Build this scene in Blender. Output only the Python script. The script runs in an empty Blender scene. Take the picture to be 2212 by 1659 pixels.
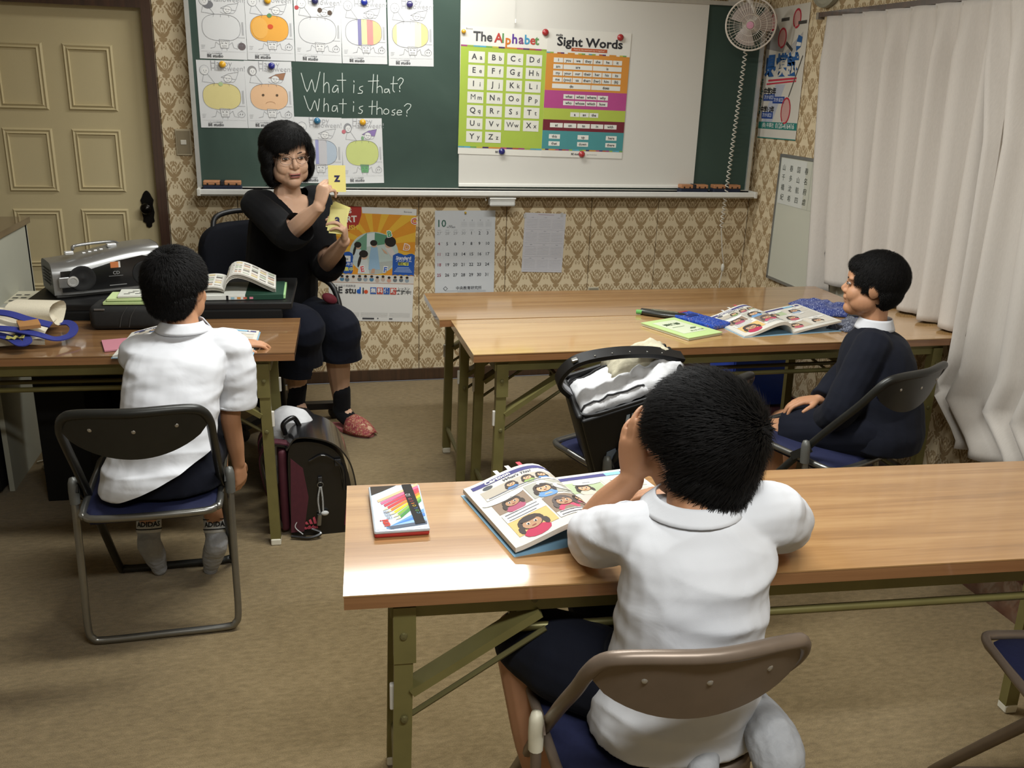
import bpy, bmesh, math, random
import numpy as np
from mathutils import Vector, Matrix, noise

# ------------------------------------------------------------------ camera
random.seed(7)
SC = bpy.context.scene
COL = SC.collection
F, PITCH, ROLL, YAW, CAMH = 1965.2, math.radians(18.199), math.radians(1.855), math.radians(13.323), 1.535
CX, CY = 1106.0, 829.5
_fw = Vector((math.sin(YAW)*math.cos(PITCH), math.cos(YAW)*math.cos(PITCH), -math.sin(PITCH)))
_rt0 = Vector((math.cos(YAW), -math.sin(YAW), 0)); _up0 = _rt0.cross(_fw)
_rt = _rt0*math.cos(ROLL) + _up0*math.sin(ROLL)
_up = -_rt0*math.sin(ROLL) + _up0*math.cos(ROLL)
CAMPOS = Vector((0, 0, CAMH))
cam = bpy.data.cameras.new('camera'); camo = bpy.data.objects.new('camera', cam); COL.objects.link(camo)
cam.sensor_width = 36.0; cam.lens = F*36.0/2212.0; cam.clip_start = 0.05
camo.matrix_world = Matrix(((_rt.x, _up.x, -_fw.x, 0), (_rt.y, _up.y, -_fw.y, 0), (_rt.z, _up.z, -_fw.z, CAMH), (0, 0, 0, 1)))
SC.camera = camo

# ------------------------------------------------------------------ world, lights, exposure
w = bpy.data.worlds.new('world'); SC.world = w; w.use_nodes = True
w.node_tree.nodes['Background'].inputs[0].default_value = (.8, .85, .9, 1); w.node_tree.nodes['Background'].inputs[1].default_value = .15
SC.view_settings.view_transform = 'Standard'; SC.view_settings.look = 'None'
SC.view_settings.gamma = 1.0; SC.view_settings.use_curve_mapping = False
SC.view_settings.exposure = 0.32
CEIL = 2.42
LAMPS = [(.48, 4.15, 17.0), (.55, 2.35, 42.0), (.55, .20, 35.0)]       # x, y, watts of the ceiling lamps
for lx, ly, lw in LAMPS:
    L = bpy.data.lights.new('lamp_light', 'AREA'); L.shape = 'RECTANGLE'; L.size = 1.22; L.size_y = .15; L.energy = lw
    L.color = (.98, 1.0, .985)
    o = bpy.data.objects.new('lamp_light', L); COL.objects.link(o); o.location = (lx, ly, CEIL-.105)

# ------------------------------------------------------------------ pixel -> point
def ray(x, y): return _fw + _rt*((x-CX)/F) - _up*((y-CY)/F)
def P(x, y, Y=None, Z=None, X=None):
    d = ray(x, y)
    if Y is not None: t = Y/d.y
    elif Z is not None: t = (Z-CAMH)/d.z
    else: t = X/d.x
    return CAMPOS + d*t

# ------------------------------------------------------------------ materials
def lin(c):
    if isinstance(c, str):
        c = c.lstrip('#'); c = tuple(int(c[i:i+2], 16)/255 for i in (0, 2, 4))
    return tuple((v/12.92 if v <= .04045 else ((v+.055)/1.055)**2.4) for v in c[:3]) + (1,)
MATS = {}
class NT:
    """small node-tree helper"""
    def __init__(s, name):
        s.m = bpy.data.materials.new(name); s.m.use_nodes = True; s.t = s.m.node_tree; s.n = s.t.nodes; s.b = s.n['Principled BSDF']
    def add(s, typ, **kw):
        nd = s.n.new(typ)
        for k, v in kw.items(): setattr(nd, k, v)
        return nd
    def link(s, a, b): s.t.links.new(a, b)
    def math(s, op, a, b=None, c=None, clamp=False):
        nd = s.n.new('ShaderNodeMath'); nd.operation = op; nd.use_clamp = clamp
        for i, v in enumerate((a, b, c)):
            if v is None: continue
            if hasattr(v, 'is_linked'): s.link(v, nd.inputs[i])
            else: nd.inputs[i].default_value = v
        return nd.outputs[0]
    def coords(s, kind='Object', scale=(1, 1, 1), rot=(0, 0, 0), loc=(0, 0, 0)):
        tc = s.n.new('ShaderNodeTexCoord'); mp = s.n.new('ShaderNodeMapping')
        mp.inputs['Scale'].default_value = scale; mp.inputs['Rotation'].default_value = rot; mp.inputs['Location'].default_value = loc
        s.link(tc.outputs[kind], mp.inputs[0]); return mp.outputs[0]
    def noise(s, vec, scale=5, detail=2, rough=.5, dist=0):
        nd = s.n.new('ShaderNodeTexNoise'); nd.inputs['Scale'].default_value = scale; nd.inputs['Detail'].default_value = detail
        nd.inputs['Roughness'].default_value = rough; nd.inputs['Distortion'].default_value = dist
        if vec is not None: s.link(vec, nd.inputs['Vector'])
        return nd.outputs['Fac']
    def ramp(s, fac, stops):
        nd = s.n.new('ShaderNodeValToRGB'); el = nd.color_ramp.elements
        while len(el) < len(stops): el.new(.5)
        for e, (p, c) in zip(el, stops): e.position = p; e.color = lin(c) if not (isinstance(c, tuple) and len(c) == 4) else c
        s.link(fac, nd.inputs[0]); return nd.outputs[0]
    def mix(s, fac, a, b):
        nd = s.n.new('ShaderNodeMix'); nd.data_type = 'RGBA'
        for i, v in ((0, fac), (6, a), (7, b)):
            if hasattr(v, 'is_linked'): s.link(v, nd.inputs[i])
            else: nd.inputs[i].default_value = v if i == 0 else lin(v)
        return nd.outputs[2]
    def bump(s, h, strength=.3, dist=.002):
        nd = s.n.new('ShaderNodeBump'); nd.inputs['Strength'].default_value = strength; nd.inputs['Distance'].default_value = dist
        s.link(h, nd.inputs['Height']); s.link(nd.outputs[0], s.b.inputs['Normal'])
    def color(s, c): s.link(c, s.b.inputs['Base Color'])
    def set(s, rough=.6, metal=0, spec=.5, coat=0, coat_rough=.1, sheen=0, trans=0):
        b = s.b.inputs; b['Roughness'].default_value = rough; b['Metallic'].default_value = metal; b['Specular IOR Level'].default_value = spec
        b['Coat Weight'].default_value = coat; b['Coat Roughness'].default_value = coat_rough; b['Sheen Weight'].default_value = sheen
        b['Transmission Weight'].default_value = trans
        return s
def mat(col, rough=.6, metal=0, spec=.5, var=.06, scale=40, bump=0, coat=0, sheen=0):
    """plain material: colour with a little noise variation"""
    key = (col, rough, metal, spec, var, scale, bump, coat, sheen)
    if key in MATS: return MATS[key]
    t = NT('plain_'+str(col).lstrip('#')); v = t.coords('Object'); n = t.noise(v, scale, 3)
    c = lin(col); k = 1-var
    r = t.ramp(n, [(.3, tuple(x*k for x in c[:3])+(1,)), (.7, tuple(min(1, x*(1+var*.5)) for x in c[:3])+(1,))])
    t.color(r); t.set(rough, metal, spec, coat=coat, sheen=sheen)
    if bump: t.bump(n, bump, .002)
    MATS[key] = t.m; return t.m
def paper(col): return mat(col, rough=.72, spec=.25, var=.015, scale=8)
def ink(col): return mat(col, rough=.7, spec=.25, var=.02, scale=30)

def wood_mat(name, c1, c2, c3, axis=0, rough=.28, scale=1.0):
    t = NT(name); sc = [26, 26, 26]; sc[axis] = 1.1
    v = t.coords('Object', scale=tuple(x*scale for x in sc))
    n1 = t.noise(v, 1.0, 5, .62, .8); v2 = t.coords('Object', scale=tuple(x*scale*5 for x in sc)); n2 = t.noise(v2, 1.0, 3, .6)
    f = t.math('ADD', t.math('MULTIPLY', n1, .75), t.math('MULTIPLY', n2, .25))
    t.color(t.ramp(f, [(.32, c1), (.48, c2), (.66, c3)])); t.set(rough, spec=.5, coat=1.0, coat_rough=.075)
    t.b.inputs['Coat IOR'].default_value = 1.65; t.bump(n2, .06, .0006); return t.m

def wallpaper(name, ax):
    t = NT(name); tc = t.n.new('ShaderNodeTexCoord'); sp = t.n.new('ShaderNodeSeparateXYZ'); t.link(tc.outputs['Object'], sp.inputs[0])
    U, V = sp.outputs[ax], sp.outputs[2]
    DX, DY = .1165, .157
    def cell(x, d, off): return t.math('MULTIPLY', t.math('SUBTRACT', t.math('FRACT', t.math('ADD', t.math('DIVIDE', x, d), off)), .5), d)
    ua, va, ub, vb = cell(U, DX, 0), cell(V, DY, 0), cell(U, DX, .5), cell(V, DY, .5)
    def nrm(a, b): return t.math('ADD', t.math('DIVIDE', t.math('ABSOLUTE', a), DX), t.math('DIVIDE', t.math('ABSOLUTE', b), DY))
    sel = t.math('LESS_THAN', nrm(ub, vb), nrm(ua, va))
    def pick(a, b): return t.math('ADD', a, t.math('MULTIPLY', sel, t.math('SUBTRACT', b, a)))
    u, v = t.math('ABSOLUTE', pick(ua, ub)), pick(va, vb)
    cb = t.n.new('ShaderNodeCombineXYZ'); t.link(u, cb.inputs[0]); t.link(v, cb.inputs[1])
    wob = t.n.new('ShaderNodeTexNoise'); wob.inputs['Scale'].default_value = 130; t.link(tc.outputs['Object'], wob.inputs['Vector'])
    vm = t.n.new('ShaderNodeVectorMath'); vm.operation = 'MULTIPLY_ADD'; t.link(wob.outputs['Color'], vm.inputs[0]); vm.inputs[1].default_value = (.007, .007, 0); t.link(cb.outputs[0], vm.inputs[2])
    vs = t.n.new('ShaderNodeVectorMath'); vs.operation = 'SUBTRACT'; t.link(vm.outputs[0], vs.inputs[0]); vs.inputs[1].default_value = (.0035, .0035, 0)
    vec = vs.outputs[0]
    def ell(cx, cy, rx, ry, rot=0):
        mp = t.n.new('ShaderNodeMapping'); mp.vector_type = 'TEXTURE'
        mp.inputs['Location'].default_value = (cx, cy, 0); mp.inputs['Rotation'].default_value = (0, 0, math.radians(rot)); mp.inputs['Scale'].default_value = (rx, ry, 1)
        t.link(vec, mp.inputs[0]); ln = t.n.new('ShaderNodeVectorMath'); ln.operation = 'LENGTH'; t.link(mp.outputs[0], ln.inputs[0])
        return t.math('MULTIPLY', t.math('SUBTRACT', 1.12, ln.outputs['Value']), 4.0, clamp=True)
    def mx(*a):
        r = a[0]
        for b in a[1:]: r = t.math('MAXIMUM', r, b)
        return r
    def minus(a, b): return t.math('SUBTRACT', a, b, clamp=True)
    body = mx(ell(0, -.030, .010, .018), ell(.017, -.020, .008, .020, -38), ell(.027, -.004, .0055, .021, -28), ell(.021, .014, .005, .014, -20),
              minus(ell(0, .004, .0135, .024), ell(0, .002, .0085, .0165)), ell(0, -.001, .004, .009), ell(0, .032, .0045, .010),
              ell(.011, .031, .004, .009, 25), ell(0, -.050, .016, .006), ell(.012, -.043, .006, .006), ell(0, -.060, .005, .006),
              minus(ell(.037, .033, .012, .008, 40), ell(.036, .031, .006, .004, 40)), ell(.047, .047, .0045, .010, 15), ell(.041, .018, .004, .008, -40),
              minus(ell(.0582, -.002, .012, .014), ell(.0582, .0, .008, .009)), ell(.0582, -.002, .0035, .005), ell(.0582, .018, .0035, .005), ell(.0582, -.024, .006, .004))
    big = t.noise(tc.outputs['Object'], 1.3, 2); fine = t.noise(tc.outputs['Object'], 260, 2)
    f = t.math('MULTIPLY', body, t.math('MULTIPLY_ADD', fine, .7, .45), clamp=True)
    base = t.mix(big, '#D6C4A0', '#DECDAC'); fig = t.mix(fine, '#86693F', '#9A7D53')
    t.color(t.mix(f, base, fig)); t.set(.75, spec=.25); t.bump(f, .12, .0012); return t.m

# ------------------------------------------------------------------ mesh building
I4 = Matrix.Identity(4)
def T(*v): return Matrix.Translation(Vector(v[0]) if len(v) == 1 else Vector(v))
def RX(a): return Matrix.Rotation(a, 4, 'X')
def RY(a): return Matrix.Rotation(a, 4, 'Y')
def RZ(a): return Matrix.Rotation(a, 4, 'Z')
def SCL(x, y, z): return Matrix.Diagonal((x, y, z, 1))
def frame(o, x, y, z):
    return Matrix(((x[0], y[0], z[0], o[0]), (x[1], y[1], z[1], o[1]), (x[2], y[2], z[2], o[2]), (0, 0, 0, 1)))
def tagk(o, label=None, cat=None, group=None, kind=None):
    for k, v in (('label', label), ('category', cat), ('group', group), ('kind', kind)):
        if v: o[k] = v
    return o
def empty(name, loc, label, cat, group=None, rz=0, M=None):
    o = bpy.data.objects.new(name, None); COL.objects.link(o); o.empty_display_size = .05
    if M is not None: o.matrix_world = M
    else: o.location = loc; o.rotation_euler = (0, 0, rz)
    return tagk(o, label, cat, group)
def smooth_path(pts, n=6):
    pts = [Vector(p) for p in pts]; out = []
    for i in range(len(pts)-1):
        p0 = pts[i-1] if i > 0 else pts[0]*2-pts[1]; p1, p2 = pts[i], pts[i+1]; p3 = pts[i+2] if i+2 < len(pts) else pts[-1]*2-pts[-2]
        for k in range(n):
            t = k/n; out.append(.5*((2*p1)+(p2-p0)*t+(2*p0-5*p1+4*p2-p3)*t*t+(3*p1-p0-3*p2+p3)*t**3))
    out.append(pts[-1]); return out
class MB:
    def __init__(s): s.v = []; s.f = []; s.mi = []; s.cur = 0
    def _add(s, vs, fs, M=None):
        b = len(s.v); s.v += [tuple(M @ Vector(v)) if M is not None else tuple(v) for v in vs]
        s.f += [tuple(b+i for i in f) for f in fs]; s.mi += [s.cur]*len(fs); return s
    def box(s, c, d, M=None, r=0, seg=2):
        if r > 0:
            bm = bmesh.new(); bmesh.ops.create_cube(bm, size=1)
            for v in bm.verts: v.co = Vector((v.co.x*d[0], v.co.y*d[1], v.co.z*d[2]))
            bmesh.ops.bevel(bm, geom=list(bm.edges), offset=min(r, min(d)*.49), segments=seg, profile=.5, affect='EDGES')
            bm.verts.index_update()
            s._add([v.co+Vector(c) for v in bm.verts], [[v.index for v in f.verts] for f in bm.faces], M); bm.free(); return s
        x, y, z = d[0]/2, d[1]/2, d[2]/2
        vs = [(c[0]+a*x, c[1]+b*y, c[2]+e*z) for a in (-1, 1) for b in (-1, 1) for e in (-1, 1)]
        return s._add(vs, [(0, 1, 3, 2), (4, 6, 7, 5), (0, 4, 5, 1), (2, 3, 7, 6), (0, 2, 6, 4), (1, 5, 7, 3)], M)
    def bar(s, a, b, w, h, up=(0, 0, 1)):
        a, b = Vector(a), Vector(b); d = (b-a); L = d.length; d.normalize(); x = d.cross(Vector(up))
        if x.length < 1e-4: x = d.cross(Vector((1, 0, 0)))
        x.normalize(); z = x.cross(d); return s.box((0, 0, 0), (w, L, h), frame((a+b)/2, x, d, z))
    def tube(s, pts, r, n=10, closed=False, M=None, caps=True):
        pts = [Vector(p) for p in pts]; N = len(pts); rr = r if isinstance(r, (list, tuple)) else [r]*N
        vs = []; nrm = None
        for i, p in enumerate(pts):
            if closed: d = pts[(i+1) % N]-pts[i-1]
            else: d = pts[min(i+1, N-1)]-pts[max(i-1, 0)]
            if d.length < 1e-9: d = Vector((0, 0, 1))
            d.normalize()
            if nrm is None: nrm = d.orthogonal().normalized()
            else:
                nrm = nrm - d*nrm.dot(d)
                nrm = nrm.normalized() if nrm.length > 1e-6 else d.orthogonal().normalized()
            bi = d.cross(nrm)
            for k in range(n):
                a = 2*math.pi*k/n; vs.append(p+nrm*(math.cos(a)*rr[i])+bi*(math.sin(a)*rr[i]))
        fs = []
        for i in range(N if closed else N-1):
            j = (i+1) % N
            for k in range(n):
                l = (k+1) % n; fs.append((i*n+k, i*n+l, j*n+l, j*n+k))
        if caps and not closed: fs += [tuple(range(n))[::-1], tuple((N-1)*n+k for k in range(n))]
        return s._add(vs, fs, M)
    def loft(s, rings, n=16, M=None):
        """rings: (center, xaxis*rx, yaxis*ry) closed superelliptic tube"""
        vs = []; N = len(rings)
        for c, ax, ay in rings:
            c, ax, ay = Vector(c), Vector(ax), Vector(ay)
            for k in range(n):
                a = 2*math.pi*k/n; vs.append(c+ax*math.cos(a)+ay*math.sin(a))
        fs = [(i*n+k, i*n+(k+1) % n, (i+1)*n+(k+1) % n, (i+1)*n+k) for i in range(N-1) for k in range(n)]
        fs += [tuple(range(n))[::-1], tuple((N-1)*n+k for k in range(n))]
        return s._add(vs, fs, M)
    def ell(s, c, r, M=None, n=16, m=10):
        r = (r, r, r) if not isinstance(r, (tuple, list)) else r
        vs = [(c[0], c[1], c[2]+r[2])]; fs = []
        for i in range(1, m):
            th = math.pi*i/m
            for k in range(n):
                a = 2*math.pi*k/n; vs.append((c[0]+r[0]*math.sin(th)*math.cos(a), c[1]+r[1]*math.sin(th)*math.sin(a), c[2]+r[2]*math.cos(th)))
        vs.append((c[0], c[1], c[2]-r[2])); last = len(vs)-1
        for k in range(n): fs.append((0, 1+k, 1+(k+1) % n)); fs.append((last, 1+(m-2)*n+(k+1) % n, 1+(m-2)*n+k))
        for i in range(m-2):
            for k in range(n): fs.append((1+i*n+k, 1+(i+1)*n+k, 1+(i+1)*n+(k+1) % n, 1+i*n+(k+1) % n))
        return s._add(vs, fs, M)
    def lathe(s, prof, n=20, M=None):
        vs = [(r*math.cos(2*math.pi*k/n), r*math.sin(2*math.pi*k/n), z) for r, z in prof for k in range(n)]
        fs = [(i*n+k, i*n+(k+1) % n, (i+1)*n+(k+1) % n, (i+1)*n+k) for i in range(len(prof)-1) for k in range(n)]
        if prof[0][0] > 1e-6: fs.append(tuple(range(n))[::-1])
        if prof[-1][0] > 1e-6: fs.append(tuple((len(prof)-1)*n+k for k in range(n)))
        return s._add(vs, fs, M)
    def prism(s, poly, h, M=None):
        """polygon in XY extruded from z=0 to h"""
        n = len(poly); vs = [(x, y, 0) for x, y in poly]+[(x, y, h) for x, y in poly]
        return s._add(vs, [tuple(range(n))[::-1], tuple(range(n, 2*n))]+[(i, (i+1) % n, n+(i+1) % n, n+i) for i in range(n)], M)
    def grid(s, fn, nu, nv, thick=0, M=None):
        """surface fn(u,v) with optional thickness vector function"""
        vs = [fn(i/nu, j/nv) for j in range(nv+1) for i in range(nu+1)]; W = nu+1
        fs = [(j*W+i, j*W+i+1, (j+1)*W+i+1, (j+1)*W+i) for j in range(nv) for i in range(nu)]
        if thick:
            base = len(vs); vv = [Vector(v) for v in vs]; nr = [Vector((0, 0, 0)) for _ in vv]
            for f in fs:
                nn = (vv[f[1]]-vv[f[0]]).cross(vv[f[3]]-vv[f[0]])
                for i in f: nr[i] += nn
            vs = vs+[tuple(v-n.normalized()*thick) for v, n in zip(vv, nr)]
            top = list(fs); fs = top+[tuple(base+i for i in f[::-1]) for f in top]
            rim = [i for i in range(W)]+[(j+1)*W-1 for j in range(1, nv+1)]+[nv*W+i for i in range(nu-1, -1, -1)]+[j*W for j in range(nv-1, 0, -1)]
            for a, b in zip(rim, rim[1:]+rim[:1]): fs.append((b, a, base+a, base+b))
        return s._add(vs, fs, M)
    def build(s, name, m, parent=None, smooth=None, mats=None, local=None):
        me = bpy.data.meshes.new(name); me.from_pydata(s.v, [], s.f); me.update()
        for mm in (mats or [m]): me.materials.append(mm)
        if mats: me.polygons.foreach_set('material_index', s.mi)
        if smooth is not None:
            me.polygons.foreach_set('use_smooth', [True]*len(me.polygons))
            if smooth < 180: me.set_sharp_from_angle(angle=math.radians(smooth))
        o = bpy.data.objects.new(name, me); COL.objects.link(o)
        if local is not None: o.matrix_local = local
        if parent: o.parent = parent
        return o
def rebase(o, loc):
    """move a world-space mesh object so its origin sits at loc"""
    loc = Vector(loc); o.data.transform(Matrix.Translation(-loc)); o.location = loc; return o
def copy_tree(o, parent=None):
    c = o.copy(); COL.objects.link(c); c.parent = parent
    for ch in list(o.children): copy_tree(ch, c)
    return c

# ------------------------------------------------------------------ flat print (posters, sheets, labels)
PRINTS = []
class Print:
    """flat printed shapes on a surface frame M (x right, y up, z out), metres"""
    def __init__(s, parent, M): s.p = parent; s.M = M; s.items = {}; s.txt = []; PRINTS.append(s); s.fn = None; s.k = 0
    def mb(s, col, layer): return s.items.setdefault((col, layer), MB())
    def _t(s, pts, layer): 
        s.k += 1; z = .0004+.00045*layer+.000006*(s.k % 70)
        q = [(x, y, z) for x, y in pts]
        return [s.fn(*v) for v in q] if s.fn else [s.M @ Vector(v) for v in q]
    def poly(s, pts, col, layer=0): s.mb(col, layer)._add(s._t(pts, layer), [tuple(range(len(pts)))]); return s
    def rect(s, x, y, w, h, col, layer=0):
        if s.fn:
            n = max(1, int(abs(w)/.012)); 
            for i in range(n): s.poly([(x+w*i/n, y), (x+w*(i+1)/n, y), (x+w*(i+1)/n, y+h), (x+w*i/n, y+h)], col, layer)
            return s
        return s.poly([(x, y), (x+w, y), (x+w, y+h), (x, y+h)], col, layer)
    def oval(s, cx, cy, rx, ry, col, layer=0, n=20, a0=0, a1=360, rot=0):
        c, sn = math.cos(math.radians(rot)), math.sin(math.radians(rot)); pts = []
        for k in range(n):
            a = math.radians(a0+(a1-a0)*k/(n if a1-a0 == 360 else n-1)); x, y = rx*math.cos(a), ry*math.sin(a); pts.append((cx+x*c-y*sn, cy+x*sn+y*c))
        return s.poly(pts, col, layer)
    def line(s, pts, wd, col, layer=0, closed=False):
        if closed: pts = list(pts)+[pts[0]]
        for (x0, y0), (x1, y1) in zip(pts, pts[1:]):
            L = math.hypot(x1-x0, y1-y0)
            if L < 1e-7: continue
            dx, dy = (x1-x0)/L*wd/2, (y1-y0)/L*wd/2
            s.poly([(x0-dx+dy, y0-dy-dx), (x1+dx+dy, y1+dy-dx), (x1+dx-dy, y1+dy+dx), (x0-dx-dy, y0-dy+dx)], col, layer)
        return s
    def ring(s, cx, cy, rx, ry, wd, col, layer=0, n=28, a0=0, a1=360, rot=0):
        c, sn = math.cos(math.radians(rot)), math.sin(math.radians(rot)); pts = []
        for k in range(n+1):
            a = math.radians(a0+(a1-a0)*k/n); x, y = rx*math.cos(a), ry*math.sin(a); pts.append((cx+x*c-y*sn, cy+x*sn+y*c))
        return s.line(pts, wd, col, layer)
    def text(s, body, x, y, size, col, layer=2, align='CENTER', bold=0, sx=1, rot=0, shear=0): s.txt.append((body, x, y, size, col, layer, align, bold, sx, rot, shear)); return s
def flush_prints():
    jobs = []
    for p in PRINTS:
        for (body, x, y, size, col, layer, align, bold, sx, rot, shear) in p.txt:
            cu = bpy.data.curves.new('txt', 'FONT'); cu.body = body; cu.size = size; cu.align_x = align; cu.align_y = 'CENTER'; cu.resolution_u = 2; cu.offset = bold; cu.shear = shear
            cu.fill_mode = 'FRONT'; ob = bpy.data.objects.new('txt', cu); COL.objects.link(ob); jobs.append((p, ob, x, y, col, layer, sx, rot))
    bpy.context.view_layer.update(); dg = bpy.context.evaluated_depsgraph_get()
    for p, ob, x, y, col, layer, sx, rot in jobs:
        me = ob.evaluated_get(dg).to_mesh(); c, sn = math.cos(math.radians(rot)), math.sin(math.radians(rot))
        pts = []
        for v in me.vertices: a, b = v.co.x*sx, v.co.y; pts.append((x+a*c-b*sn, y+a*sn+b*c))
        p.mb(col, layer)._add(p._t(pts, layer), [tuple(f.vertices) for f in me.polygons])
        ob.evaluated_get(dg).to_mesh_clear()
    for p, ob, *_ in jobs:
        cu = ob.data; bpy.data.objects.remove(ob); bpy.data.curves.remove(cu)
    for p in PRINTS:
        for (col, layer), mb in p.items.items():
            if mb.v:
                o = mb.build('lettering' if layer >= 2 else 'printed_shape', ink(col)); o.parent = p.p
                o.matrix_parent_inverse = wmat(p.p).inverted(); o['kind'] = 'stuff'
def wmat(o): return (wmat(o.parent) @ o.matrix_parent_inverse @ o.matrix_basis) if o.parent else o.matrix_basis.copy()
def attach(o, parent):
    o.parent = parent; o.matrix_parent_inverse = wmat(parent).inverted(); return o
def part(mb, name, m, parent, smooth=None, mats=None):
    """build a world-space mesh and hang it under parent"""
    return attach(mb.build(name, m, None, smooth, mats), parent)
# ================================================================== the room
WY, SX, BACK, LEFT = 4.70, 2.432, -2.6, -3.0
BOARD_Y = 4.652
M_WPF, M_WPR = wallpaper('wallpaper_front', 0), wallpaper('wallpaper_right', 1)
def carpet_mat():
    t = NT('carpet'); v = t.coords('Object'); n1 = t.noise(v, 420, 3, .7); n2 = t.noise(v, 2.2, 3, .55); v3 = t.coords('Object', scale=(1, 2.4, 1)); n3 = t.noise(v3, 34, 4, .6)
    f = t.math('ADD', t.math('MULTIPLY', n1, .55), t.math('ADD', t.math('MULTIPLY', n3, .35), t.math('MULTIPLY', n2, .25)))
    t.color(t.ramp(f, [(.36, '#55462D'), (.56, '#7D6B4A'), (.74, '#9A8662')])); t.set(.95, spec=.1, sheen=.15); t.bump(n1, .7, .004); return t.m
M_CARPET = carpet_mat()
M_DARKWOOD = wood_mat('dark_wood', '#2A1A12', '#3A2418', '#4A2F20', 2, .45)
M_FLOORWOOD = wood_mat('floor_wood', '#3A1C14', '#4C281C', '#5A3324', 1, .4)
M_PLASTER = mat('#DAD5C8', .85, var=.04, scale=3)
def struct(o): o['kind'] = 'structure'; return o
fl = struct(MB().box(((LEFT+SX)/2, (WY+BACK)/2, -.05), (SX-LEFT, WY-BACK, .084)).build('floor', M_FLOORWOOD))
part(MB().box(((LEFT+2.10)/2, (WY-.03+BACK)/2, -.004), (2.10-LEFT, WY-.03-BACK, .008)), 'carpet', M_CARPET, fl)
struct(MB().box(((LEFT+SX)/2, (WY+BACK)/2, CEIL+.03), (SX-LEFT+.2, WY-BACK+.2, .06)).build('ceiling', mat('#D8D4CA', .9, var=.03, scale=4)))
struct(MB().box((LEFT-.04, (WY+BACK)/2, CEIL/2), (.08, WY-BACK, CEIL)).build('wall_left', M_PLASTER))
struct(MB().box(((LEFT+SX)/2, BACK-.04, CEIL/2), (SX-LEFT, .08, CEIL)).build('wall_back', M_PLASTER))
# front wall: backing with a door opening, panels papered with damask and open joints
DL, DR, DT = -1.56, -.622, 1.845
wf = MB(); wf.box(((LEFT+DL)/2, WY+.07, CEIL/2), (DL-LEFT, .10, CEIL)); wf.box(((DR+SX+.1)/2, WY+.07, CEIL/2), (SX+.1-DR, .10, CEIL)); wf.box(((DL+DR)/2, WY+.07, (DT+CEIL)/2), (DR-DL, .10, CEIL-DT))
wf.box(((DL+DR)/2, WY+.16, DT/2), (DR-DL+.2, .06, DT+.2))
wall_front = struct(wf.build('wall_front', mat('#5B4930', .9)))
seams = [DR, -.30, .128, .592, 1.055, 1.519, 1.900, SX]
for a, b in list(zip(seams, seams[1:]))+[(LEFT, -2.1), (-2.1, DL)]:
    part(MB().box(((a+b)/2, WY+.01, CEIL/2), (b-a-.0035, .02, CEIL)), 'panel', M_WPF, wall_front)
part(MB().box(((DL+DR)/2, WY+.01, (DT+CEIL)/2), (DR-DL, .02, CEIL-DT)), 'panel', M_WPF, wall_front)
struct(MB().box(((DR+SX)/2, WY-.008, .031), (SX-DR, .016, .062)).build('baseboard_front', M_DARKWOOD))
# right wall
wall_right = struct(MB().box((SX+.07, (WY+BACK)/2, CEIL/2), (.10, WY-BACK+.2, CEIL)).build('wall_right', mat('#5B4930', .9)))
ys = [WY]+[4.255-.455*k for k in range(15)]+[BACK]
for a, b in zip(ys, ys[1:]): part(MB().box((SX+.01, (a+b)/2, CEIL/2), (.02, a-b-.0035, CEIL)), 'panel', M_WPR, wall_right)
struct(MB().box((SX-.008, (WY+BACK)/2-.02, .031), (.016, WY-BACK-.04, .062)).build('baseboard_right', M_DARKWOOD))

# door
M_DOOR = NT('door_paint'); _v = M_DOOR.coords('Object'); _n = M_DOOR.noise(_v, 330, 2); _n2 = M_DOOR.noise(_v, 2.5, 3)
M_DOOR.color(M_DOOR.mix(_n2, '#BFAF86', '#CABB93')); M_DOOR.set(.62, spec=.3); M_DOOR.bump(_n, .25, .001); M_DOOR = M_DOOR.m
door = struct(MB().box(((DL+DR)/2, WY+.045, .915), (DR-DL-.09, .03, 1.80), r=.003).build('door_1', M_DOOR))
fr = MB(); fr.box((DR-.022, WY+.035, .925), (.044, .12, 1.85)); fr.box((DL+.022, WY+.035, .925), (.044, .12, 1.85)); fr.box(((DL+DR)/2, WY+.035, 1.83), (DR-DL-.088, .12, .036))
part(fr, 'door_frame', M_DARKWOOD, door)
dy = WY+.03
rowsz = [(P(190, 95, Y=dy).z, P(200, 240, Y=dy).z), (P(205, 279, Y=dy).z, P(220, 415, Y=dy).z), (P(225, 451, Y=dy).z, P(240, 575, Y=dy).z)]
h = rowsz[2][0]-rowsz[2][1]; gap = rowsz[1][1]-rowsz[2][0]
rowsz.append((rowsz[2][1]-gap, .12))
cx2 = (P(141, 168, Y=dy).x+P(249, 168, Y=dy).x)/2; pw = P(249, 168, Y=dy).x-P(141, 168, Y=dy).x
cx1 = cx2-pw-(P(153, 345, Y=dy).x-P(115, 345, Y=dy).x)-.006
for zt, zb in rowsz:
    for cx in (cx1, cx2):
        m = MB(); W_, H_ = pw, zt-zb; zc = (zt+zb)/2
        prof = [(0, 0), (.008, -.009), (.016, -.004), (.024, -.010), (.030, .003)]     # inset from outer edge, y offset
        def ring(i, y): return [(cx-W_/2+i, dy+y, zc-H_/2+i), (cx+W_/2-i, dy+y, zc-H_/2+i), (cx+W_/2-i, dy+y, zc+H_/2-i), (cx-W_/2+i, dy+y, zc+H_/2-i)]
        vs = sum([ring(*p_) for p_ in prof], []); fs = [(a*4+k, a*4+(k+1) % 4, (a+1)*4+(k+1) % 4, (a+1)*4+k) for a in range(len(prof)-1) for k in range(4)]+[tuple(16+k for k in range(4))]
        m._add(vs, fs); part(m, 'door_panel', M_DOOR, door)
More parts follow.
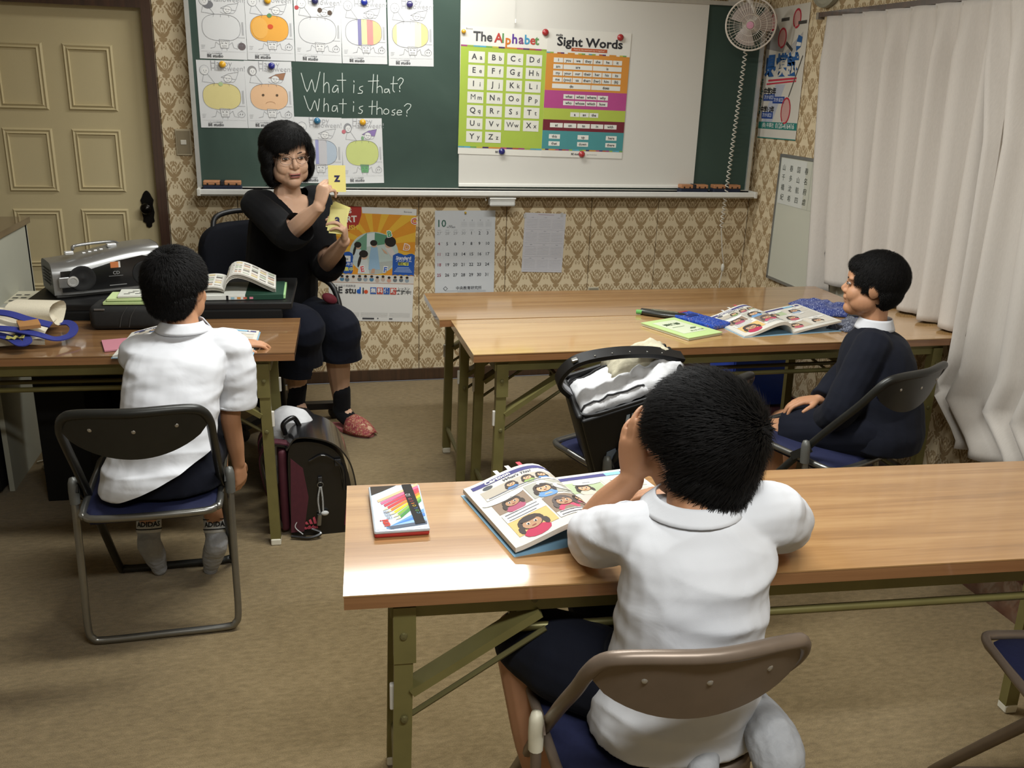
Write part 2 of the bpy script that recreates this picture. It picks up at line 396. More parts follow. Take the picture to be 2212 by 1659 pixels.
# handle: ornate dark escutcheon with a round knob
c = P(320, 452, Y=dy); M_IRON = mat('#16120F', .4, .6, var=.3, scale=60)
plate = [(0, -.088), (.012, -.082), (.014, -.066), (.026, -.058), (.024, -.04), (.029, -.015), (.024, .02), (.03, .045), (.022, .06), (.016, .075), (.008, .086), (0, .09)]
pl = plate+[(-x, y) for x, y in plate[::-1][1:-1]]
hp = part(MB().prism(pl, .008, frame((c.x, dy-.001, c.z), (1, 0, 0), (0, 0, 1), (0, -1, 0))), 'door_handle', M_IRON, door)
part(MB().lathe([(.012, 0), (.009, .03), (.014, .036), (.025, .046), (.027, .056), (.02, .066), (.0, .069)], 18, frame((c.x, dy-.009, c.z+.01), (1, 0, 0), (0, 0, 1), (0, -1, 0))), 'knob', mat('#1D1915', .25, .8), hp, 60)

# light switch
c = P(397, 307, Y=WY); sw = MB().box((c.x, WY-.005, c.z), (.071, .010, .122), r=.003).build('light_switch', mat('#BCAE90', .5)); rebase(sw, (c.x, WY, c.z))
tagk(sw, 'beige light switch plate beside the door frame', 'switch')
part(MB().box((c.x, WY-.0105, c.z), (.060, .003, .105)), 'plate', mat('#8C7E63', .45), sw)
part(MB().box((c.x, WY-.013, c.z), (.026, .005, .022), r=.002), 'rocker', mat('#D8D2C2', .4), sw)

# ceiling lamps
for i, (lx, ly, lw) in enumerate(LAMPS):
    lab = ['long white ceiling lamp nearest the blackboard', 'long white ceiling lamp over the middle tables', 'long white ceiling lamp at the rear of the room'][i]
    e = empty('ceiling_lamp', (lx, ly, CEIL), lab, 'lamp', 'fluorescent ceiling lamps')
    part(MB().box((lx, ly, CEIL-.045), (1.27, .27, .09), r=.01), 'housing', mat('#E8E6DF', .5), e)
    for s in (-1, 1): part(MB().box((lx+s*.622, ly, CEIL-.098), (.02, .26, .018)), 'end_cap', mat('#D5D2C8', .5), e)

# ------------------------------------------------------------------ blackboard
BX0, BX1, BZ0, BZ1 = -.455, 2.372, 1.028, 1.952
M_GREEN = NT('chalkboard'); _v = M_GREEN.coords('Object'); _n = M_GREEN.noise(_v, 1.6, 4, .6, .6); _n2 = M_GREEN.noise(_v, 220, 2)
M_GREEN.color(M_GREEN.ramp(_n, [(.3, '#31423A'), (.6, '#3A4C43'), (.8, '#46574E')])); M_GREEN.set(.72, spec=.3); M_GREEN.bump(_n2, .1, .0004); M_GREEN = M_GREEN.m
M_ALU = mat('#C9C8C2', .35, .55, var=.05); M_WHITEMETAL = mat('#E4E3DC', .38, .1, var=.03)
board = empty('blackboard', ((BX0+BX1)/2, WY, BZ0), 'long green chalkboard with a pale metal frame on the front wall', 'blackboard')
part(MB().box(((BX0+BX1)/2, (WY+BOARD_Y)/2, (BZ0+BZ1)/2), (BX1-BX0, WY-BOARD_Y, BZ1-BZ0)), 'writing_surface', M_GREEN, board)
f = MB(); t_ = .020; yc = WY-.030; d_ = .06
for x in (BX0-t_/2, BX1+t_/2): f.box((x, yc, (BZ0+BZ1)/2), (t_, d_, BZ1-BZ0+2*t_))
for z in (BZ0-t_/2, BZ1+t_/2): f.box(((BX0+BX1)/2, yc, z), (BX1-BX0, d_, t_))
part(f, 'frame', M_ALU, board)
tr = MB(); TX0, TX1 = BX0-.01, BX1+.03; ty = WY-.07
tr.box(((TX0+TX1)/2, WY-.082, 1.0035), (TX1-TX0, .092, .007)); tr.box(((TX0+TX1)/2, WY-.125, 1.010), (TX1-TX0, .008, .026), r=.003); tr.box(((TX0+TX1)/2, WY-.05, 1.0145), (TX1-TX0, .02, .017)); tr.box(((TX0+TX1)/2, WY-.100, .996), (TX1-TX0, .012, .014))
part(tr, 'chalk_tray', M_WHITEMETAL, board)
for x in (TX0, TX1): part(MB().box((x, WY-.085, 1.008), (.016, .10, .034), r=.003), 'tray_end', mat('#D2CFC4', .5), board)
# chalk writing (strokes traced on the board)
STROKES = [
 [(990,625),(1040,780),(1080,680),(1108,785),(1150,615)], [(1185,625),(1180,790)], [(1180,735),(1205,705),(1225,720),(1228,792)],
 [(1303,735),(1280,730),(1258,760),(1262,785),(1285,780),(1303,750),(1305,790)], [(1340,625),(1343,785)], [(1297,685),(1370,685)],
 [(1440,725),(1437,790)], [(1439,690),(1441,700)], [(1515,735),(1490,745),(1490,765),(1512,778),(1505,795),(1475,797)],
 [(1607,635),(1597,790)], [(1563,693),(1650,690)], [(1640,640),(1636,792)], [(1636,750),(1660,735),(1678,750),(1682,792)],
 [(1735,760),(1705,762),(1703,788),(1725,785),(1738,765),(1745,795)], [(1778,655),(1772,760),(1785,785)], [(1755,715),(1810,713)],
 [(1815,685),(1838,665),(1860,680),(1850,710),(1830,735),(1832,755)], [(1829,774),(1831,782)],
 [(1015,820),(1065,945),(1105,860),(1130,945),(1145,845)], [(1187,840),(1182,950)], [(1182,905),(1205,885),(1220,900),(1222,950)],
 [(1295,905),(1262,905),(1255,945),(1280,945),(1295,915),(1300,955)], [(1347,845),(1344,968)], [(1315,885),(1375,885)],
 [(1437,905),(1435,950)], [(1436,868),(1438,876)], [(1515,905),(1488,915),(1490,930),(1512,945),(1500,967),(1478,965)],
 [(1597,860),(1592,975)], [(1568,910),(1625,908)], [(1637,865),(1635,975)], [(1635,935),(1660,920),(1678,935),(1680,975)],
 [(1715,928),(1697,940),(1695,965),(1715,974),(1735,962),(1735,940),(1715,928)], [(1790,935),(1768,945),(1770,958),(1788,965),(1780,982),(1762,980)],
 [(1805,962),(1845,958),(1840,942),(1818,942),(1808,962),(1815,980),(1845,978)], [(1870,905),(1895,885),(1925,895),(1915,925),(1893,945),(1893,965)], [(1889,984),(1891,992)]]
pr = Print(board, frame((0, BOARD_Y, 0), (1, 0, 0), (0, 0, 1), (0, -1, 0)))
for st in STROKES:
    q = [P(400+x/3.95, y/3.95, Y=BOARD_Y) for x, y in st]; q = smooth_path(q, 3) if len(q) > 2 else q
    pr.line([(v.x, v.z) for v in q], .0036, '#C2CAC2', 2)
# hanging white projection sheet
S0, S1, SZ0, SZ1 = .787, 2.066, 1.036, 2.16
SY = BOARD_Y-.006
scr = empty('projection_screen', ((S0+S1)/2, SY, SZ1), 'white pull-down projection screen hanging over the chalkboard', 'screen')
part(MB().box(((S0+S1)/2, SY, (SZ0+SZ1)/2), (S1-S0, .003, SZ1-SZ0)), 'sheet', mat('#D2CFC6', .55, spec=.3, var=.02, scale=3), scr)
part(MB().box(((S0+S1)/2, SY-.004, SZ0+.008), (S1-S0, .014, .016), r=.003), 'bottom_bar', M_WHITEMETAL, scr)
part(MB().box(((S0+S1)/2, SY-.02, SZ1+.035), (S1-S0+.08, .08, .08), r=.012), 'roller_case', M_WHITEMETAL, scr)
a, b = P(1117, -60, Y=SY-.02), P(1114, 42, Y=SY-.02)
part(MB().tube([a, b], .0012, 5), 'pull_cord', mat('#C9C7BE', .7), scr); part(MB().box((b.x, b.y, b.z-.008), (.007, .007, .02), r=.002), 'cord_grip', mat('#E6E4DC', .5), scr)
# ================================================================== folding tables
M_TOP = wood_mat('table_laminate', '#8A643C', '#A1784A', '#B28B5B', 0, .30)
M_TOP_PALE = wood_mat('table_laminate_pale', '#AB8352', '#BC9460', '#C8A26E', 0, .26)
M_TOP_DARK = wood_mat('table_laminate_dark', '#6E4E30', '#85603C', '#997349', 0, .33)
M_EDGE = wood_mat('table_edge', '#6B4629', '#855A36', '#966A43', 0, .4, .8)
M_OLIVE = mat('#7D7648', .42, .35, var=.12, scale=14)
M_OLIVED = mat('#6A6440', .45, .3, var=.1, scale=14)
M_CAPW = mat('#D9D4C2', .5)
def folding_table(name, label, corner, rot, L=1.8, W=.45, H=.70, top=None, length_dir=1):
    """corner = near end corner; table runs length_dir*L along its own x, W away from the viewer"""
    M = T(corner[0], corner[1], 0) @ RZ(rot) @ T(length_dir*L/2, W/2, 0)
    e = empty(name, None, label, 'table', 'folding classroom tables', M=M)
    def B(mb, nm, m, par=None, smooth=None): o = mb.build(nm, m, par or e, smooth); return o
    th = .028; zb = H-th
    B(MB().box((0, 0, H-.0015), (L, W, .003)), 'table_top', top or M_TOP)
    B(MB().box((0, 0, H-.003-(th-.003)/2), (L-.002, W-.002, th-.003)), 'edge_band', M_EDGE)
    for s in (-1, 1):
        r = B(MB().box((0, s*(W/2-.045), zb-.021), (L-.16, .022, .042)), 'apron_rail', M_OLIVE)
        for q in (-1, 1): B(MB().lathe([(.007, 0), (.006, .003), (0, .004)], 10, T(q*(L/2-.34), s*(W/2-.034), zb-.02) @ RX(-s*math.pi/2)), 'rivet', M_OLIVED, r)
    for q in (-1, 1): B(MB().box((q*(L/2-.09), 0, zb-.021), (.022, W-.09, .042)), 'cross_rail', M_OLIVED)
    for q in (-1, 1):
        xl = q*(L/2-.105)
        for s in (-1, 1):
            yl = s*(W/2-.042); x_b = xl+q*.012
            leg = B(MB().bar((xl, yl, zb-.02), (x_b, yl, .022), .028, .034, (1, 0, 0)), 'leg', M_OLIVE)
            B(MB().box((0, 0, 0), (.040, .034, .115), T(xl, yl, zb-.075)), 'leg_sleeve', M_OLIVE, leg)
            for zz in (zb-.075, .42): B(MB().lathe([(.0075, 0), (.006, .004), (0, .005)], 10, T(xl+.002*q, yl+s*.0165, zz) @ RX(-s*math.pi/2)), 'rivet', M_OLIVED, leg)
            B(MB().box((x_b, yl, .012), (.034, .034, .024), r=.004), 'foot_cap', M_CAPW, leg)
            B(MB().box((xl+q*.022, yl+s*.0, .46), (.012, .012, .055), r=.003), 'catch', mat('#D6D2C8', .5), leg)
            br = MB(); a = Vector((xl-q*.012, yl-s*.004, .475)); b = Vector((xl-q*.245, yl-s*.004, zb-.045)); br.bar(a, b, .016, .046, (0, 1, 0))
            b_ = B(br, 'brace', M_OLIVE); d = (b-a); 
            B(MB().bar(a+d*.25+Vector((0, s*.0115, 0)), a+d*.8+Vector((0, s*.0115, 0)), .006, .012, (0, 1, 0)), 'brace_groove', M_OLIVED, b_)
            B(MB().tube([(xl-q*.012, yl-s*.004, .415), (xl-q*.26, yl-s*.004, zb-.09)], .0055, 8), 'brace_rod', M_OLIVED, b_)
        B(MB().tube([(xl+q*.010, -(W/2-.042), .115), (xl+q*.010, W/2-.042, .115)], .009, 8), 'stretcher', M_OLIVED)
    for k in range(5):
        y = -W/2+.065+k*(W-.13)/4
        B(MB().tube([(-(L/2-.30), y, .575), (L/2-.30, y, .575)], .0075 if k else .0085, 8), 'shelf_tube', M_OLIVE if k == 0 else M_OLIVED, None, 60)
    for q in (-1, 1):
        B(MB().box((q*(L/2-.31), 0, .585), (.012, W-.12, .012)), 'shelf_bracket', M_OLIVED)
        for s in (-1, 1): B(MB().bar((q*(L/2-.31), s*(W/2-.065), .58), (q*(L/2-.33), s*(W/2-.05), zb-.03), .008, .016), 'shelf_hanger', M_OLIVED)
    return e
TA = folding_table('folding_table', 'pale wood folding table with the open comic textbook and green booklet', (.528, 2.785), .0034, L=1.868, top=M_TOP_PALE)
TB = folding_table('folding_table', 'empty wood folding table standing behind the one with the green booklet', (.485, 3.248), -.004, top=M_TOP)
TC = folding_table('folding_table', 'wood folding table in the foreground with the pencil tin', (.044, 1.3814), -.0663, top=M_TOP)
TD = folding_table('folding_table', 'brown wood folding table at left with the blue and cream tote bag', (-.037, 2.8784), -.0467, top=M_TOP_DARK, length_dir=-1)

# ================================================================== folding chairs
M_NAVY = mat('#1E2240', .75, spec=.3, var=.1, scale=120, bump=.15)
def folding_chair(label, loc, rz, frame_m, leg_m, cap_m):
    e = empty('folding_chair', (loc[0], loc[1], 0), label, 'chair', 'steel folding chairs', rz); e.scale = (.93, 1, 1)
    def B(mb, nm, m, par=None, smooth=45): return mb.build(nm, m, par or e, smooth)
    side = []
    pts = [(0, .402, .0135), (-.15, .402, .0135), (-.185, .40, .018), (-.203, .385, .040), (-.205, .045, .478), (-.205, -.09, .640), (-.203, -.135, .700), (-.185, -.160, .738), (-.14, -.178, .752), (0, -.198, .755)]
    pts = [(x*.925, y, z) for x, y, z in pts]; full = pts+[(-x, y, z) for x, y, z in pts[-2:0:-1]]
    B(MB().tube(smooth_path(full+[full[0]], 4)[:-1], .0125, 10, closed=True), 'main_frame', frame_m, None, 80)
    rl = [(-.217, .045, .475), (-.217, .018, .20), (-.217, .003, .060), (-.207, 0, .024), (-.172, 0, .0125), (0, 0, .0125)]
    full = rl+[(-x, y, z) for x, y, z in rl[-2::-1]]
    B(MB().tube(smooth_path(full, 4), .0108, 10), 'rear_leg', leg_m, None, 80)
    for s in (-1, 1):
        h = B(MB().lathe([(.0145, -.055), (.0155, -.02), (.0145, .004), (.010, .018), (0, .022)], 12, T(s*.217, .046, .475) @ RX(-.06)), 'hinge_cap', cap_m, None, 60)
        B(MB().bar((s*.205, .035, .47), (s*.205, .10, .42), .005, .026), 'hinge_plate', frame_m, h)
    sp = [(-.190, .30, .432), (-.182, .325, .434), (-.155, .335, .435), (0, .338, .435), (.155, .335, .435), (.182, .325, .434), (.190, .30, .432), (.188, .0, .416), (.178, -.03, .413), (.145, -.048, .411), (0, -.054, .411), (-.145, -.048, .411), (-.178, -.03, .413), (-.188, .0, .416)]
    B(MB().tube(smooth_path(sp+[sp[0]], 3)[:-1], .0105, 10, closed=True), 'seat_frame', leg_m, None, 80)
    def seat(u, v):
        x = (u-.5)*2; y = (v-.5)*2; k = .187*(1-.10*abs(y)**8); d = (1-abs(x)**6)*(1-abs(y)**6)
        return (x*k, .142+y*.190*(1-.08*abs(x)**8), .420+.0095*y+.016*max(0, d)**.5-.006*(1-x*x)*(1-y*y))
    B(MB().grid(seat, 18, 18, .022), 'seat', M_NAVY, None, 80)
    def back(u, v):
        x = (u-.5)*2; h_ = .046+.085*max(0, 1-x*x)**.7; z = .752-h_*v-.010*(abs(x)**6); y = -.196+.030*x*x+.012*abs(x)**6+.55*h_*v*.55
        return (x*.178, y, z)
    bk = B(MB().grid(back, 20, 6, .006), 'backrest', frame_m, None, 60)
    B(MB().grid(lambda u, v: tuple(Vector(back(.03+u*.94, .02+v*.96))+Vector((0, .006+.010*(1-abs(2*u-1)**4)*(1-abs(2*v-1)**4), .001))), 18, 5, .010), 'back_pad', M_NAVY, bk, 60)
    for x in (-.6, 0, .6): B(MB().ell((0, 0, 0), (.006, .003, .006), T(Vector(back(.5+x/2, .38))+Vector((0, -.0055, 0))), 10, 6), 'rivet', mat('#B9B5AE', .3, .8), bk)
    return e
M_GREYF = mat('#2E2E2B', .38, .4, var=.1); M_CHROME = mat('#8C8B86', .28, .85, var=.06); M_CAPG = mat('#63635E', .45, .3)
M_TAUPE = mat('#7C6D5F', .38, .35, var=.08, scale=20); M_CREAM = mat('#DCD6BF', .5)
CH_D = folding_chair('dark grey folding chair under the boy at the left table', (-.425, 2.405), .03, M_GREYF, M_CHROME, M_CAPG)
CH_A = folding_chair('dark grey folding chair under the boy in the navy jacket', (1.735, 2.440), .42, M_GREYF, M_CHROME, M_CAPG)
CH_B = folding_chair('dark folding chair carrying the open black school bag', (1.065, 2.415), .42, M_GREYF, M_CHROME, M_CAPG)
CH_C = folding_chair('taupe folding chair under the boy in the foreground', (.568, 1.232), -.02, M_TAUPE, M_TAUPE, M_CREAM)
CH_E = folding_chair('taupe folding chair standing empty at the right border of the photo', (1.505, 1.065), -.20, M_TAUPE, M_TAUPE, M_CREAM)
# ================================================================== paper on the board
def sheet(name, label, cat, bl, br, tl, Y, col, group=None, th=.0006):
    """flat paper on the front wall from three pixel corners; returns (root, Print, w, h)"""
    a, b, c = P(*bl, Y=Y), P(*br, Y=Y), P(*tl, Y=Y); x = (b-a); w = x.length; x.normalize(); n = Vector((0, -1, 0)); y = n.cross(x); h = (c-a).dot(y)
    M = frame(a, x, y, n); e = empty(name, None, label, cat, group, M=M)
    MB().box((w/2, h/2, -th/2+.0002), (w, h, th)).build('sheet', paper(col), e)
    return e, Print(e, M), w, h
G = '#7C7C7F'
def halloween(p, w, h, fill=None, stripes=None, face=None, box=None, hat=None, hair=None, extra=None):
    cx, cy, rx, ry = .49*w, .47*h, .40*w, .195*h
    def pk(a, kx=1, ky=1):
        c, s = math.cos(a), math.sin(a); return (cx+rx*kx*math.copysign(abs(c)**.72, c), cy+ry*ky*math.copysign(abs(s)**.8, s))
    out = [pk(2*math.pi*k/36) for k in range(36)]
    if fill: p.poly(out, fill, 0)
    if stripes:
        for x0, x1, col in stripes:
            n = 6; up = []; dn = []
            for k in range(n+1):
                xx = x0+(x1-x0)*k/n; q = max(0, 1-abs(xx)**(1/.72*2))**.5; q = q**.8; up.append((cx+rx*xx, cy+ry*q)); dn.append((cx+rx*xx, cy-ry*q))
            p.poly(dn+up[::-1], col, 1)
    p.line(out, .0013, G, 2, closed=True)
    for x in (-.35, 0, .4): p.line([(cx+rx*x, cy+ry*.98), (cx+rx*x*1.1, cy+ry*.80)], .0011, G, 2)
    if face:
        for x in (-.32, .42): p.oval(cx+rx*x, cy+ry*.15, .006, .0055, '#5A4A3A', 2, 12)
        p.ring(cx+rx*.05, cy-ry*.55, .022, .012, .001, '#8A5A3A', 2, 12, 10, 170)
    # box-headed lantern figure in front
    bx, by = .53*w, .235*h; q = [(bx-.10*w, by+.058*h), (bx+.11*w, by+.052*h), (bx+.088*w, by-.068*h), (bx-.075*w, by-.068*h)]
    p.poly(q, box or '#DAD9D6', 1); p.line(q, .0013, G, 2, closed=True)
    p.line([(bx-.085*w+.02*w*k, by+(.045 if k % 2 else .025)*h) for k in range(10)], .001, G, 2)
    for s in (-1, 1): p.line([(bx+s*.04*w-.014*w, by+.008*h), (bx+s*.04*w+.014*w, by+.004*h)], .0024, G, 3)
    p.line([(bx-.04*w, by-.03*h), (bx+.045*w, by-.03*h), (bx+.04*w, by-.05*h), (bx-.035*w, by-.05*h)], .001, G, 2, closed=True)
    for s in (-1, 1):
        p.line([(bx+s*.10*w, by-.02*h), (bx+s*.17*w, by+.02*h), (bx+s*.20*w, by-.06*h), (bx+s*.29*w, by-.075*h)], .0011, G, 2)
        p.line([(bx+s*.05*w, by-.068*h), (bx+s*.055*w, by-.10*h)], .0011, G, 2)
    # dressed-up children peeking over
    hx, hy = .16*w, .855*h; p.oval(hx, hy, .095*w, .07*h, hair or '#D2D2D1', 1, 20); p.oval(hx+.012*w, hy-.012*h, .065*w, .05*h, '#DCDBD8', 2, 18); p.ring(hx, hy, .095*w, .07*h, .0011, G, 2)
    for s in (-1, 1): p.oval(hx+.012*w+s*.026*w, hy-.004*h, .0017, .0022, G, 3, 8)
    p.ring(hx+.012*w, hy-.022*h, .02*w, .012*h, .001, G, 3, 10, 180, 360)
    p.line([(hx-.02*w, hy-.065*h), (hx-.06*w, hy-.17*h), (hx+.2*w, hy-.19*h), (hx+.06*w, hy-.055*h)], .0011, G, 2)
    kx, ky = .64*w, .735*h; p.oval(kx, ky, .085*w, .052*h, '#DCDBD8', 1, 18); p.ring(kx, ky, .085*w, .052*h, .0011, G, 2)
    hp = [(kx-.14*w, ky+.02*h), (kx+.02*w, ky+.075*h), (kx+.23*w, ky+.10*h), (kx+.17*w, ky-.01*h)]
    if hat: p.poly(hp, hat, 1)
    p.line(hp, .0012, G, 2, closed=True)
    for s in (-1, 1): p.oval(kx+s*.03*w, ky+.004*h, .0017, .0022, G, 3, 8)
    p.ring(kx, ky-.018*h, .022*w, .010*h, .001, G, 3, 10, 180, 360)
    p.line([(kx-.15*w, ky-.035*h), (kx-.10*w, ky-.055*h), (kx+.12*w, ky-.05*h), (kx+.16*w, ky-.02*h)], .0011, G, 2)
    gx, gy = .88*w, .205*h; p.ring(gx, gy, .075*w, .045*h, .0011, G, 2); p.line([(gx-.02*w, gy+.044*h), (gx+.01*w, gy+.065*h), (gx+.03*w, gy+.04*h)], .0011, G, 2)
    for s in (-1, 1): p.oval(gx+s*.025*w, gy+.005*h, .0022, .003, G, 3, 8)
    p.text('Happy', .52*w, .955*h, .038, '#A6A6A8', 2, bold=-.0004); p.text('Halloween!', .66*w, .885*h, .034, '#A6A6A8', 2, bold=-.0004)
    p.text('BE studio', .155*w, .045*h, .0185, '#4A4A4C', 2, 'LEFT', .0004)
    p.text('ベネッセの英語教室', .155*w, .082*h, .0075, '#6A6A6C', 2, 'LEFT')
    for k in range(3): p.line([(.05*w, (.20-.022*k)*h), (.05*w+(.08-.012*k)*w, (.20-.022*k)*h)], .0009, G, 2)
    p.line([(.04*w, .115*h), (.97*w, .118*h)], .0007, '#B5B5B5', 2)
    for k in range(2): p.line([((.925+.022*k)*w, .37*h), ((.925+.022*k)*w, .56*h)], .0018, '#9A9A9C', 2)
    p.line([(.80*w, .33*h), (.97*w, .33*h)], .001, G, 2)
    for args in (extra or []): p.oval(*[v*(w if i in (0, 2) else h) for i, v in enumerate(args[:4])], args[4], args[5] if len(args) > 5 else 1, 16)
HS = [  # bl, br, tl, label, style
 ((432, 126), (534.7, 129.6), (420, -22), 'white pumpkin colouring sheet left uncoloured at the upper left corner', dict(extra=[(.90, .20, .08, .055, '#6A6062', 2), (.05, .93, .04, .03, '#D08080'), (.24, .80, .11, .06, '#77777A')])),
 ((535.4, 129), (637.5, 132.4), (526, -20), 'colouring sheet with a bright orange pumpkin and red dot', dict(fill='#E0A348', extra=[(.51, .50, .06, .035, '#CC5530', 2), (.50, .66, .05, .03, '#5F8A58', 2), (.29, .47, .17, .155, '#E3AC58', 1)])),
 ((638.5, 132.4), (738.5, 136.7), (632, -16), 'colouring sheet with a blank pumpkin and dark brown hair', dict(extra=[(.55, .77, .05, .035, '#54463C', 3), (.76, .74, .05, .035, '#54463C', 3), (.06, .79, .045, .03, '#B5484A', 2)])),
 ((740, 136.7), (836.7, 139), (733.5, -10), 'colouring sheet with a violet, yellow and red striped pumpkin', dict(stripes=[(-.32, -.12, '#8480A8'), (-.12, .18, '#E2DBA0'), (.18, .52, '#D9908A'), (.52, .97, '#E6C08A')])),
 ((840, 141.8), (936.7, 143.8), (836, -5), 'colouring sheet with pale yellow edges on the pumpkin, beside the dark board', dict(stripes=[(-.97, -.75, '#E6D39A'), (.25, .60, '#E6E0BE'), (.60, .97, '#E6D08E')])),
 ((434.7, 275.4), (536, 276.7), (425, 129), 'colouring sheet with a pale yellow pumpkin at the left edge of the board', dict(fill='#D6C98C', extra=[(.48, .655, .05, .03, '#A9BE8E', 2)])),
 ((536.7, 276.7), (636.7, 277.5), (530, 131), 'colouring sheet with a peach pumpkin that has a frowning face', dict(fill='#DDB58E', face=1, hat='#9C7358', hair='#8C8A88')),
 ((640.5, 395), (741, 396), (635.4, 252), 'colouring sheet with a blue and grey striped pumpkin behind the teacher', dict(stripes=[(-.9, -.3, '#D8D6C0'), (-.15, .02, '#9A9CC4'), (.02, .45, '#C2C0C2'), (.45, .97, '#B0BCC8')])),
 ((743, 396.5), (829.6, 395), (734, 255.7), 'colouring sheet with a light green pumpkin and a purple hat', dict(fill='#C3CB80', box='#6DA872', hat='#8A74A8', hair='#8E8E90', extra=[(.51, .70, .035, .03, '#7FA27C', 2), (.06, .80, .05, .03, '#C27078', 2)]))]
for i, (bl, br, tl, lab, st) in enumerate(HS):
    e, p, w_, h_ = sheet('colouring_sheet', lab, 'drawing', bl, br, tl, BOARD_Y-.0008-.0011*(i % 2), '#D3D3D2', 'pumpkin colouring sheets'); halloween(p, w_, h_, **st)

def magnet(px, py, col, label, Y, r=.0155):
    c = P(px, py, Y=Y); o = MB().lathe([(r, 0), (r, .004), (r*.92, .009), (r*.6, .0125), (0, .0135)], 18, frame((0, 0, 0), (1, 0, 0), (0, 0, 1), (0, -1, 0))).build('magnet', mat(col, .22, spec=.6, var=.02, coat=.5), None, 60)
    o.location = c; return tagk(o, label, 'magnet', 'round board magnets')
for px, py, col, lab in [(578, 1, '#D9A32B', 'yellow magnet over the bright orange pumpkin sheet'), (680, 2, '#2A2A55', 'dark blue magnet over the sheet with brown hair'), (786.6, 5, '#1D2C86', 'blue magnet over the striped violet and red pumpkin sheet'),
        (885, 9.6, '#332E62', 'dark violet magnet over the rightmost top drawing'), (480.5, 139, '#D9A32B', 'yellow magnet over the pale yellow pumpkin sheet'), (586.6, 142.5, '#232678', 'dark blue magnet over the frowning peach pumpkin'),
        (685, 261, '#2F6C8E', 'teal magnet above the teacher'), (783.5, 264, '#D9A32B', 'yellow magnet over the light green pumpkin sheet')]:
    magnet(px, py, col, lab, BOARD_Y-.004)
MAGY = SY-.006
for px, py, col, lab in [(1001.5, 68, '#D9A32B', 'small yellow magnet at the corner of the alphabet poster'), (1083.8, 327, '#23246E', 'dark blue magnet at the foot of the alphabet poster'), (1178, 70, '#9E2A2C', 'red magnet between the two posters'),
        (1340, 81, '#9E2A2C', 'red magnet at the upper right corner of the word poster'), (1256.5, 333, '#A83236', 'red magnet at the foot of the word poster')]:
    magnet(px, py, col, lab, MAGY, .0165 if px > 1010 else .011)

# ------------------------------------------------------------------ alphabet poster
e, p, w_, h_ = sheet('alphabet_poster', 'lime green alphabet poster with letter cards on the white screen', 'poster', (989, 332), (1170, 338), (991.5, 55), SY-.0035, '#DEDBD0')
INK = '#4A4A4C'; FX, FY = w_/182.0, h_/277.0
p.rect(0, .062*h_, w_, .785*h_, '#A3B94A', 0)
cols = ['#5F9CA8', '#C98A3C', '#9E4A78', '#B8B04A', '#5C3A66', '#5BA6BE', '#C98A3C', '#8FA84A', '#4A2F5C', '#A85A3C', '#6E9E56', '#B0506A']
for k in range(14):
    for y0 in (.847, .052): p.rect(w_*k/14, y0*h_, w_/14, .012*h_, cols[(k*5+int(y0*3)) % 12], 1)
for wd, x, c in (('The', .245, INK),): p.text(wd, x*w_, .925*h_, .060, c, 2, bold=.0014)
for ch, x, c in zip('Alphabet', (.425, .475, .535, .61, .685, .755, .82, .868), ('#B5473E', '#5F8F57', '#C9742F', '#5A3A8E', '#7A4A78', '#4A93B5', '#B5473E', '#5F8F57')): p.text(ch, x*w_, (.912 if ch == 'p' else .922)*h_, .060, c, 2, bold=.0014)
AL = 'ABCDEFGHIJKLMNOPQRSTUVWXYZ'
for i, ch in enumerate(AL):
    r, c = divmod(i, 4); x = (.09+c*.222)*w_; y = (.725-r*.1045)*h_
    p.rect(x, y, .186*w_, .088*h_, '#DAD9CC', 1); p.text(ch, x+.066*w_, y+.046*h_, .037, INK, 2, bold=.0007 if ch not in 'MW' else 0); p.text(ch.lower(), x+.142*w_, y+.043*h_, .030, INK, 2, bold=.0005)
p.text('BE', .455*w_, .025*h_, .014, INK, 2, bold=.0004); p.text('Benesse', .09*w_, .982*h_, .010, '#77777A', 2)
# ------------------------------------------------------------------ sight words poster
e, p, w_, h_ = sheet('word_poster', 'banded colour sight words poster on the white screen', 'poster', (1169, 338), (1343, 343), (1168, 60), SY-.0045, '#DAD7CD')
for y0, y1, c in ((.530, .815, '#CC8A3C'), (.390, .530, '#AE4A83'), (.300, .390, '#A9B84C'), (.212, .300, '#6E2A33'), (.060, .212, '#4B8C8E')): p.rect(0, y0*h_, w_, (y1-y0)*h_, c, 0)
for k in range(24): 
    if k % 3 != 2: p.rect(w_*k/24, .815*h_, w_/24, .010*h_, cols[(k*7) % 12], 1)
    p.rect(w_*k/24, .054*h_, w_/24, .010*h_, cols[(k*5+3) % 12], 1)
p.text('Sight Words', .51*w_, .905*h_, .058, '#2E2E30', 2, bold=.0016, sx=1.16); p.rect(.29*w_, .838*h_, .43*w_, .026*h_, '#B0532F', 1); p.text('Point to the word and say it together!', .505*w_, .851*h_, .0105, '#E8D8C0', 2)
p.text('studio', .14*w_, .955*h_, .014, INK, 2, bold=.0004); p.text('BE studio', .42*w_, .027*h_, .013, INK, 2, bold=.0004); p.text('Sight Words Poster', .62*w_, .026*h_, .007, '#88888A', 2)
def cell(x0, x1, y, t_, hh=.036): 
    p.rect(x0*w_, (y-hh/2)*h_, (x1-x0)*w_, hh*h_, '#DAD9D0', 1); p.text(t_, (x0+x1)/2*w_, y*h_, .0185, '#333335', 2, bold=.0004)
def rowc(words, x0, x1, y, gap=.008):
    n = len(words); cw = (x1-x0)/n
    for k, t_ in enumerate(words): cell(x0+k*cw+gap/2, x0+(k+1)*cw-gap/2, y, t_)
rowc('I you we they she he it'.split(), .085, .915, .765); cell(.089, .20, .715, 'am'); cell(.208, .555, .715, 'are'); cell(.563, .912, .715, 'is')
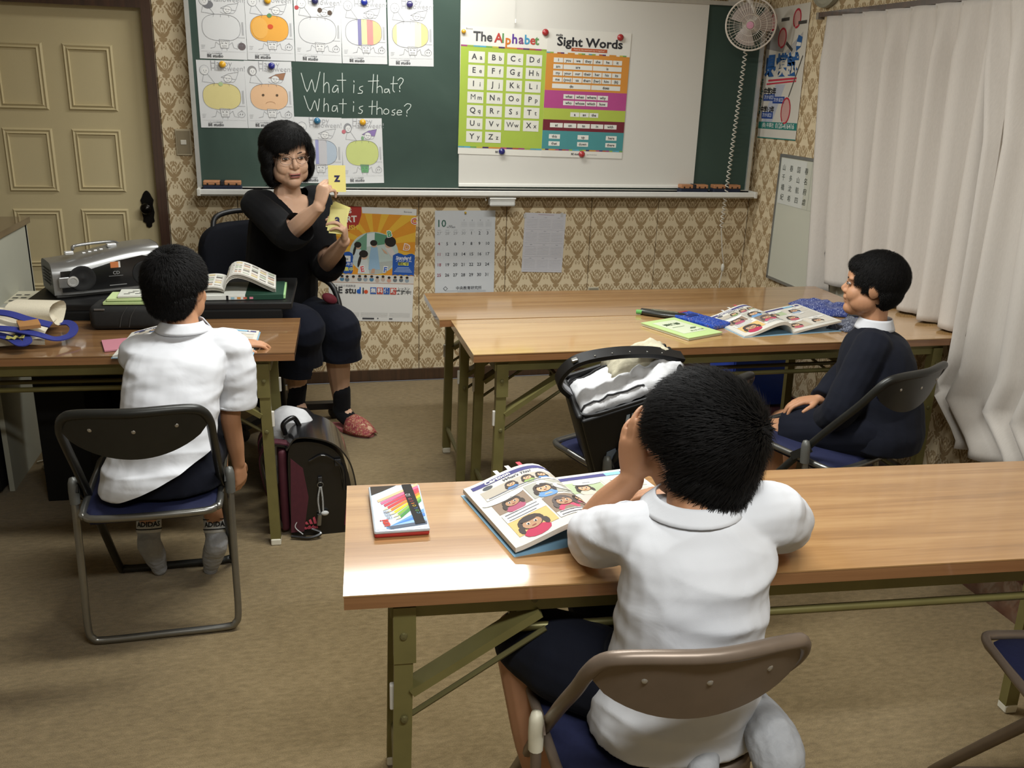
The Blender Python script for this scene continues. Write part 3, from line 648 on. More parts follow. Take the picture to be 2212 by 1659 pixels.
rowc('my your our their her his its'.split(), .085, .915, .665); rowc('me (you) us them (her) him (it)'.split(), .085, .915, .615); cell(.085, .55, .565, 'do'); cell(.558, .912, .565, 'does')
rowc('what when where why'.split(), .225, .775, .485); rowc('who whose which how'.split(), .225, .775, .435); rowc('a an the'.split(), .32, .67, .345); rowc('at on to in with'.split(), .08, .91, .256, .012)
for x, a, b in ((.08, 'this', 'that'), (.43, 'up', 'down'), (.78, 'here', 'there')): cell(x, x+.135, .165, a); cell(x, x+.135, .108, b)

# ------------------------------------------------------------------ lower wall: poster, calendar, year sheet, socket
e, p, w_, h_ = sheet('school_poster', 'orange and white English class poster hanging low on the wall beside the teacher', 'poster', (709.5, 692), (890, 695), (706, 443), WY-.002, '#DAD8D2')
zt = .415; p.rect(0, zt*h_, w_, (1-zt)*h_, '#D9922F', 0)
cxr, cyr = .52*w_, .68*h_
for k in range(12):
    a0, a1 = math.radians(k*30+6), math.radians(k*30+19); pts = [(cxr, cyr)]
    for a in (a0, a1):
        tt = min((w_-cxr if math.cos(a) > 0 else cxr)/max(1e-6, abs(math.cos(a))), (h_-cyr if math.sin(a) > 0 else cyr-zt*h_)/max(1e-6, abs(math.sin(a)))); pts.append((cxr+tt*math.cos(a), cyr+tt*math.sin(a)))
    p.poly(pts, '#E0B03C', 1)
p.poly([(0, h_), (.36*w_, h_), (.36*w_, .93*h_), (.33*w_, .85*h_), (.22*w_, .79*h_), (0, .77*h_)], '#A93A31', 1)
p.poly([(.36*w_, h_), (w_, h_), (w_, .945*h_), (.37*w_, .945*h_)], '#D9D8D3', 1)
p.text("LET'S", .17*w_, .955*h_, .030, '#E8E2D6', 2, bold=.001, rot=4); p.text('START', .16*w_, .885*h_, .044, '#E8E2D6', 2, bold=.0014, rot=4); p.text('ENGLISH!', .19*w_, .815*h_, .032, '#E2C04A', 2, bold=.001, rot=4); p.text('Benesse', .90*w_, .972*h_, .013, '#66686A', 2)
p.oval(.52*w_, .605*h_, .285*w_, .185*h_, '#B9C6C0', 1, 40)
p.poly([(.30*w_, .70*h_), (.43*w_, .78*h_), (.43*w_, .63*h_), (.27*w_, .62*h_)], '#6F9A80', 2); p.poly([(.52*w_, .785*h_), (.66*w_, .765*h_), (.72*w_, .70*h_), (.52*w_, .67*h_)], '#5C8E70', 2); p.poly([(.43*w_, .77*h_), (.52*w_, .785*h_), (.52*w_, .67*h_), (.43*w_, .66*h_)], '#D3DCDA', 2)
p.poly([(.40*w_, .45*h_), (.50*w_, .423*h_), (.66*w_, .435*h_), (.78*w_, .55*h_), (.50*w_, .52*h_)], '#AEB3AC', 2)
def kid(x, y, s, dress, ponytail=0):
    p.poly([(x-.055*s*w_, y-.13*s*h_), (x+.055*s*w_, y-.13*s*h_), (x+.035*s*w_, y-.03*s*h_), (x-.035*s*w_, y-.03*s*h_)], dress, 3)
    p.oval(x, y, .036*s*w_, .030*s*h_, '#C9A68C', 4, 16); p.oval(x-.004*w_, y+.010*s*h_, .042*s*w_, .026*s*h_, '#2B2622', 5, 16)
    if ponytail: p.oval(x-.04*s*w_, y-.04*s*h_, .014*s*w_, .045*s*h_, '#2B2622', 5, 12, rot=-12)
kid(.33*w_, .665*h_, 1.0, '#C4CFD0', 1); kid(.40*w_, .585*h_, 1.25, '#C9CFCC', 1); kid(.515*w_, .685*h_, 1.0, '#8FB0C9'); p.poly([(.455*w_, .46*h_), (.595*w_, .465*h_), (.555*w_, .66*h_), (.48*w_, .66*h_)], '#93B3CB', 3)
p.poly([(.485*w_, .43*h_), (.53*w_, .43*h_), (.535*w_, .47*h_), (.50*w_, .47*h_)], '#BE9A80', 3); p.poly([(.64*w_, .66*h_), (.72*w_, .665*h_), (.79*w_, .58*h_), (.79*w_, .52*h_), (.70*w_, .60*h_)], '#CFC8C2', 3); p.oval(.685*w_, .695*h_, .045*w_, .04*h_, '#C9A68C', 4, 16); p.oval(.705*w_, .712*h_, .068*w_, .045*h_, '#2A2522', 5, 18, rot=-20); p.poly([(.60*w_, .655*h_), (.66*w_, .625*h_), (.68*w_, .60*h_), (.64*w_, .61*h_)], '#C9A68C', 4)
for x in (0, .74):
    bump_ = [(x*w_, .425*h_)]+[((x+.26*k/8)*w_, (.425 if k % 2 else .418)*h_) for k in range(9)]+[((x+.26)*w_, .425*h_)]+[((x+.27+.006*(k % 2))*w_, (.43+.16*k/6)*h_) for k in range(7)]+[((x+.26-.26*k/8)*w_, (.60+.010*math.sin(k*1.3)+.008*math.sin(math.pi*k/8))*h_) for k in range(9)]
    p.poly([(min(w_, max(0, a)), b) for a, b in bump_], '#2A56A6', 3)
p.rect(.03*w_, .525*h_, .215*w_, .052*h_, '#E0DFDB', 4); p.text('BE studio', .137*w_, .550*h_, .019, '#3C3C3E', 5, bold=.0004); p.text('年少〜小学6年生', .13*w_, .503*h_, .018, '#D8DCE4', 4, bold=.0002); p.text('生徒募集中', .15*w_, .458*h_, .023, '#DBD76A', 4, bold=.0005)
p.text('Standard', .868*w_, .573*h_, .022, '#DCE0E8', 4, bold=.0006); p.text('プログラム', .868*w_, .549*h_, .017, '#DCE0E8', 4, bold=.0003); p.rect(.805*w_, .507*h_, .125*w_, .028*h_, '#D6D464', 4); p.text('開講中', .867*w_, .520*h_, .018, '#3C4A3A', 5, bold=.0003)
for k in range(4): p.line([((.80-.012*k)*w_, (.488-.0125*k)*h_), ((.935+.012*k)*w_, (.488-.0125*k)*h_)], .0026, '#AFC0DC', 4)
for ch, x, y, c, r in (('B', .69, .775, '#3C9A62', 8), ('D', .90, .665, '#D88A4A', -10), ('E', .385, .462, '#CC4A52', 12), ('F', .655, .462, '#3C62B0', -6), ('C', .975, .895, '#CC4A3C', 0)):
    p.text(ch, x*w_, y*h_, .044, '#E6E4DE', 5, bold=.0035, rot=r); p.text(ch, x*w_, y*h_, .040, c, 6, bold=.0009, rot=r)
p.rect(0, .345*h_, w_, .066*h_, '#CDCAC2', 1)
random.seed(3)
for k in range(13):
    x = (.07+.07*k+.012*random.random())*w_; y = (.368+.008*random.random())*h_; c = random.choice(['#B8A79A', '#8D9AA3', '#C99A86', '#6C7478', '#4E7C9A', '#D0C8BE'])
    p.oval(x, y, .026*w_, .018*h_, c, 2, 12); p.oval(x, y+.021*h_, .015*w_, .012*h_, '#C2A48C', 3, 10); p.oval(x, y+.027*h_, .018*w_, .011*h_, '#2E2926', 4, 10)
p.line([(0, .343*h_), (w_, .343*h_)], .0012, '#C97A4A', 2)
p.text('ベネッセの英語教室', .045*w_, .312*h_, .013, '#77767A', 2, 'LEFT'); p.text('BE stu', .045*w_, .272*h_, .047, '#39393B', 2, 'LEFT', .0013); p.text('d', .322*w_, .272*h_, .047, '#2B5FB4', 2, 'LEFT', .0013); p.oval(.347*w_, .265*h_, .020*w_, .0145*h_, '#2B5FB4', 3); p.text('i', .39*w_, .272*h_, .047, '#39393B', 2, 'LEFT', .0013); p.oval(.435*w_, .264*h_, .024*w_, .0172*h_, '#CF5531', 2)
for k, (ch, c) in enumerate(zip('無料体験', ('#3A5EA6', '#BC4A3E', '#3A5EA6', '#BC4A3E'))): p.rect((.485+.079*k)*w_, .245*h_, .073*w_, .060*h_, c, 2); p.text(ch, (.5215+.079*k)*w_, .275*h_, .027, '#E6E4DE', 4, bold=.0007)
p.text('レッスン', .885*w_, .298*h_, .016, '#4A4A4C', 2, bold=.0002); p.text('実施中!', .885*w_, .264*h_, .0245, '#39393B', 2, bold=.0006)
for x0, x1 in ((.10, .36), (.38, .70), (.72, .97)):
    for k in range(5): p.line([(x0*w_, (.076-.0085*k)*h_), (x1*w_, (.076-.0085*k)*h_)], .0007, '#AEACA8', 2)
p.rect(.40*w_, .016*h_, .14*w_, .015*h_, '#4A4A4C', 2); p.rect(.72*w_, .018*h_, .04*w_, .011*h_, '#5A5A5C', 2); p.oval(.585*w_, .026*h_, .008*w_, .006*h_, '#5A5A5C', 2)

e, p, w_, h_ = sheet('calendar', 'white October wall calendar with large date numbers', 'calendar', (939.5, 637), (1066.5, 634), (939, 455), WY-.003, '#CFD2D4')
p.text('10', .105*w_, .847*h_, .052, '#3F6657', 2, bold=.0006); p.text('2020', .255*w_, .822*h_, .010, INK, 2); p.text('OCTOBER', .265*w_, .805*h_, .010, INK, 2)
days = [27, 28, 29, 30, 1, 2, 3]+list(range(4, 32))
for i, dday in enumerate(days):
    r, c = divmod(i, 7); col = '#A9AAAC' if (i < 4) else ('#9A4A55' if c == 0 and r else '#55575A' if c == 6 else '#3C3E42')
    p.text(str(dday), (.068+.1345*c)*w_, (.735-.1245*r)*h_, .0225, col, 2, bold=.0003)
    p.line([((.105+.1345*c)*w_, (.75-.1245*r)*h_), ((.122+.1345*c)*w_, (.75-.1245*r)*h_)], .0008, '#9A9CA0', 2)
for k in range(7): p.line([((.04+.1345*k)*w_, .773*h_), ((.10+.1345*k)*w_, .773*h_)], .0012, '#9EA0A4', 2)
for k, t_ in enumerate(('7', '8', '9', '11')): p.text(t_, (.48+.135*k)*w_, .885*h_, .011, '#77797C', 2)
for k in range(4):
    for j in range(5): p.line([((.43+.135*k)*w_, (.865-.012*j)*h_), ((.53+.135*k)*w_, (.865-.012*j)*h_)], .0008, '#B9BCC0', 2)
p.text('中央教育研究所', .57*w_, .075*h_, .020, '#4A4C50', 2, bold=.0002); p.line([(.14*w_, .075*h_), (.175*w_, .10*h_), (.21*w_, .075*h_), (.175*w_, .05*h_)], .002, '#4A4C50', 2, closed=True)
for k in range(3): p.line([((.18+.2*(k > 0))*w_, (.045-.013*k)*h_), (.86*w_, (.045-.013*k)*h_)], .0009, '#8A8C90', 2)
pin = MB().lathe([(.005, 0), (.0035, .008), (.0055, .012), (0, .013)], 12, frame(P(1005, 459, Y=WY-.004), (1, 0, 0), (0, 0, 1), (0, -1, 0))).build('push_pin', mat('#C9A83C', .35, .3), None, 60); tagk(rebase(pin, P(1005, 459, Y=WY-.004)), 'small yellow pin at the top of the October calendar', 'pin')
e, p, w_, h_ = sheet('year_sheet', 'plain white sheet with a faint year calendar taped to the wall', 'paper', (1126, 587), (1213, 588.5), (1130, 459), WY-.002, '#CDCCD0')
for r in range(4):
    for c in range(3):
        x0, y0 = (.05+.315*c)*w_, (.74-.228*r)*h_; p.line([(x0+.12*w_, y0+.185*h_), (x0+.17*w_, y0+.185*h_)], .002, '#A4A5AC', 2)
        for j in range(6): p.line([(x0, y0+(.15-.026*j)*h_), (x0+.27*w_, y0+(.15-.026*j)*h_)], .0007, '#B7B8BE', 2)
    p.line([(.03*w_, (.725-.228*r)*h_), (.97*w_, (.725-.228*r)*h_)], .0006, '#B9B9C0', 2)
p.line([(.33*w_, .975*h_), (.70*w_, .975*h_)], .0022, '#B79AA4', 2)
for s, lab in ((0, 'left'), (1, 'right')):
    c = P(1134 if not s else 1214, 466 if not s else 464, Y=WY-.003); part(MB().box((c.x, c.y-.001, c.z), (.014, .0006, .022), RZ(0)), 'tape', mat('#C4C3C0', .4), e)
c = P(1281, 627, Y=WY); so = MB().box((c.x, WY-.004, c.z-.012), (.062, .008, .062), r=.003).build('wall_socket', mat('#B9B09A', .5)); tagk(rebase(so, (c.x, WY, c.z)), 'beige wall socket low on the papered wall', 'socket'); part(MB().box((c.x, WY-.009, c.z-.012), (.05, .003, .05)), 'plate', mat('#8F8873', .5), so)

# under-tray hook rail and white holder
c = P(1043, 423, Y=WY-.06); e = empty('hook_rail', c, 'thin white hook rail under the chalk tray', 'hook rail')
a, b = P(996, 422, Y=WY-.08), P(1050, 424, Y=WY-.08); z0 = .985
part(MB().box(((a.x+b.x)/2, WY-.08, z0), (b.x-a.x, .012, .006)), 'rail', M_WHITEMETAL, e)
for q in (a.x+.003, b.x-.003): part(MB().tube(smooth_path([(q, WY-.08, z0), (q, WY-.086, z0-.012), (q, WY-.096, z0-.016), (q, WY-.102, z0-.008)], 3), .0022, 6), 'hook', M_WHITEMETAL, e)
a, b = P(1057, 421, Y=WY-.1), P(1112, 421, Y=WY-.1); zb = P(1085, 445, Y=WY-.1).z
o = MB().box(((a.x+b.x)/2, WY-.095, (.988+zb)/2), (b.x-a.x, .055, .988-zb), r=.008).build('chalk_box', mat('#CFCFC9', .4)); rebase(o, ((a.x+b.x)/2, WY-.07, .988)); tagk(o, 'small white drawer box fixed under the chalk tray', 'box')
part(MB().box(((a.x+b.x)/2, WY-.124, .984), (b.x-a.x+.004, .006, .008), r=.002), 'lid_rim', M_WHITEMETAL, o)

# erasers on the tray
def eraser(cx, label, L=.178):
    z = 1.0075; e = empty('eraser', (cx, WY-.085, z), label, 'eraser', 'chalkboard erasers on the tray')
    part(MB().box((cx, WY-.085, z+.016), (L, .052, .032), r=.007, seg=3), 'felt', mat('#1B2236', .9, var=.2, scale=90, bump=.3), e)
    for s in (-1, 1):
        b = part(MB().box((cx+s*(L*.27), WY-.085, z+.042), (L*.43, .050, .020), r=.004), 'wood_back', mat('#B07A52', .5, var=.12, scale=30), e)
        for q in (-.4, .4): part(MB().ell((cx+s*L*.27+q*L*.25, WY-.111, z+.038), (.0045, .002, .0045), None, 8, 6), 'rivet', mat('#2A221C', .4, .5), b)
    part(MB().box((cx, WY-.085, z+.042), (L*.10, .052, .022), r=.003), 'strap', mat('#1A1A1E', .7), e)
eraser(P(480, 388, Y=WY-.085).x, 'orange and navy board eraser at the left end of the tray')
eraser(P(1497, 403, Y=WY-.085).x, 'orange and navy board eraser at the right end, nearer the screen', .160); eraser(P(1567, 404, Y=WY-.085).x, 'orange and navy board eraser at the far right end of the tray', .160)

# ------------------------------------------------------------------ wall fan with coiled cord
fc = P(1622, 53, Y=4.46); nrm = Vector((-.50, -.85, -.14)).normalized(); fx = Vector((0, 0, 1)).cross(nrm).normalized(); fy = nrm.cross(fx); FM = frame(fc, fx, fy, nrm)
M_FANW = mat('#D8CFC2', .45, var=.03); R_ = .121
e = empty('wall_fan', (fc.x, WY, fc.z), 'small white caged fan mounted above the end of the chalkboard', 'fan')
part(MB().tube([(R_*math.cos(a), R_*math.sin(a), 0) for a in [2*math.pi*k/40 for k in range(40)]], .0045, 8, True, FM), 'cage_rim', M_FANW, e, 60)
cg = MB()
for k in range(44):
    a = 2*math.pi*k/44; c_, s_ = math.cos(a), math.sin(a); cg.tube([(c_*r, s_*r, z) for r, z in ((.02, .040), (.06, .036), (.10, .022), (R_, 0))], .0009, 3, False, FM, False); cg.tube([(c_*r, s_*r, z) for r, z in ((.03, -.045), (.09, -.035), (R_, 0))], .0009, 3, False, FM, False)
for r, z in ((.022, .040), (.05, .037), (.08, .030), (.105, .018)): cg.tube([(r*math.cos(a), r*math.sin(a), z) for a in [2*math.pi*k/28 for k in range(28)]], .0009, 3, True, FM)
tagk(part(cg, 'cage_wires', M_FANW, e), kind='stuff')
for k in range(3):
    def bl(u, v, k=k):
        r = .018+u*.082; a = 2*math.pi*k/3+(v-.5)*1.5*(1-.25*u)+.25*u; return tuple(FM @ Vector((r*math.cos(a), r*math.sin(a), (v-.5)*.03-.004)))
    part(MB().grid(bl, 6, 8, .0015), 'blade', mat('#A79A92', .4, var=.03), e, 60)
part(MB().lathe([(.024, -.03), (.024, .012), (.017, .02), (0, .023)], 18, FM), 'hub', mat('#C4BAAF', .45), e, 50); part(MB().lathe([(.018, .040), (.017, .044), (0, .046)], 16, FM), 'badge', mat('#C98FA2', .5), e)
part(MB().lathe([(.034, -.11), (.045, -.10), (.048, -.05), (.038, -.03), (0, -.028)], 20, FM), 'motor', M_FANW, e, 50)
part(MB().tube(smooth_path([FM @ Vector((0, 0, -.09)), FM @ Vector((0, .06, -.10)), (fc.x+.02, WY-.10, fc.z+.15), (fc.x+.01, WY-.004, fc.z+.16)], 5), .012, 8), 'arm', M_FANW, e, 60)
part(MB().box((fc.x+.01, WY-.01, fc.z+.16), (.07, .02, .11), r=.006), 'wall_plate', M_FANW, e)
part(MB().bar((fc.x-.10, WY-.05, fc.z+.13), (fc.x-.01, WY-.06, fc.z+.14), .012, .012), 'lever', M_FANW, e)
a, b = P(1611, 108, Y=4.55), P(1558, 492, Y=4.60); coil = []; nturn = 38
for k in range(nturn*8+1):
    t_ = k/(nturn*8); q = a.lerp(b, t_); an = 2*math.pi*nturn*t_; coil.append(q+Vector((math.cos(an)*.0095, math.sin(an)*.0095, 0)))
part(MB().tube(coil, .0028, 5), 'coiled_cord', mat('#D6D0C2', .5), e, 60)
st = [b, P(1560, 545, Y=4.62), P(1563, 568, Y=4.63)]; part(MB().tube(st, .0026, 6), 'cord', mat('#D6D0C2', .5), e)
pc = P(1561, 578, Y=4.63); part(MB().lathe([(.004, -.02), (.009, -.014), (.010, .010), (.005, .022)], 10, T(pc)), 'cord_switch', mat('#DCD8CC', .45), e, 50)
part(MB().tube([pc-Vector((0, 0, .018)), P(1554, 612, Y=4.64), P(1548, 700, Y=4.66)], .0026, 6), 'cord', mat('#D6D0C2', .5), e)
# clock, only its foot in view
cc = P(1786, -20, X=SX-.02); CM = frame((SX, cc.y, cc.z+.055), (0, -1, 0), (0, 0, 1), (-1, 0, 0))
e = empty('wall_clock', None, 'round pale wall clock cut off at the top edge above the curtain', 'clock', M=CM)
MB().lathe([(.125, 0), (.13, .01), (.128, .03), (.118, .036), (.112, .028), (0, .026)], 32).build('case', mat('#9D9A88', .4), e, 40); MB().lathe([(.111, .0265), (0, .0268)], 32).build('dial', mat('#C9C4B2', .5), e)
for a, L_ in ((50, .055), (170, .085)): MB().bar((0, 0, .029), (L_*math.sin(math.radians(a)), L_*math.cos(math.radians(a)), .029), .004, .001).build('hand', mat('#222', .5) if 0 else mat('#222222', .5), e)

# ------------------------------------------------------------------ right wall: exam poster, whiteboard
def side_sheet(name, label, cat, bl, br, tl, X, col, th=.0006):
    a, b, c = P(*bl, X=X), P(*br, X=X), P(*tl, X=X); x = b-a; w = x.length; x.normalize(); n = Vector((-1, 0, 0)); y = n.cross(x); h = (c-a).dot(y); M = frame(a, x, y, n)
    e = empty(name, None, label, cat, M=M); MB().box((w/2, h/2, -th/2+.0002), (w, h, th)).build('sheet', paper(col), e); return e, Print(e, M), w, h
e, p, w_, h_ = side_sheet('exam_poster', 'tall poster with big blue characters and red marks beside the fan', 'poster', (1636, 297), (1718, 304), (1668, 20), SX-.004, '#CFC9BC')
p.text('県模試', .45*w_, .555*h_, .112, '#2F5B92', 3, bold=.005); p.poly([(.78*w_, .66*h_), (.88*w_, .69*h_), (.90*w_, .76*h_), (.80*w_, .78*h_), (.76*w_, .72*h_)], '#2F5B92', 2); p.poly([(.77*w_, .70*h_), (.88*w_, .695*h_), (.885*w_, .72*h_), (.775*w_, .73*h_)], '#D8D6CE', 3)
p.line([(.16*w_, .452*h_), (.85*w_, .462*h_)], .010, '#BE3A48', 2); p.line([(.12*w_, .425*h_), (.85*w_, .442*h_)], .008, '#BE3A48', 2)
p.poly([(0, .70*h_), (.45*w_, .66*h_), (.5*w_, .72*h_), (.2*w_, .90*h_), (0, .92*h_)], '#93908C', 0); p.poly([(.5*w_, .66*h_), (.9*w_, .80*h_), (.9*w_, .72*h_), (.7*w_, .64*h_)], '#AFABA6', 0); p.poly([(.35*w_, .42*h_), (.60*w_, .42*h_), (.35*w_, .12*h_), (.08*w_, .12*h_)], '#B3B5BE', 0)
for cx_, cy_, rx_, ry_ in ((.72, .90, .085, .065), (.40, .77, .095, .07), (.12, .90, .085, .06), (.68, .22, .11, .095)): p.oval(cx_*w_, cy_*h_, rx_*w_*.85, ry_*h_*.9, '#C79A92', 1); p.ring(cx_*w_, cy_*h_, rx_*w_, ry_*h_, .009, '#B5323F', 2, 24, -100, 235)
for cx_, cy_, r_ in ((.43, .905, -14), (.86, .865, -12), (.60, .70, -52)): p.rect((cx_-.10)*w_, (cy_-.011)*h_, .20*w_, .024*h_, '#4A4742', 2) if r_ > -20 else p.line([((cx_-.07)*w_, (cy_+.025)*h_), ((cx_+.07)*w_, (cy_-.025)*h_)], .016, '#4A4742', 2)
p.text('中学3年', .22*w_, .365*h_, .038, '#2C2A28', 2, bold=.0014); p.text('中学1·2年', .20*w_, .225*h_, .034, '#2C2A28', 2, bold=.0014)
for x0, y0, ww in ((.06, .295, .30), (.32, .275, .30), (.06, .155, .30)): p.rect(x0*w_, y0*h_, ww*w_, .052*h_, '#2B4688', 1); p.text('7/19 8/23', (x0+ww/2)*w_, (y0+.026)*h_, .026, '#CDD0DA', 2, bold=.0004)
p.text('study force', .0, .33*h_, .040, '#3F6E66', 2, rot=-90, bold=.0006); p.line([(.95*w_, .62*h_), (.72*w_, .33*h_)], .008, '#55524C', 2)
p.rect(0, .075*h_, w_, .055*h_, '#2F7A70', 1); p.text('(株) 中萬社', .26*w_, .102*h_, .026, '#D6DAD2', 2, bold=.0003); p.text('0120-416416', .70*w_, .102*h_, .036, '#D6DAD2', 2, bold=.0006); p.rect(0, 0, w_, .008*h_, '#2F7A70', 1)
# whiteboard
a, b = P(1686, 335, X=SX-.02), P(1658, 598, X=SX-.02); Y0 = a.y; z1, z0 = a.z, b.z; Y1 = 3.55
WM = frame((SX, Y0, z0), (0, -1, 0), (0, 0, 1), (-1, 0, 0)); w_, h_ = Y0-Y1, z1-z0
e = empty('whiteboard', None, 'small framed whiteboard with handwritten characters, half behind the curtain', 'whiteboard', M=WM)
MB().box((w_/2, h_/2, .008), (w_, h_, .012)).build('panel', mat('#C8C8B8', .3, spec=.5, var=.02, scale=3), e)
f = MB(); 
for x in (0, w_): f.box((x, h_/2, .009), (.012, h_+.012, .018))
for y in (0, h_): f.box((w_/2, y, .009), (w_, .014, .018))
f.build('frame', mat('#8A8A86', .4, .5), e)
p = Print(e, WM @ T(0, 0, .0142)); p.rect(.012, .62*h_, .30*w_, .36*h_, '#CFD0C8', 0)
for j, row in enumerate(('山春国春', '千多山名', '橋沈航府', '紀希四虐')):
    for k, ch in enumerate(row): p.text(ch, (.055+.088*k+.004*j)*w_, (.905-.078*j)*h_, .034, '#4C5048', 2)
p.line([(.375*w_, .99*h_), (.375*w_, .62*h_)], .0015, '#A9AAA2', 2); p.line([(.02, .62*h_), (.9*w_, .62*h_)], .001, '#B9BAB0', 2)
for k in range(3): p.line([((.50+.03*k)*w_, .33*h_), ((.515+.03*k)*w_, .34*h_)], .012, '#9EAAA4', 2)
for i, (px, py) in enumerate(((1762, 477), (1761, 492))):
    c = P(px, py, X=SX-.02); o = MB().lathe([(.013, 0), (.013, .006), (.009, .011), (0, .012)], 16, frame((0, 0, 0), (0, -1, 0), (0, 0, 1), (-1, 0, 0))).build('magnet', mat('#D8D6CC', .3), None, 60); o.location = c+Vector((.004, 0, 0)); tagk(o, ['upper', 'lower'][i]+' white magnet on the whiteboard at the curtain edge', 'magnet', 'round board magnets')

# ------------------------------------------------------------------ curtains and rail
M_CURT = NT('curtain_cloth'); _v = M_CURT.coords('Object', scale=(1, 420, 60)); _n = M_CURT.noise(_v, 1, 2); M_CURT.color(M_CURT.mix(_n, '#BEB7AE', '#CBC4BB')); M_CURT.set(.9, spec=.15, sheen=.2); M_CURT.bump(_n, .15, .0008); M_CURT = M_CURT.m
rz_ = 1.885
e = empty('curtain_rail', (SX-.05, 4.12, rz_), 'dark brown curtain rail above the white curtains', 'curtain rail')
part(MB().box((SX-.045, (4.125+.4)/2, rz_), (.03, 3.725, .022)), 'rail', M_DARKWOOD, e)
for y in (4.05, 3.2, 2.3): part(MB().box((SX-.016, y, rz_+.006), (.032, .03, .012)), 'bracket', M_DARKWOOD, e)
part(MB().box((SX-.045, 4.115, rz_-.004), (.034, .02, .03)), 'end_stop', mat('#8D8577', .5), e)
def curtain(label, y0fn, y1, zb_fn, xbase, phase, pleats, nrow=46):
    """y0fn(t): far edge at height fraction t (0 top .. 1 bottom)"""
    ztop = rz_-.012
    def fn(u, v):
        y0 = y0fn(v); y = y0+(y1-y0)*u; zb = zb_fn(y, u); z = ztop+(zb-ztop)*v
        ph = u*pleats*2*math.pi+phase; k = min(1, v/.16); s = math.sin(ph+.5*math.sin(2.1*v+u*9)); sharp = math.copysign(abs(s)**.7, s)
        pinch = max(0, 1-v/.10)*max(0, math.cos(ph))**10*.016
        amp = .010+.024*k+.010*v*math.sin(u*17+1)
        x = xbase-amp*sharp-pinch-.012*v*math.sin(u*5+2*v)
        return (min(x, SX-.006), y+.010*k*math.cos(ph*.5+3*v), z+.004*math.sin(ph)*(v > .98))
    o = MB().grid(fn, pleats*14, nrow, .0012).build('curtain', M_CURT, None, 180); rebase(o, (xbase, (y0fn(0)+y1)/2, ztop)); return tagk(o, label, 'curtain', 'white pleated curtains')
curtain('white pleated curtain at the far end, its hem resting on the table', lambda t: P(1786, 48, X=SX-.07).y*(1-t)+P(1759, 600, X=SX-.07).y*t, 2.78, lambda y, u: .7085 if y < 3.72 else .655, SX-.062, .6, 8)
edge = [P(2140, -30, X=2.33), P(2128, 300, X=2.33), P(2082, 590, X=2.33), P(2050, 780, X=2.33), P(2018, 842, X=2.33), P(2072, 945, X=2.33)]
def y0b(t):
    z = (rz_-.012)+(.31-(rz_-.012))*t
    for a, b in zip(edge, edge[1:]):
        if a.z >= z >= b.z: return a.y+(b.y-a.y)*(a.z-z)/max(1e-6, a.z-b.z)
    return edge[0].y if z > edge[0].z else edge[-1].y
curtain('white pleated curtain nearer the camera, hanging down past the table end', y0b, 1.55, lambda y, u: .31+.06*max(0, u-.1), SX-.085, 2.2, 9)
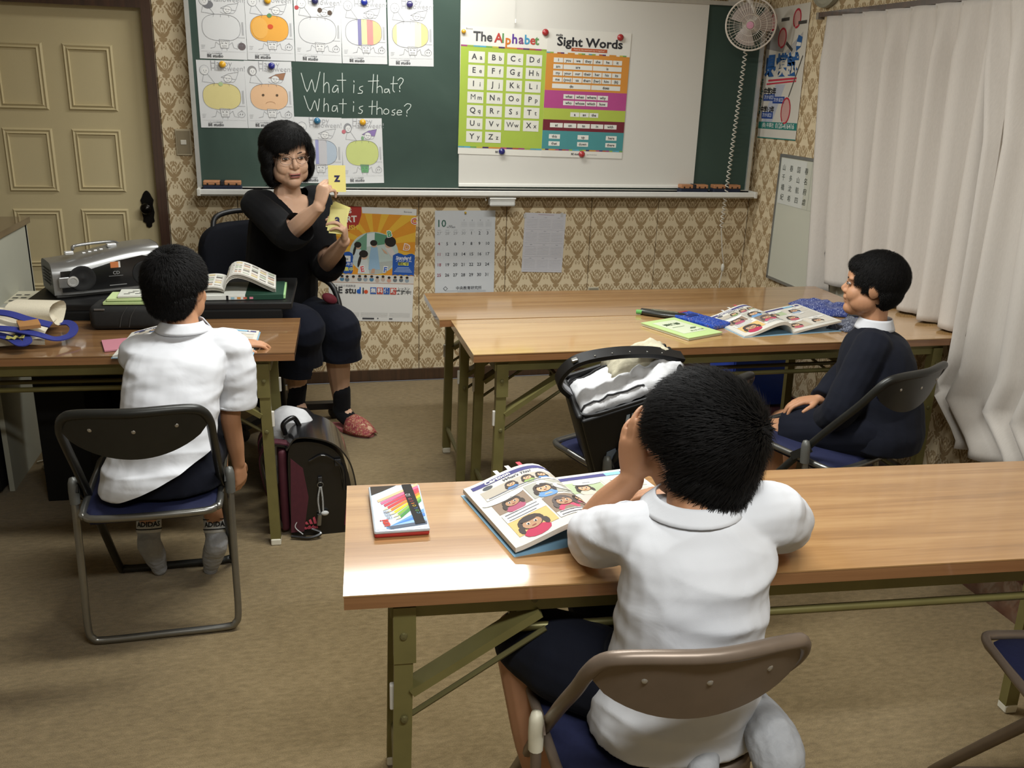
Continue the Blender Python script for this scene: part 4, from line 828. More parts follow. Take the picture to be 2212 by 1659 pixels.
# ================================================================== books
PAGEC = '#D6D4CC'
def comic(p, w, h, seed, header=True, title=None, right=False):
    """panels of a comic page; page spans x in [0,w], y in [0,h]"""
    rnd = random.Random(seed)
    if header:
        p.rect(.06*w, .905*h, .94*w if not right else .90*w, .055*h, '#4A4878', 0)
        if title: p.text(title, .34*w, .932*h, .0165, '#E4E2DC', 2, bold=.0006); p.text("What's This?", .52*w, .868*h, .0125, '#4A4A55', 2, bold=.0003, shear=.2); p.oval(.20*w, .868*h, .011, .007, '#55565A', 1)
        else: p.rect(.62*w, .905*h, .2*w, .055*h, '#86B4CE', 1); p.rect(.84*w, .908*h, .03*w, .05*h, '#E0DFDA', 2)
    def face(x, y, s, hair='#4A423E', skin='#B08A6C', shirt='#A85A70'):
        s *= .72
        p.oval(x, y-.032*s, .028*s, .018*s, shirt, 1, 12); p.oval(x, y+.004*s, .027*s, .025*s, hair, 2, 14)
        for q in (-1, 1): p.oval(x+q*.026*s, y-.014*s, .006*s, .014*s, hair, 2, 8)
        p.oval(x, y-.003*s, .0195*s, .0185*s, skin, 3, 14); p.oval(x, y+.013*s, .0185*s, .0065*s, hair, 4, 12)
        for q in (-1, 1): p.oval(x+q*.0078*s, y-.001*s, .0036*s, .0046*s, '#DEDAD2', 4, 8); p.oval(x+q*.0078*s, y-.002*s, .002*s, .0032*s, '#2A2420', 5, 8)
        p.oval(x, y-.013*s, .005*s, .0018*s, '#8A4A44', 4, 8)
    def lines(x0, x1, y, n):
        for k in range(n): p.rect(x0, y-.0105*k, (x1-x0)*(1-.15*(k == n-1)), .0032, '#6A6A70', 2)
    bg = ['#B9AE9A', '#C6B79A', '#9A8570', '#8C7866', '#D2AE6A', '#A9B692']
    if not right:
        p.rect(.10*w, .69*h, .86*w, .145*h, '#B4AB9C', 0); p.rect(.10*w, .69*h, .86*w, .03*h, '#D8D6CE', 1); lines(.13*w, .80*w, .705*h, 1)
        for x in (.40, .58, .74): face(x*w, .775*h, .62, shirt=rnd.choice(['#5A7FB0', '#8FA860', '#B5606A']), skin='#CBA27E')
        p.rect(.10*w, .45*h, .35*w, .215*h, '#8E7B6A', 0); face(.28*w, .545*h, 1.0); p.oval(.24*w, .640*h, .045, .011, '#DEDCD6', 2)
        p.rect(.47*w, .45*h, .49*w, .215*h, '#A9A79C', 0); face(.62*w, .55*h, 1.05, skin='#CBA27E', shirt='#6C93BE'); p.oval(.80*w, .63*h, .042, .014, '#DEDCD6', 2); p.oval(.84*w, .55*h, .022, .018, '#D0CBC2', 2)
        p.rect(.10*w, .10*h, .40*w, .32*h, '#D3B173', 0); p.rect(.10*w, .31*h, .40*w, .11*h, '#DAD8D0', 1); lines(.13*w, .46*w, .40*h, 3); face(.28*w, .20*h, 1.35, shirt='#B23A55')
        p.rect(.52*w, .10*h, .44*w, .32*h, '#8A7868', 0); p.rect(.52*w, .10*h, .44*w, .075*h, '#DAD8D0', 1); lines(.55*w, .92*w, .155*h, 2); face(.68*w, .30*h, 1.15, hair='#5E5552', shirt='#C0506A'); face(.88*w, .33*h, .8, skin='#CBA27E')
    else:
        for (x0, y0, ww, hh, c) in ((.06, .66, .42, .19, '#A9B692'), (.50, .66, .44, .19, '#C9C2B4'), (.06, .40, .88, .23, '#C2BDB2'), (.06, .08, .42, .29, '#B9AE9A'), (.50, .08, .44, .29, '#D0C9BC')):
            p.rect(x0*w, y0*h, ww*w, hh*h, c, 0); face((x0+ww*.4)*w, (y0+hh*.42)*h, .95, skin='#CBA27E', shirt=rnd.choice(['#8FA0B5', '#B5606A', '#C8C0B0'])); p.oval((x0+ww*.62)*w, (y0+hh*.85)*h, .035, .009, '#DEDCD6', 2); lines((x0+ww*.5)*w, (x0+ww*.75)*w, (y0+hh*.85)*h, 1)
def open_book(name, label, spine, rot, w, h, zl, zr, cover='#7FA6BE', z0=.70, tl=.012, tr=.008, seed=1, title='Cartoon', tilt=None, tabs=True):
    """spine = world xy of the near end of the spine; zl/zr(s): page height at distance fraction s from spine"""
    M = T(spine[0], spine[1], z0) @ RZ(rot)
    e = empty(name, None, label, 'book', 'open textbooks', M=M)
    n = 14
    for sgn, zf, th in ((-1, zl, tl), (1, zr, tr)):
        top = [(sgn*w*k/n, zf(k/n)+.0012) for k in range(n+1)]
        bot = [(sgn*w*k/n, max(.0012, zf(k/n)-th*(1-.3*k/n))) for k in range(n, -1, -1)]
        poly = top+bot; poly = poly if sgn < 0 else poly[::-1]
        # prism in local x-z plane extruded along y
        MB().prism([(x, z) for x, z in poly], -h, frame((0, 0, 0), (1, 0, 0), (0, 0, 1), (0, -1, 0))).build('page_block', mat('#CFCCC2', .75, spec=.2, var=.03, scale=200), e)
        p = Print(e, M); zff = zf
        if sgn < 0: p.fn = (lambda x, y, z, zff=zff: tuple(M @ Vector((x-w, y, zff(min(1, max(0, (w-x)/w)))+.0012+z))))
        else: p.fn = (lambda x, y, z, zff=zff: tuple(M @ Vector((x, y, zff(min(1, max(0, x/w)))+.0012+z))))
        comic(p, w, h, seed+(sgn > 0), True, title if sgn < 0 else None, right=sgn > 0)
    MB().box((0, h/2, .0006), (2*w+.008, h+.006, .0012)).build('cover', mat(cover, .5), e)
    if tabs:
        for k, c in enumerate(('#C24A55', '#D9D8D2', '#D9D8D2')):
            s = .35+.13*k; x = -w*s; MB().box((x, h+.008, zl(s)), (.010, .022, .0006), RX(0)).build('sticky_tab', paper(c), e)
    return e
sin, PI = math.sin, math.pi
open_book('textbook', 'open comic textbook on the foreground table under the boy\'s elbow', (.566, 1.506), .19, .205, .276, lambda s: .012+.040*sin(PI*min(1, s**.55*1.0))**1.2+.004*s, lambda s: .010*(1-s*.5), seed=4)
open_book('textbook', 'open comic textbook in front of the boy in the navy jacket', (1.738, 2.905), .10, .205, .276, lambda s: .004+.045*sin(PI*s**.45)**1.3, lambda s: .006+.034*s**.8, seed=9)
open_book('textbook', 'open textbook in front of the boy at the left table', (-.374, 2.868), -.045, .207, .278, lambda s: .006+.030*sin(PI*s**.6), lambda s: .005+.012*sin(PI*s**.6), seed=14, tabs=False)

# ------------------------------------------------------------------ pencil tin
TM = T(.113, 1.578, .70) @ RZ(-.02); tw, tl_, th_ = .106, .205, .016
e = empty('pencil_tin', None, 'flat red tin of colour pencils with a rainbow lid on the foreground table', 'tin', M=TM)
MB().box((tw/2, tl_/2, .005), (tw, tl_, .0095), r=.004).build('tray', mat('#B5372F', .35, .3), e); MB().box((tw/2, tl_/2, .0125), (tw+.002, tl_+.002, .0075), r=.0035).build('lid', mat('#C9D2DC', .3, .2, coat=.4), e)
p = Print(e, TM @ T(.003, .003, .0163)); a_, b_ = tw-.006, tl_-.006
p.rect(0, 0, a_, b_, '#C5D2E2', 0)
p.poly([(0, b_), (.55*a_, b_), (.22*a_, .86*b_), (0, .78*b_)], '#3A332C', 1)
for k, c in enumerate(['#D9B08A', '#CC6A8A', '#B94858', '#C94A4A', '#D9803A', '#E0B83A', '#7FA84A', '#4E8A4A']):
    y0 = .72-.055*k; p.poly([(min(.10+.06*k, .5)*a_, (y0-.10+.035)*b_), (a_, (y0+.30)*b_), (a_, (y0+.245)*b_), (min(.12+.06*k, .52)*a_, (y0-.155+.035)*b_)], c, 2)
    if k > 2: p.poly([(min(.10+.06*k, .5)*a_, (y0-.065)*b_), (min(.12+.06*k, .52)*a_, (y0-.12)*b_), (min(.0+.06*k, .40)*a_, (y0-.155)*b_)], '#D8C6A2', 3)
for k, c in enumerate(['#6C98C8', '#4F7EBE', '#8FB2DA', '#58606E']): p.poly([(.20*a_, (.02+.01*k)*b_), (a_, (.40-.09*k)*b_), (a_, (.33-.09*k)*b_), (.30*a_, (.0)*b_)], c, 2)
p.poly([(.66*a_, b_), (.86*a_, b_), (.97*a_, .08*b_), (.77*a_, .06*b_)], '#24211F', 4)
for k, c in enumerate(['#5C9AB5', '#6EA85A', '#4F7EBE', '#D9B83A', '#D9803A', '#B5474E', '#B5606A']): p.text('COLORED'[k], (.885-.018*k)*a_, (.30+.055*k)*b_, .010, c, 5, rot=98)
p.text('12', .75*a_, .72*b_, .014, '#D8D6D0', 5, rot=98); p.text('uni', .20*a_, .13*b_, .024, '#C9453A', 3, rot=98, bold=.0008); p.text('色鉛筆', .28*a_, .30*b_, .013, '#7A7A80', 3, rot=98)

# ------------------------------------------------------------------ things on the right table
GM = T(1.307, 2.859, .70) @ RZ(.39)
e = empty('booklet', None, 'light green booklet lying on the right table', 'booklet', M=GM)
MB().box((.086, .122, .005), (.168, .242, .008), r=.001).build('pages', mat('#C9CBB0', .7), e); MB().box((.086, .122, .0105), (.172, .246, .0025)).build('cover', paper('#B5CC8A'), e)
p = Print(e, GM @ T(0, 0, .0118)); p.rect(.028, .05, .115, .165, '#C9D0B4', 0); p.text('連絡帳', .083, .165, .026, '#4A5A42', 2, bold=.0009); p.poly([(.10, .09), (.115, .105), (.14, .10), (.125, .088)], '#5A6A52', 2); p.text('あいさつ教室', .11, .065, .011, '#4A5A42', 2, bold=.0003); p.rect(.05, .128, .06, .0035, '#8A9A7A', 2)
BM = T(1.457, 2.985, .70) @ RZ(.44)
e = empty('pencil_case', None, 'blue patterned pencil case beside the green booklet', 'pencil case', M=BM)
def blue_mat():
    t = NT('blue_print'); v = t.coords('Object'); n = t.noise(v, 60, 3, .6); n2 = t.noise(v, 190, 1); c = t.ramp(n, [(.42, '#1F3F96'), (.55, '#2A52B4'), (.64, '#2A3C8E'), (.70, '#8C5A5A')]); c = t.mix(t.math('GREATER_THAN', n2, .68), c, '#B9C0D8'); t.color(c); t.set(.4, coat=.2); return t.m
MB().box((.052, .105, .010), (.104, .208, .020), r=.006).build('case', blue_mat(), e); MB().box((.052, .205, .0205), (.07, .010, .002)).build('clasp', mat('#A8434A', .4), e); MB().box((.052, .150, .0212), (.05, .03, .0012)).build('label', paper('#20306A'), e)
PM = T(1.352, 3.205, .70) @ RZ(.93)
e = empty('pen_pouch', None, 'black and clear pen pouch with a green tip behind the green booklet', 'pencil case', M=PM)
MB().loft([((0, y, .012), (rx, 0, 0), (0, 0, .012)) for y, rx in ((-.085, .012), (-.07, .026), (0, .030), (.07, .026), (.09, .018))], 14).build('pouch', mat('#23251F', .35, coat=.3), e, 60)
MB().loft([((.004, y, .0165), (rx, 0, 0), (0, 0, .009)) for y, rx in ((-.055, .014), (-.03, .02), (.03, .02), (.05, .014))], 12).build('window', mat('#6B6A58', .2, coat=.5, var=.4, scale=120), e, 60); MB().tube([(-.012, .08, .012), (-.014, .105, .011)], .0085, 10).build('pen_tip', mat('#63A855', .4), e)
def cloth_mat(name, base, pat, sc):
    t = NT(name); v = t.coords('Object'); n = t.noise(v, sc, 1, .5, 3.0); m_ = t.math('GREATER_THAN', n, .60); n2 = t.noise(v, 900, 1); t.color(t.mix(m_, base, pat)); t.set(.85, spec=.2, sheen=.2); t.bump(n2, .2, .001); return t.m
M_CLOTH = cloth_mat('navy_print_cloth', '#33407E', '#9AA2C4', 95); M_CLOTHG = cloth_mat('grey_print_cloth', '#4A4E5E', '#A9AEBC', 110)
def crumple(cx, cy, a, b, hh, rot, seed):
    def fn(u, v):
        x = (u-.5)*2; y = (v-.5)*2; r = max(abs(x), abs(y)); q = noise.noise(Vector((x*2.2, y*2.2, seed))); q2 = noise.noise(Vector((x*5, y*5, seed+7)))
        z = hh*(1-r**4)*(1+.5*q)+.005*q2+.003; xx, yy = x*a*(1+.10*q2), y*b*(1+.12*q); c, s = math.cos(rot), math.sin(rot)
        return (cx+xx*c-yy*s, cy+xx*s+yy*c, max(.701, .70+z))
    return fn
o = MB().grid(crumple(2.06, 3.235, .135, .095, .030, -.5, 2.0), 26, 26, .002).build('cloth_bag', M_CLOTH, None, 180); rebase(o, (2.04, 3.21, .70)); tagk(o, 'navy patterned cloth bag folded on the table behind the open textbook', 'bag')
part(MB().grid(crumple(2.02, 2.99, .05, .10, .022, -.95, 5.0), 18, 18, .002), 'pouch_end', M_CLOTHG, o, 180); part(MB().tube(smooth_path([(2.06, 3.07, .722), (2.10, 3.02, .73), (2.14, 3.03, .715)], 4), .006, 6), 'drawstring', mat('#1A1A20', .7), o, 60)

# ------------------------------------------------------------------ dark desk behind the left table, with its load
DM = T(-.037, 2.8784, 0) @ RZ(-.0467) @ T(0, .452, 0)     # far right corner of the left table
M_BLACK = mat('#0F0E0E', .5, spec=.3, var=.15, scale=20); M_BLACKM = mat('#0B0B0A', .75, spec=.25, var=.15)
e = empty('black_desk', None, 'black desk behind the left table carrying the stereo and books', 'desk', M=DM)
dxl = -.955
MB().box(((dxl-.03)/2, .235, .742), (-dxl-.03, .45, .025), r=.004).build('desk_top', M_BLACK, e); MB().box(((dxl-.055)/2, .018, .7125), (-dxl-.075, .03, .038), r=.006).build('front_rail', M_BLACKM, e)
for x in (dxl+.09, -.14): MB().box((x, .20, .363), (.17 if x < -.5 else .05, .36, .725), r=.004).build('leg_panel', M_BLACKM, e)
MB().box((dxl/2, .40, .45), (-dxl-.30, .02, .45)).build('back_panel', M_BLACKM, e)
# stereo
SM = T(-.735, 3.635, .7555) @ RZ(.42)
e = empty('stereo', None, 'silver and black portable stereo on the black desk', 'stereo', M=SM)
M_SIL = mat('#9B9B99', .3, .7, var=.05); M_DSIL = mat('#4A4946', .45, .4)
def prof(x):   # half-depth outline along width x: rounded ends
    return 1-.10*abs(x/.19)**4
rings = []
for k in range(13):
    x = -.19+.38*k/12; sh = prof(x); hh = .118+.028*(1-(x/.19)**2)*0+.030*(.5+.5*math.sin((x+.05)*9)); rings.append((x, sh, hh))
def shell(u, v):   # v around the section: bottom-front -> top -> bottom-back
    x = -.19+.38*u; sh = prof(x); top = .135+.022*math.sin((x+.02)*9); a = math.pi*v; c, s = math.cos(a), math.sin(a)
    yy = -.105*sh*math.copysign(abs(c)**.45, c); zz = .012+top*abs(s)**.38; return (x, yy, zz)
MB().grid(shell, 20, 22).build('casing', M_SIL, e, 50)
for s in (-1, 1): MB().prism([( -.105*prof(.19)*math.copysign(abs(math.cos(math.pi*k/20))**.45, math.cos(math.pi*k/20)), .012+(.135+.022*math.sin((s*.19+.02)*9))*abs(math.sin(math.pi*k/20))**.38) for k in range(21)], .003, frame((s*.19, 0, 0), (0, 1, 0), (0, 0, 1), (1, 0, 0))).build('side_panel', M_DSIL, e)
for k in range(5): MB().box((-.1935, 0, .045+.012*k), (.002, .12, .004)).build('vent', mat('#2E2D2B', .5), e)
MB().box((0, 0, .007), (.37, .19, .014), r=.004).build('base', M_DSIL, e)
front = MB().prism([(-.165, .022), (.185, .022), (.185, .118), (.12, .135), (.03, .122), (-.06, .100), (-.165, .098)], .004, frame((0, -.1045, 0), (1, 0, 0), (0, 0, 1), (0, -1, 0))).build('front_panel', mat('#141414', .25, coat=.5), e)
for x in (-.095, .125): MB().lathe([(.046, .0), (.046, .003), (.040, .004), (.030, .001), (.010, .003), (0, .004)], 24, frame((x, -.1085, .068), (1, 0, 0), (0, 0, 1), (0, -1, 0))).build('speaker', mat('#0E0E0E', .6), front, 40)
MB().box((-.150, -.106, .058), (.050, .010, .040), r=.004).build('corner_trim', M_SIL, e); MB().lathe([(.020, 0), (.019, .005), (.013, .006), (.012, .004), (0, .004)], 20, frame((-.128, -.109, .060), (1, 0, 0), (0, 0, 1), (0, -1, 0))).build('dial', mat('#C9C8C4', .3, .5), e, 40)
MB().box((.018, -.1098, .108), (.028, .001, .022)).build('sticker', paper('#C97B4A'), e); MB().box((.035, -.1097, .108), (.007, .001, .022)).build('sticker', paper('#D8D4CC'), e)
p = Print(e, SM @ frame((0, -.1092, 0), (1, 0, 0), (0, 0, 1), (0, -1, 0))); p.text('CD', .022, .078, .017, '#A9A9A6', 2); p.rect(-.005, .066, .05, .0025, '#6E6E6C', 2); p.rect(-.005, .032, .06, .003, '#8E8E8C', 2)
MB().tube(smooth_path([(-.09, .03, .150), (-.07, .055, .160), (.05, .055, .166), (.08, .03, .156)], 5), .006, 8).build('handle', M_SIL, e, 60)
MB().box((-.115, -.03, .150), (.030, .022, .012), r=.003).build('button', mat('#D0D0CE', .25, .3), e); MB().box((.04, .0, .163), (.034, .024, .012), r=.003).build('button', mat('#D0D0CE', .25, .3), e)
for k in range(4): MB().box((-.07+.02*k, -.055, .150+.003*k), (.013, .010, .006), r=.002).build('button', mat('#C6C6C4', .25, .4), e)
attach(MB().tube(smooth_path([P(108, 583, Y=3.62), P(118, 615, Y=3.66), P(135, 640, Y=3.72), P(140, 660, Y=3.78)], 5), .004, 6).build('power_cord', M_BLACKM, None, 60), e)
# black bag and green pile on the left table
CM_ = T(-.615, 3.275, .70) @ RZ(-.06)
e = empty('black_case', None, 'black zipped case standing on the left table under the green booklets', 'case', M=CM_)
MB().box((.02, 0, .043), (.225, .13, .084), r=.022, seg=4).build('case_body', mat('#1B1B1A', .75, var=.2, scale=60, bump=.2), e, 60); MB().box((-.055, -.0655, .074), (.034, .003, .006), r=.001).build('zip_pull', mat('#8F8E8A', .35, .7), e)
for k in range(2): MB().tube(smooth_path([(.035+.03*k, -.066, .082), (.015+.03*k, -.0675, .05), (.005+.03*k, -.066, .012)], 5), .0012, 5).build('seam', mat('#4A4A48', .5), e)
for i, (dz, c, lab, dx_, ln) in enumerate(((.0865, '#B5C98C', 'lowest pale green booklet on the black case', 0, .150), (.0985, '#C4D69C', 'middle light green booklet on the black case', .008, .146), (.1085, '#D2D3C8', 'top white printed booklet on the black case', .03, .125))):
    o = MB().box((0, 0, .005), (ln, .105, .0095 if i < 2 else .007), r=.001).build('booklet', paper(c), None); o.matrix_basis = CM_ @ T(.03+dx_, .005*i, dz) @ RZ(.05*i); tagk(o, lab, 'booklet', 'booklets on the black case')
    if i == 2: pr_ = Print(o, o.matrix_basis @ T(0, 0, .0085)); [pr_.rect(-.045+.012*k, -.03+.02*(k % 3), .02, .006, '#6E6E6A', 2) for k in range(6)]; pr_.rect(.02, .02, .035, .02, '#D2C27A', 1)
# thick open book and white green binder on the desk
BM = DM @ T(-.235, .075, .7555) @ RZ(.03)
e = empty('binder', None, 'white and dark green workbook lying under the thick open book', 'book', M=BM)
MB().box((0, .10, .009), (.345, .235, .017), r=.001).build('pages', paper('#CFCFC6'), e); MB().box((.105, .10, .0092), (.136, .2365, .018)).build('cover', paper('#1F3F30'), e); MB().box((.176, .10, .009), (.008, .225, .014)).build('spine_tab', paper('#9CC48A'), e)
p = Print(e, BM @ frame((-.172, -.0178, 0), (1, 0, 0), (0, 0, 1), (0, -1, 0))); p.rect(.15, .0015, .10, .014, '#D6D5CC', 0); [p.rect(.158+.022*k, .003, .013, .008, c, 1) for k, c in enumerate(['#8FB0BC', '#C98A4A', '#B5604A', '#C97A8A'])]; p.rect(.142, .001, .008, .016, '#1E1E1E', 1)
OB = DM @ T(-.245, .085, .7735) @ RZ(.06)
e = empty('thick_book', None, 'thick open book with a curled page stack on the black desk', 'book', M=OB)
lz = lambda s: .018+.010*math.sin(math.pi*s**.7); rz2 = lambda s: .012+.062*math.sin(math.pi*min(1, s**.50))**1.1+.006*s
for sgn, zf, th, w_ in ((-1, lz, .018, .115), (1, rz2, .022, .185)):
    n = 18; x0 = -.03
    for L_ in range(3):
        f0, f1 = 1-L_/3, 1-(L_+1)/3+.04
        top = [(x0+sgn*w_*k/n, .001+zf(k/n)-(1-f0)*th) for k in range(n+1)]; bot = [(x0+sgn*w_*k/n, max(.0005, .001+zf(k/n)-(1-f1)*th)) for k in range(n, -1, -1)]
        poly = top+bot; poly = poly if sgn < 0 else poly[::-1]
        MB().prism(poly, -.235+.006*L_, frame((0, .004*L_, 0), (1, 0, 0), (0, 0, 1), (0, -1, 0))).build('page_block', mat(['#D2CFC6', '#A9A69C', '#C9C6BC'][L_], .75, spec=.2, var=.1, scale=300), e)
    p = Print(e, OB)
    p.fn = (lambda x, y, z, zf=zf, sgn=sgn, w_=w_: tuple(OB @ Vector((-.03+sgn*x, y, .001+zf(min(1, max(0, x/w_)))+z))))
    for r in range(5):
        for c in range(int(w_/.03)): p.rect(.012+.029*c, .02+.042*r, .022, .012+.016*((r+c) % 2), ['#8E8A80', '#B59A86', '#A6B09A', '#C9B98E', '#6E6A64'][(r*3+c) % 5], 1)
# tote bag at the left edge
def tote(u, v):
    x = (u-.5)*2; y = (v-.5)*2; q = noise.noise(Vector((x*1.6, y*2.0, 3.3))); z = .075*(1-abs(y)**3)*(1-abs(x)**6*.5)*(1+.5*q)+.012
    return (-1.02+.215*x+.02*q, 3.14+.13*y+.02*noise.noise(Vector((x*2, y, 9))), .701+max(.001, z))
M_CANVAS = mat('#D6CDB6', .85, var=.06, scale=300, bump=.25); M_BLUEW = mat('#27307E', .8, var=.1, scale=260, bump=.2)
o = MB().grid(tote, 24, 18, .003).build('tote_bag', M_CANVAS, None, 180); rebase(o, (-1.02, 3.14, .70)); tagk(o, 'cream canvas tote bag with blue handles on the left table', 'bag')
def band(pts, wd, nm, m, par):
    pts = smooth_path(pts, 6); mb = MB(); vs = []; 
    for i, q in enumerate(pts):
        d = (pts[min(i+1, len(pts)-1)]-pts[max(i-1, 0)]).normalized(); sd = d.cross(Vector((0, -.35, 1))).normalized() if abs(d.z) < .9 else Vector((1, 0, 0)); up_ = sd.cross(d)
        for k, (a, b) in enumerate(((-1, 1), (1, 1), (1, -1), (-1, -1))): vs.append(q+sd*(wd/2*a)+up_*(.002*b))
    n = len(pts); fs = [(i*4+k, i*4+(k+1) % 4, (i+1)*4+(k+1) % 4, (i+1)*4+k) for i in range(n-1) for k in range(4)]+[(3, 2, 1, 0), tuple(4*(n-1)+k for k in range(4))]
    mb._add(vs, fs); return part(mb, nm, m, par, 40)
band([P(-30, 672, Y=3.06), P(20, 678, Y=3.05), P(60, 690, Y=3.04), P(110, 702, Y=3.03)], .028, 'trim_band', M_BLUEW, o)
band([P(-30, 708, Y=3.0), P(30, 712, Y=2.99), P(80, 722, Y=3.0), P(120, 732, Y=3.02), P(150, 725, Y=3.06), P(160, 710, Y=3.12), P(150, 698, Y=3.17), P(128, 697, Y=3.18)], .026, 'handle', M_BLUEW, o)
band([P(-20, 720, Y=3.0), P(20, 730, Y=2.98), P(45, 743, Y=2.95), P(60, 735, Y=2.97), P(40, 715, Y=3.02)], .026, 'handle', M_BLUEW, o)
def mouth(u, v):
    a = 2*math.pi*u; r = .9+.1*math.sin(3*a); q = P(126-95*v, 677-2*v, Y=3.16); return tuple(q+Vector((.014*math.cos(a)*r, .06*math.cos(a)*r, .043*math.sin(a)*r+.004)))
part(MB().grid(mouth, 18, 8), 'bag_opening', M_CANVAS, o, 180)
part(MB().box((0, 0, 0), (.06, .05, .012), T(P(62, 700, Y=3.02)) @ RZ(.4) @ RX(.2)), 'wooden_lid', mat('#A87A4A', .5), o)
def crumple_paper(c, s, col, nm, par):
    def fn(u, v): 
        q = noise.noise(Vector((u*5, v*5, c.x*9))); return (c.x+(u-.5)*s, c.y+(v-.5)*s, c.z+.012*q)
    return part(MB().grid(fn, 6, 6, .001), nm, paper(col), par)
crumple_paper(P(36, 727, Y=2.99), .05, '#A9A25E', 'wrapper', o)

# ------------------------------------------------------------------ shelf unit at the left border
e = empty('shelf_unit', (-1.10, 3.9, 0), 'grey white shelf unit with a wooden top beside the door', 'shelf')
M_SHW = mat('#A9A898', .7, var=.04, scale=4); xr = P(58, 500, Y=4.12).x; zt = P(56, 470, Y=4.12).z
part(MB().box((xr-.009, 3.82, zt/2-.012), (.018, .62, zt-.025)), 'side_panel', M_SHW, e); part(MB().box((xr-.27, 3.82, zt-.012), (.56, .66, .024)), 'top_board', wood_mat('shelf_top', '#4A3A2A', '#5E4B36', '#6E5A42', 1, .5), e)
zs = P(60, 620, Y=4.05).z; part(MB().box((xr-.03, 3.72, zs-.01), (.36, .50, .02)), 'shelf_board', wood_mat('shelf_board', '#5E4D38', '#75624A', '#857055', 1, .5), e); part(MB().box((xr-.27, 4.11, zt/2), (.54, .018, zt-.03)), 'back_panel', M_SHW, e)
o = MB().box((xr-.16, 3.70, zt+.011), (.20, .12, .022), r=.003).build('envelope_box', paper('#CFC7A8')); tagk(rebase(o, (xr-.16, 3.70, zt)), 'long cream paper box on top of the shelf unit', 'box')
for i, (dx_, dy_, s, c, lab) in enumerate(((-.06, 3.62, .17, '#A8A79C', 'loose grey paper stack on the lower shelf'), (.02, 3.80, .12, '#C9C4AE', 'cream paper stack at the back of the lower shelf'))):
    o = MB().box((xr+dx_, dy_, zs+.006+.004*i), (s, .20, .011), RZ(0), r=.001).build('paper_stack', paper(c)); tagk(rebase(o, (xr+dx_, dy_, zs)), lab, 'paper')
    pr_ = Print(o, T(xr+dx_-s/2, dy_-.1, zs+.012+.004*i)); [pr_.rect(.02+.03*k, .02+.05*j, .02, .012, '#5A5A56', 2) for k in range(3) for j in range(3)]
o = MB().lathe([(.022, 0), (.024, .012), (.015, .013), (.014, 0)], 20).build('tape_roll', mat('#C2B22E', .5)); o.location = (xr-.10, 3.62, zs+.0125); tagk(o, 'yellow tape roll on the papers of the lower shelf', 'tape')
o = MB().box((xr-.16, 3.60, .36), (.26, .26, .69), r=.01).build('black_speaker', M_BLACKM); tagk(rebase(o, (xr-.16, 3.60, 0)), 'tall black box cabinet on the floor below the shelf', 'cabinet'); part(MB().box((xr-.16, 3.468, .30), (.21, .006, .50), r=.003), 'front_panel', mat('#0F0F0F', .8), o)
# power cord on the floor
pts = [P(88, 966, Z=.006), P(104, 978, Z=.006), P(128, 974, Z=.008), P(142, 982, Z=.006), P(125, 990, Z=.006), P(108, 982, Z=.006), P(102, 995, Z=.006)]
o = MB().tube(smooth_path(pts, 6), .0038, 6).build('power_cord', mat('#BDB49C', .6), None, 60); tagk(rebase(o, pts[0]), 'white power cord with a socket block on the carpet under the left table', 'cord'); c = P(104, 1004, Z=.01); part(MB().box((c.x, c.y, .011), (.028, .055, .020), r=.004), 'socket_block', mat('#B4AB94', .5), o); part(MB().tube([P(80, 998, Z=.006), P(100, 993, Z=.006)], .0038, 6), 'cord_end', mat('#BDB49C', .6), o)

# ------------------------------------------------------------------ blue folding crate behind the right tables
bx = P(1700, 830, Y=4.05).x; e = empty('blue_crate', (bx-.15, 4.18, 0), 'royal blue plastic crate on the floor behind the right tables', 'crate')
M_BLU = mat('#1E46B4', .45, var=.06); part(MB().box((bx-.16, 4.04, .215), (.30, .012, .43), r=.003), 'front_panel', M_BLU, e); part(MB().box((bx-.16, 4.32, .215), (.30, .012, .43), r=.003), 'back_panel', M_BLU, e)
for x in (bx-.012, bx-.308): part(MB().box((x, 4.18, .215), (.012, .268, .43), r=.003), 'side_panel', M_BLU, e)
part(MB().box((bx-.16, 4.18, .008), (.28, .26, .012)), 'base', M_BLU, e); part(MB().box((bx, 4.033, .215), (.018, .012, .44)), 'corner_post', mat('#15161C', .5), e)
# ================================================================== people
def skin_mat(name, base, dark):
    t = NT(name); v = t.coords('Object'); n = t.noise(v, 14, 3); n2 = t.noise(v, 500, 2); t.color(t.mix(n, dark, base)); t.set(.52, spec=.35)
    t.b.inputs['Subsurface Weight'].default_value = .12; t.b.inputs['Subsurface Radius'].default_value = (.012, .005, .003); t.bump(n2, .08, .0006); return t.m
M_SKIN_T = skin_mat('skin_woman', '#CDA88E', '#C0987C'); M_SKIN_B = skin_mat('skin_boy', '#BE8E6C', '#AE7D5C')
def hair_mat():
    t = NT('black_hair'); v = t.coords('Object', scale=(160, 160, 12)); n = t.noise(v, 1, 3); t.color(t.mix(n, '#090808', '#151312')); t.set(.72, spec=.18); t.bump(n, .35, .002); return t.m
M_HAIR = hair_mat()
def fabric(name, c1, c2, rough=.85, wr=.5, scale=9, fine=700, sheen=.02):
    t = NT(name); v = t.coords('Object'); n = t.noise(v, scale, 3, .55, .8); f = t.noise(v, fine, 1); t.color(t.mix(n, c1, c2)); t.set(rough, spec=.2, sheen=sheen)
    h = t.math('ADD', t.math('MULTIPLY', n, 1.0), t.math('MULTIPLY', f, .03)); t.bump(h, wr, .012); return t.m
M_SHIRT = fabric('white_polo', '#CDCED2', '#D6D7DA', wr=.22); M_NAVYF = fabric('navy_cloth', '#0D0F19', '#131622', .9, .25); M_JACKET = fabric('navy_jacket', '#0F111A', '#161924', .9, .3, 7)
